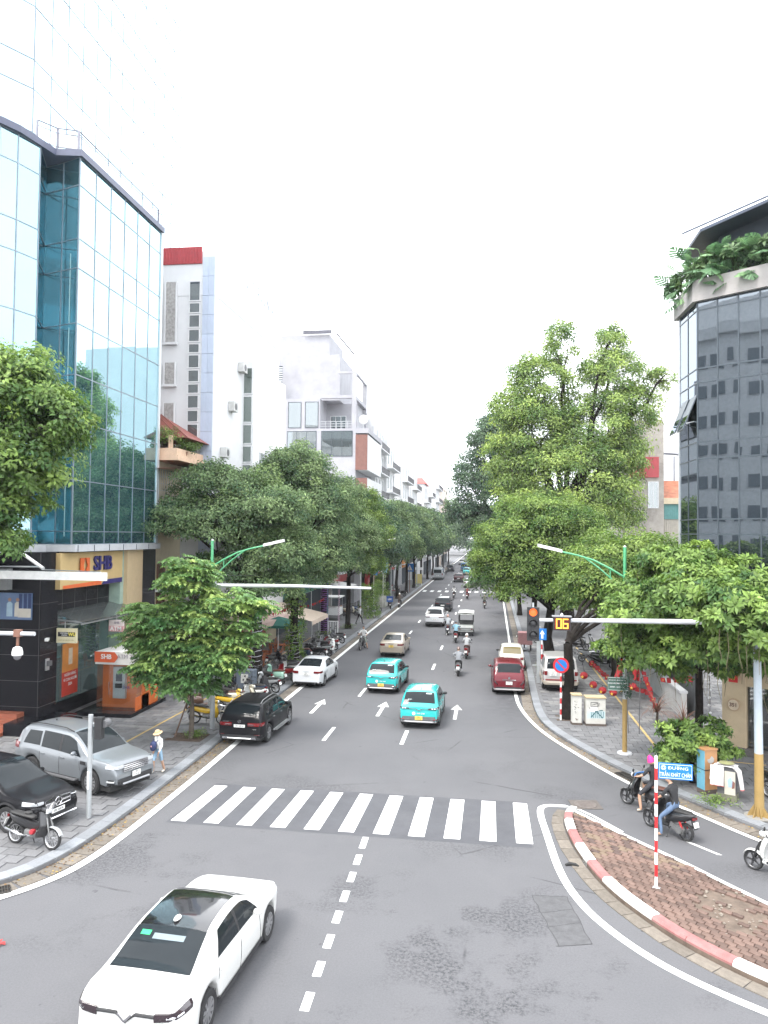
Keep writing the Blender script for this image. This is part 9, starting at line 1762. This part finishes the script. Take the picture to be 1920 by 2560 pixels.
awning('large pale cream awning sail over the pavement behind the ivy trunk', -16.6,-12.6,53.5,59,3.1,2.2,mat('awning_cream', (.55,.45,.36), .8, var=.06), mat('valance_cream', (.5,.4,.33), .8)); awning('pinkish striped awning over the orange cafe chairs', -17.0,-14.2,44.5,53,3.3,2.7,mat('awning_pink', (.5,.36,.32), .8, var=.1, scale=6)); awning('white shop canopy beyond the purple wrapped tree', -17.2,-14.5,78,83,3.4,3.0,mat('awning_white', (.6,.6,.6), .8))
fg = random.Random(21); t = thing('flag_garland', 'garland of small red and white bunting over the cafe', 'bunting', (0,0,0)); q = MB(); cord = MB()
for a, b in (((-12.6,47.4,4.0),(-17,50,3.6)),((-12.6,47.4,3.9),(-13.1,60,3.4)),((-12.9,41.2,4.1),(-12.6,47.4,3.9))):
    cord.tube([a,((a[0]+b[0])/2,(a[1]+b[1])/2,(a[2]+b[2])/2-.5),b], .01, 4)
cord.build('cord', M_PLAST, t); PM = MB().add([(-.1,0,0),(.1,0,0),(0,.02,-.22)], [(0,1,2)]).mesh('pennant', FR)
for a, b in (((-12.6,47.4,4.0),(-17,50,3.6)),((-12.6,47.4,3.9),(-13.1,60,3.4)),((-12.9,41.2,4.1),(-12.6,47.4,3.9))):
    for i in range(14): u = (i+.5)/14; o = link('pennant', PM, t, (a[0]+(b[0]-a[0])*u, a[1]+(b[1]-a[1])*u, a[2]+(b[2]-a[2])*u-2*u*(1-u)*.5)); o.rotation_euler = (0,0,fg.uniform(0,3))
t = thing('cafe_wall', 'cream cafe front with red window panels behind the trees', 'shop front', (0,0,0)); MB().box(-17.1,-16.9,44.8,59.2,.13,4.2).build('wall', CREAM, t)
for y in (45.5,47.6,49.7,52.2,55): MB().box(-16.9,-16.86,y,y+1.2,.3,2.9).build('red_panel', mat('panel_red', (.32,.06,.04), .6, var=.2), t)
for y in (46.85,49.0,51.2): MB().box(-16.9,-16.84,y,y+.45,.13,3.3).build('cream_post', CREAM, t)
t = thing('shop_sign', 'green upright shop sign with white lettering behind the purple wrapped tree', 'sign', (-15.9,66.3,5.4), R(8)); q = MB(); q.box(-1.6,1.6,-.1,.1,.1,2.0); q.build('upper_panel', SHOPG, t); MB().box(-1.6,1.6,-.1,.1,-1.8,0).build('lower_panel', SHOPG, t); text('NHA KHOA', .5, M_SIGNW, t, (.3,-.11,1.35), 0, .004, bold=.01); text('Ánh Dương', .4, M_SIGNW, t, (.3,-.11,.6), 0, .004); text('PHO BO', .36, M_SIGNW, t, (-.5,-.11,-.5), 0, .004); text('TREO BAN', .5, M_SIGNW, t, (.4,-.11,-1.3), 0, .004)
MB().box(1.6,1.72,-.06,.06,-5.2,2.0).build('post', mat('post_green', (.02,.2,.14), .5), t)
for i, (x, y, z, w, h, lab) in enumerate(((-12.6,83.2,5.0,.8,2.6,'tall light blue banner sail beside the walking man'),(-12.0,86.5,4.0,.7,1.5,'pale blue pointed banner to the right of the tall one'))):
    t = thing('banner_flag', lab, 'flag', (x,y,.13), 0, 'light blue banner flags on the left pavement'); MB().tube([(0,0,0),(0,0,z+1.6)], .02, 6).build('staff', M_SIGNW, t); q = MB(); q.grid([[(w*u*(1-.75*abs(v-.45)**1.3)-.1, .05*math.sin(u*4+v*5), z+1.5-h*v) for u in np.linspace(0,1,5)] for v in np.linspace(0,1,8)], flip=True); q.build('cloth', mat('banner_blue', (.1,.27,.62), .7, var=.08) if i == 0 else mat('banner_pale_blue', (.3,.5,.66), .7), t, True)
t = thing('red_shop_front', 'tall red shop front with red lettering boards far up the left side', 'shop front', (0,0,0)); MB().box(-15.9,-15.5,97,103,.13,7.5).build('board', SHOPR, t); MB().box(-15.5,-14.9,97,103,3.0,3.5).build('canopy', SHOPR, t); MB().box(-15.48,-15.4,98.2,99.6,4.2,6.6).build('poster', mat('poster_pink', (.5,.18,.2), .6, var=.4, scale=2), t)
t = thing('hedge_planter', 'concrete planter full of shrubs on the far left pavement', 'planter', (-12.8,88.8,.13)); MB().box(-1.0,1.0,-2.2,1.0,0,1.3).build('box', mat('planter_concrete', (.38,.38,.36), .85, dirt=.4), t); P, D, T = crown_points([(0,0,2.0,1.2,1.2,1.0),(0,-1.4,1.8,1.0,1.0,.8),(0,.3,3.0,.8,.8,.7)], 260, .4, .8, 7, .3); V, F, TT = scatter_leaves(SP_N, P, D, RNG.uniform(.8,1.3,len(P)), T); link('shrubs', tri_mesh('shrubs', V, F, TT, L_MID), t)
t = thing('pedestrian_sign', 'blue pedestrian crossing sign with a white triangle at the far left kerb', 'road sign', (-11.55,112,.13)); MB().tube([(0,0,0),(0,0,3.4)], .05, 8).build('pole', MATS['rust_bracket'], t); p = MB().box(-.6,.6,-.1,-.06,3.0,4.2).build('plate', M_SIGNB, t); MB().add([(-.42,-.105,3.2),(.42,-.105,3.2),(0,-.105,4.05)], [(0,1,2)]).build('white_triangle', M_SIGNW, p); q = MB(); q.bar((0,-.11,3.45),(0,-.11,3.75),.07,.004,up=(0,1,0)); q.bar((0,-.11,3.48),(-.1,-.11,3.28),.05,.004,up=(0,1,0)); q.bar((0,-.112,3.48),(.1,-.112,3.28),.05,.004,up=(0,1,0)); q.build('walker', M_INK, p)
t = thing('yellow_sandwich_board', 'small pale yellow advertising board standing at the far left kerb', 'sign', (-11.6,127,.13)); MB().box(-.6,.6,-.05,.05,.3,1.9).build('board', mat('board_yellow', (.55,.46,.18), .6, var=.1), t); MB().box(-.7,.7,-.05,.05,2.6,3.0).build('header', M_SIGNW, t)
for a in (-.55,.55): MB().bar((a,0,0),(a,0,3.0),.06,.06).build('leg', M_SIGNW, t)
t = thing('white_gate', 'white metal mesh screen standing behind the parked scooters on the left', 'screen', (-12.9,60.6,.13)); q = MB(); [q.bar((-.8+.2*k,0,0),(-.8+.2*k,0,1.3),.02,.02) for k in range(9)]; q.bar((-.8,0,1.3),(.8,0,1.3),.05,.05); q.bar((-.8,0,.1),(.8,0,.1),.04,.04); q.bar((.8,0,0),(.8,0,1.35),.06,.06); q.build('frame', M_SIGNW, t)
t = thing('electric_cabinet', 'dark grey blue electric cabinet with stickers between the parked scooters', 'cabinet', (-12.25,37.6,.13), R(-8)); MB().box(-.45,.45,-.25,.25,0,1.35).build('housing', mat('cabinet_bluegrey', (.09,.11,.14), .6, dirt=.2), t); MB().box(-.2,.2,-.258,-.25,.75,1.2).build('sticker', mat('sticker_pale', (.42,.42,.4), .6, var=.3, scale=9), t); MB().box(-.47,.47,-.27,.27,1.35,1.4).build('cap', MATS['cabinet_bluegrey'], t)
def draped(label, x, y, w, h, rz=0.):
    t = thing('covered_motorbike', label, 'motorbike', (x,y,.13), rz); q = MB(); rows = []
    for v in np.linspace(0,1,7): rows.append([(w*(.25+.75*v**.7)*math.cos(a)*(1+.12*math.sin(a*9+v)), w*.6*(.3+.7*v**.7)*math.sin(a)*(1+.12*math.sin(a*7)), h*(1-v)) for a in np.linspace(0,2*PI,25)[:-1]])
    q.grid(rows, closed=True, flip=True); q.add(rows[0], [tuple(range(24))]); q.build('cover', mat('cover_black', (.015,.015,.018), .7, bump=.4), t, True); return t
draped('black draped bundle of rain coats standing between the strung tree and the kerb', -11.5,38.2,.38,1.0); draped('folded black stack of café screens by the bank corner', -17.6,38.0,.45,.8)
t = thing('white_van_roof_box', 'off white hawker cart canopy behind the cream awning', 'cart', (-15.2,73.5,.13)); MB().box(-.8,.8,-1,1,.5,1.2).build('counter', M_SIGNW, t); q = MB(); [q.bar((a,b,0),(a,b,2.2),.04,.04) for a in (-.75,.75) for b in (-.95,.95)]; q.build('posts', M_GALV, t); MB().box(-.95,.95,-1.15,1.15,2.2,2.3).build('roof', M_SIGNW, t)
# cables between the poles
t = thing('overhead_cable', 'thin black cables sagging between the poles behind the left trees', 'cable', (0,0,0))
for z, y0, y1, x in ((6.6,33,72,-12.3),(6.2,33,72,-12.6),(6.7,72,92,-12.0)): MB().tube([(x,y0+(y1-y0)*u,z-1.2*u*(1-u)*2) for u in np.linspace(0,1,9)], .012, 4).build('cable', M_PLAST, t)
# tall block behind and to the left of the viewpoint, seen mirrored in the dark glass corner
def hotel():
    t = thing('hotel_block', 'white many storeyed block mirrored in the dark glass corner building', 'building', (-47,-9,0), 0); a0 = R(32); rows = []; wl_ = mat('hotel_render', (.72,.72,.72), .8); rad = 15.; pts = [(rad*math.cos(a0+a), rad*math.sin(a0+a)) for a in np.linspace(-1.0,1.0,17)]
    MB().prism(pts+[(-6,-6)], 0, 30).build('wall', wl_, t); MB().prism([(x*1.04,y*1.04) for x,y in pts]+[(-6,-6)], 30, 31.2).build('cornice', wl_, t); MB().prism([(x*.6,y*.6) for x,y in pts]+[(-6,-6)], 31.2, 36).build('penthouse', wl_, t)
    for k in range(8):
        z = 3.6+k*3.3
        for i in range(0,16):
            x, y = pts[i]; x1, y1 = pts[i+1]; c = ((x+x1)/2*1.004,(y+y1)/2*1.004); piece('window', mat('hotel_window', (.16,.18,.2), .3), t, (c[0],c[1],z+1.0), (1.3 if i % 3 else .7,.12,1.35), math.atan2(y1-y,x1-x))
    return t
hotel()
for i, (x, y, h) in enumerate(((-27,-4,11),(-24,4,10))): tree('broadleaf_tree', ['tree in front of the white block mirrored in the dark glass','second tree of the pair mirrored in the dark glass'][i], (x,y,0), .25, 4, [(x,y,h*.6,3.2,3.2,h*.3),(x+2,y-1,h*.5,2.2,2.2,h*.25)], 900, SP_F, L_DEEP, BARKD, None, clump=8)
# air between us and the far end of the road
hz = MB().box(-120,120,-60,520,-1.2,52).build('haze', None); hz['kind'] = 'stuff'; hz.data.materials.clear()
hm = bpy.data.materials.new('haze'); hm.use_nodes = True; nt = hm.node_tree; nt.nodes.clear(); o_ = nt.nodes.new('ShaderNodeOutputMaterial'); v_ = nt.nodes.new('ShaderNodeVolumePrincipled'); v_.inputs['Density'].default_value = .00027; v_.inputs['Color'].default_value = (.93,.95,.97,1); v_.inputs['Anisotropy'].default_value = .3; nt.links.new(v_.outputs[0], o_.inputs['Volume']); hz.data.materials.append(hm)
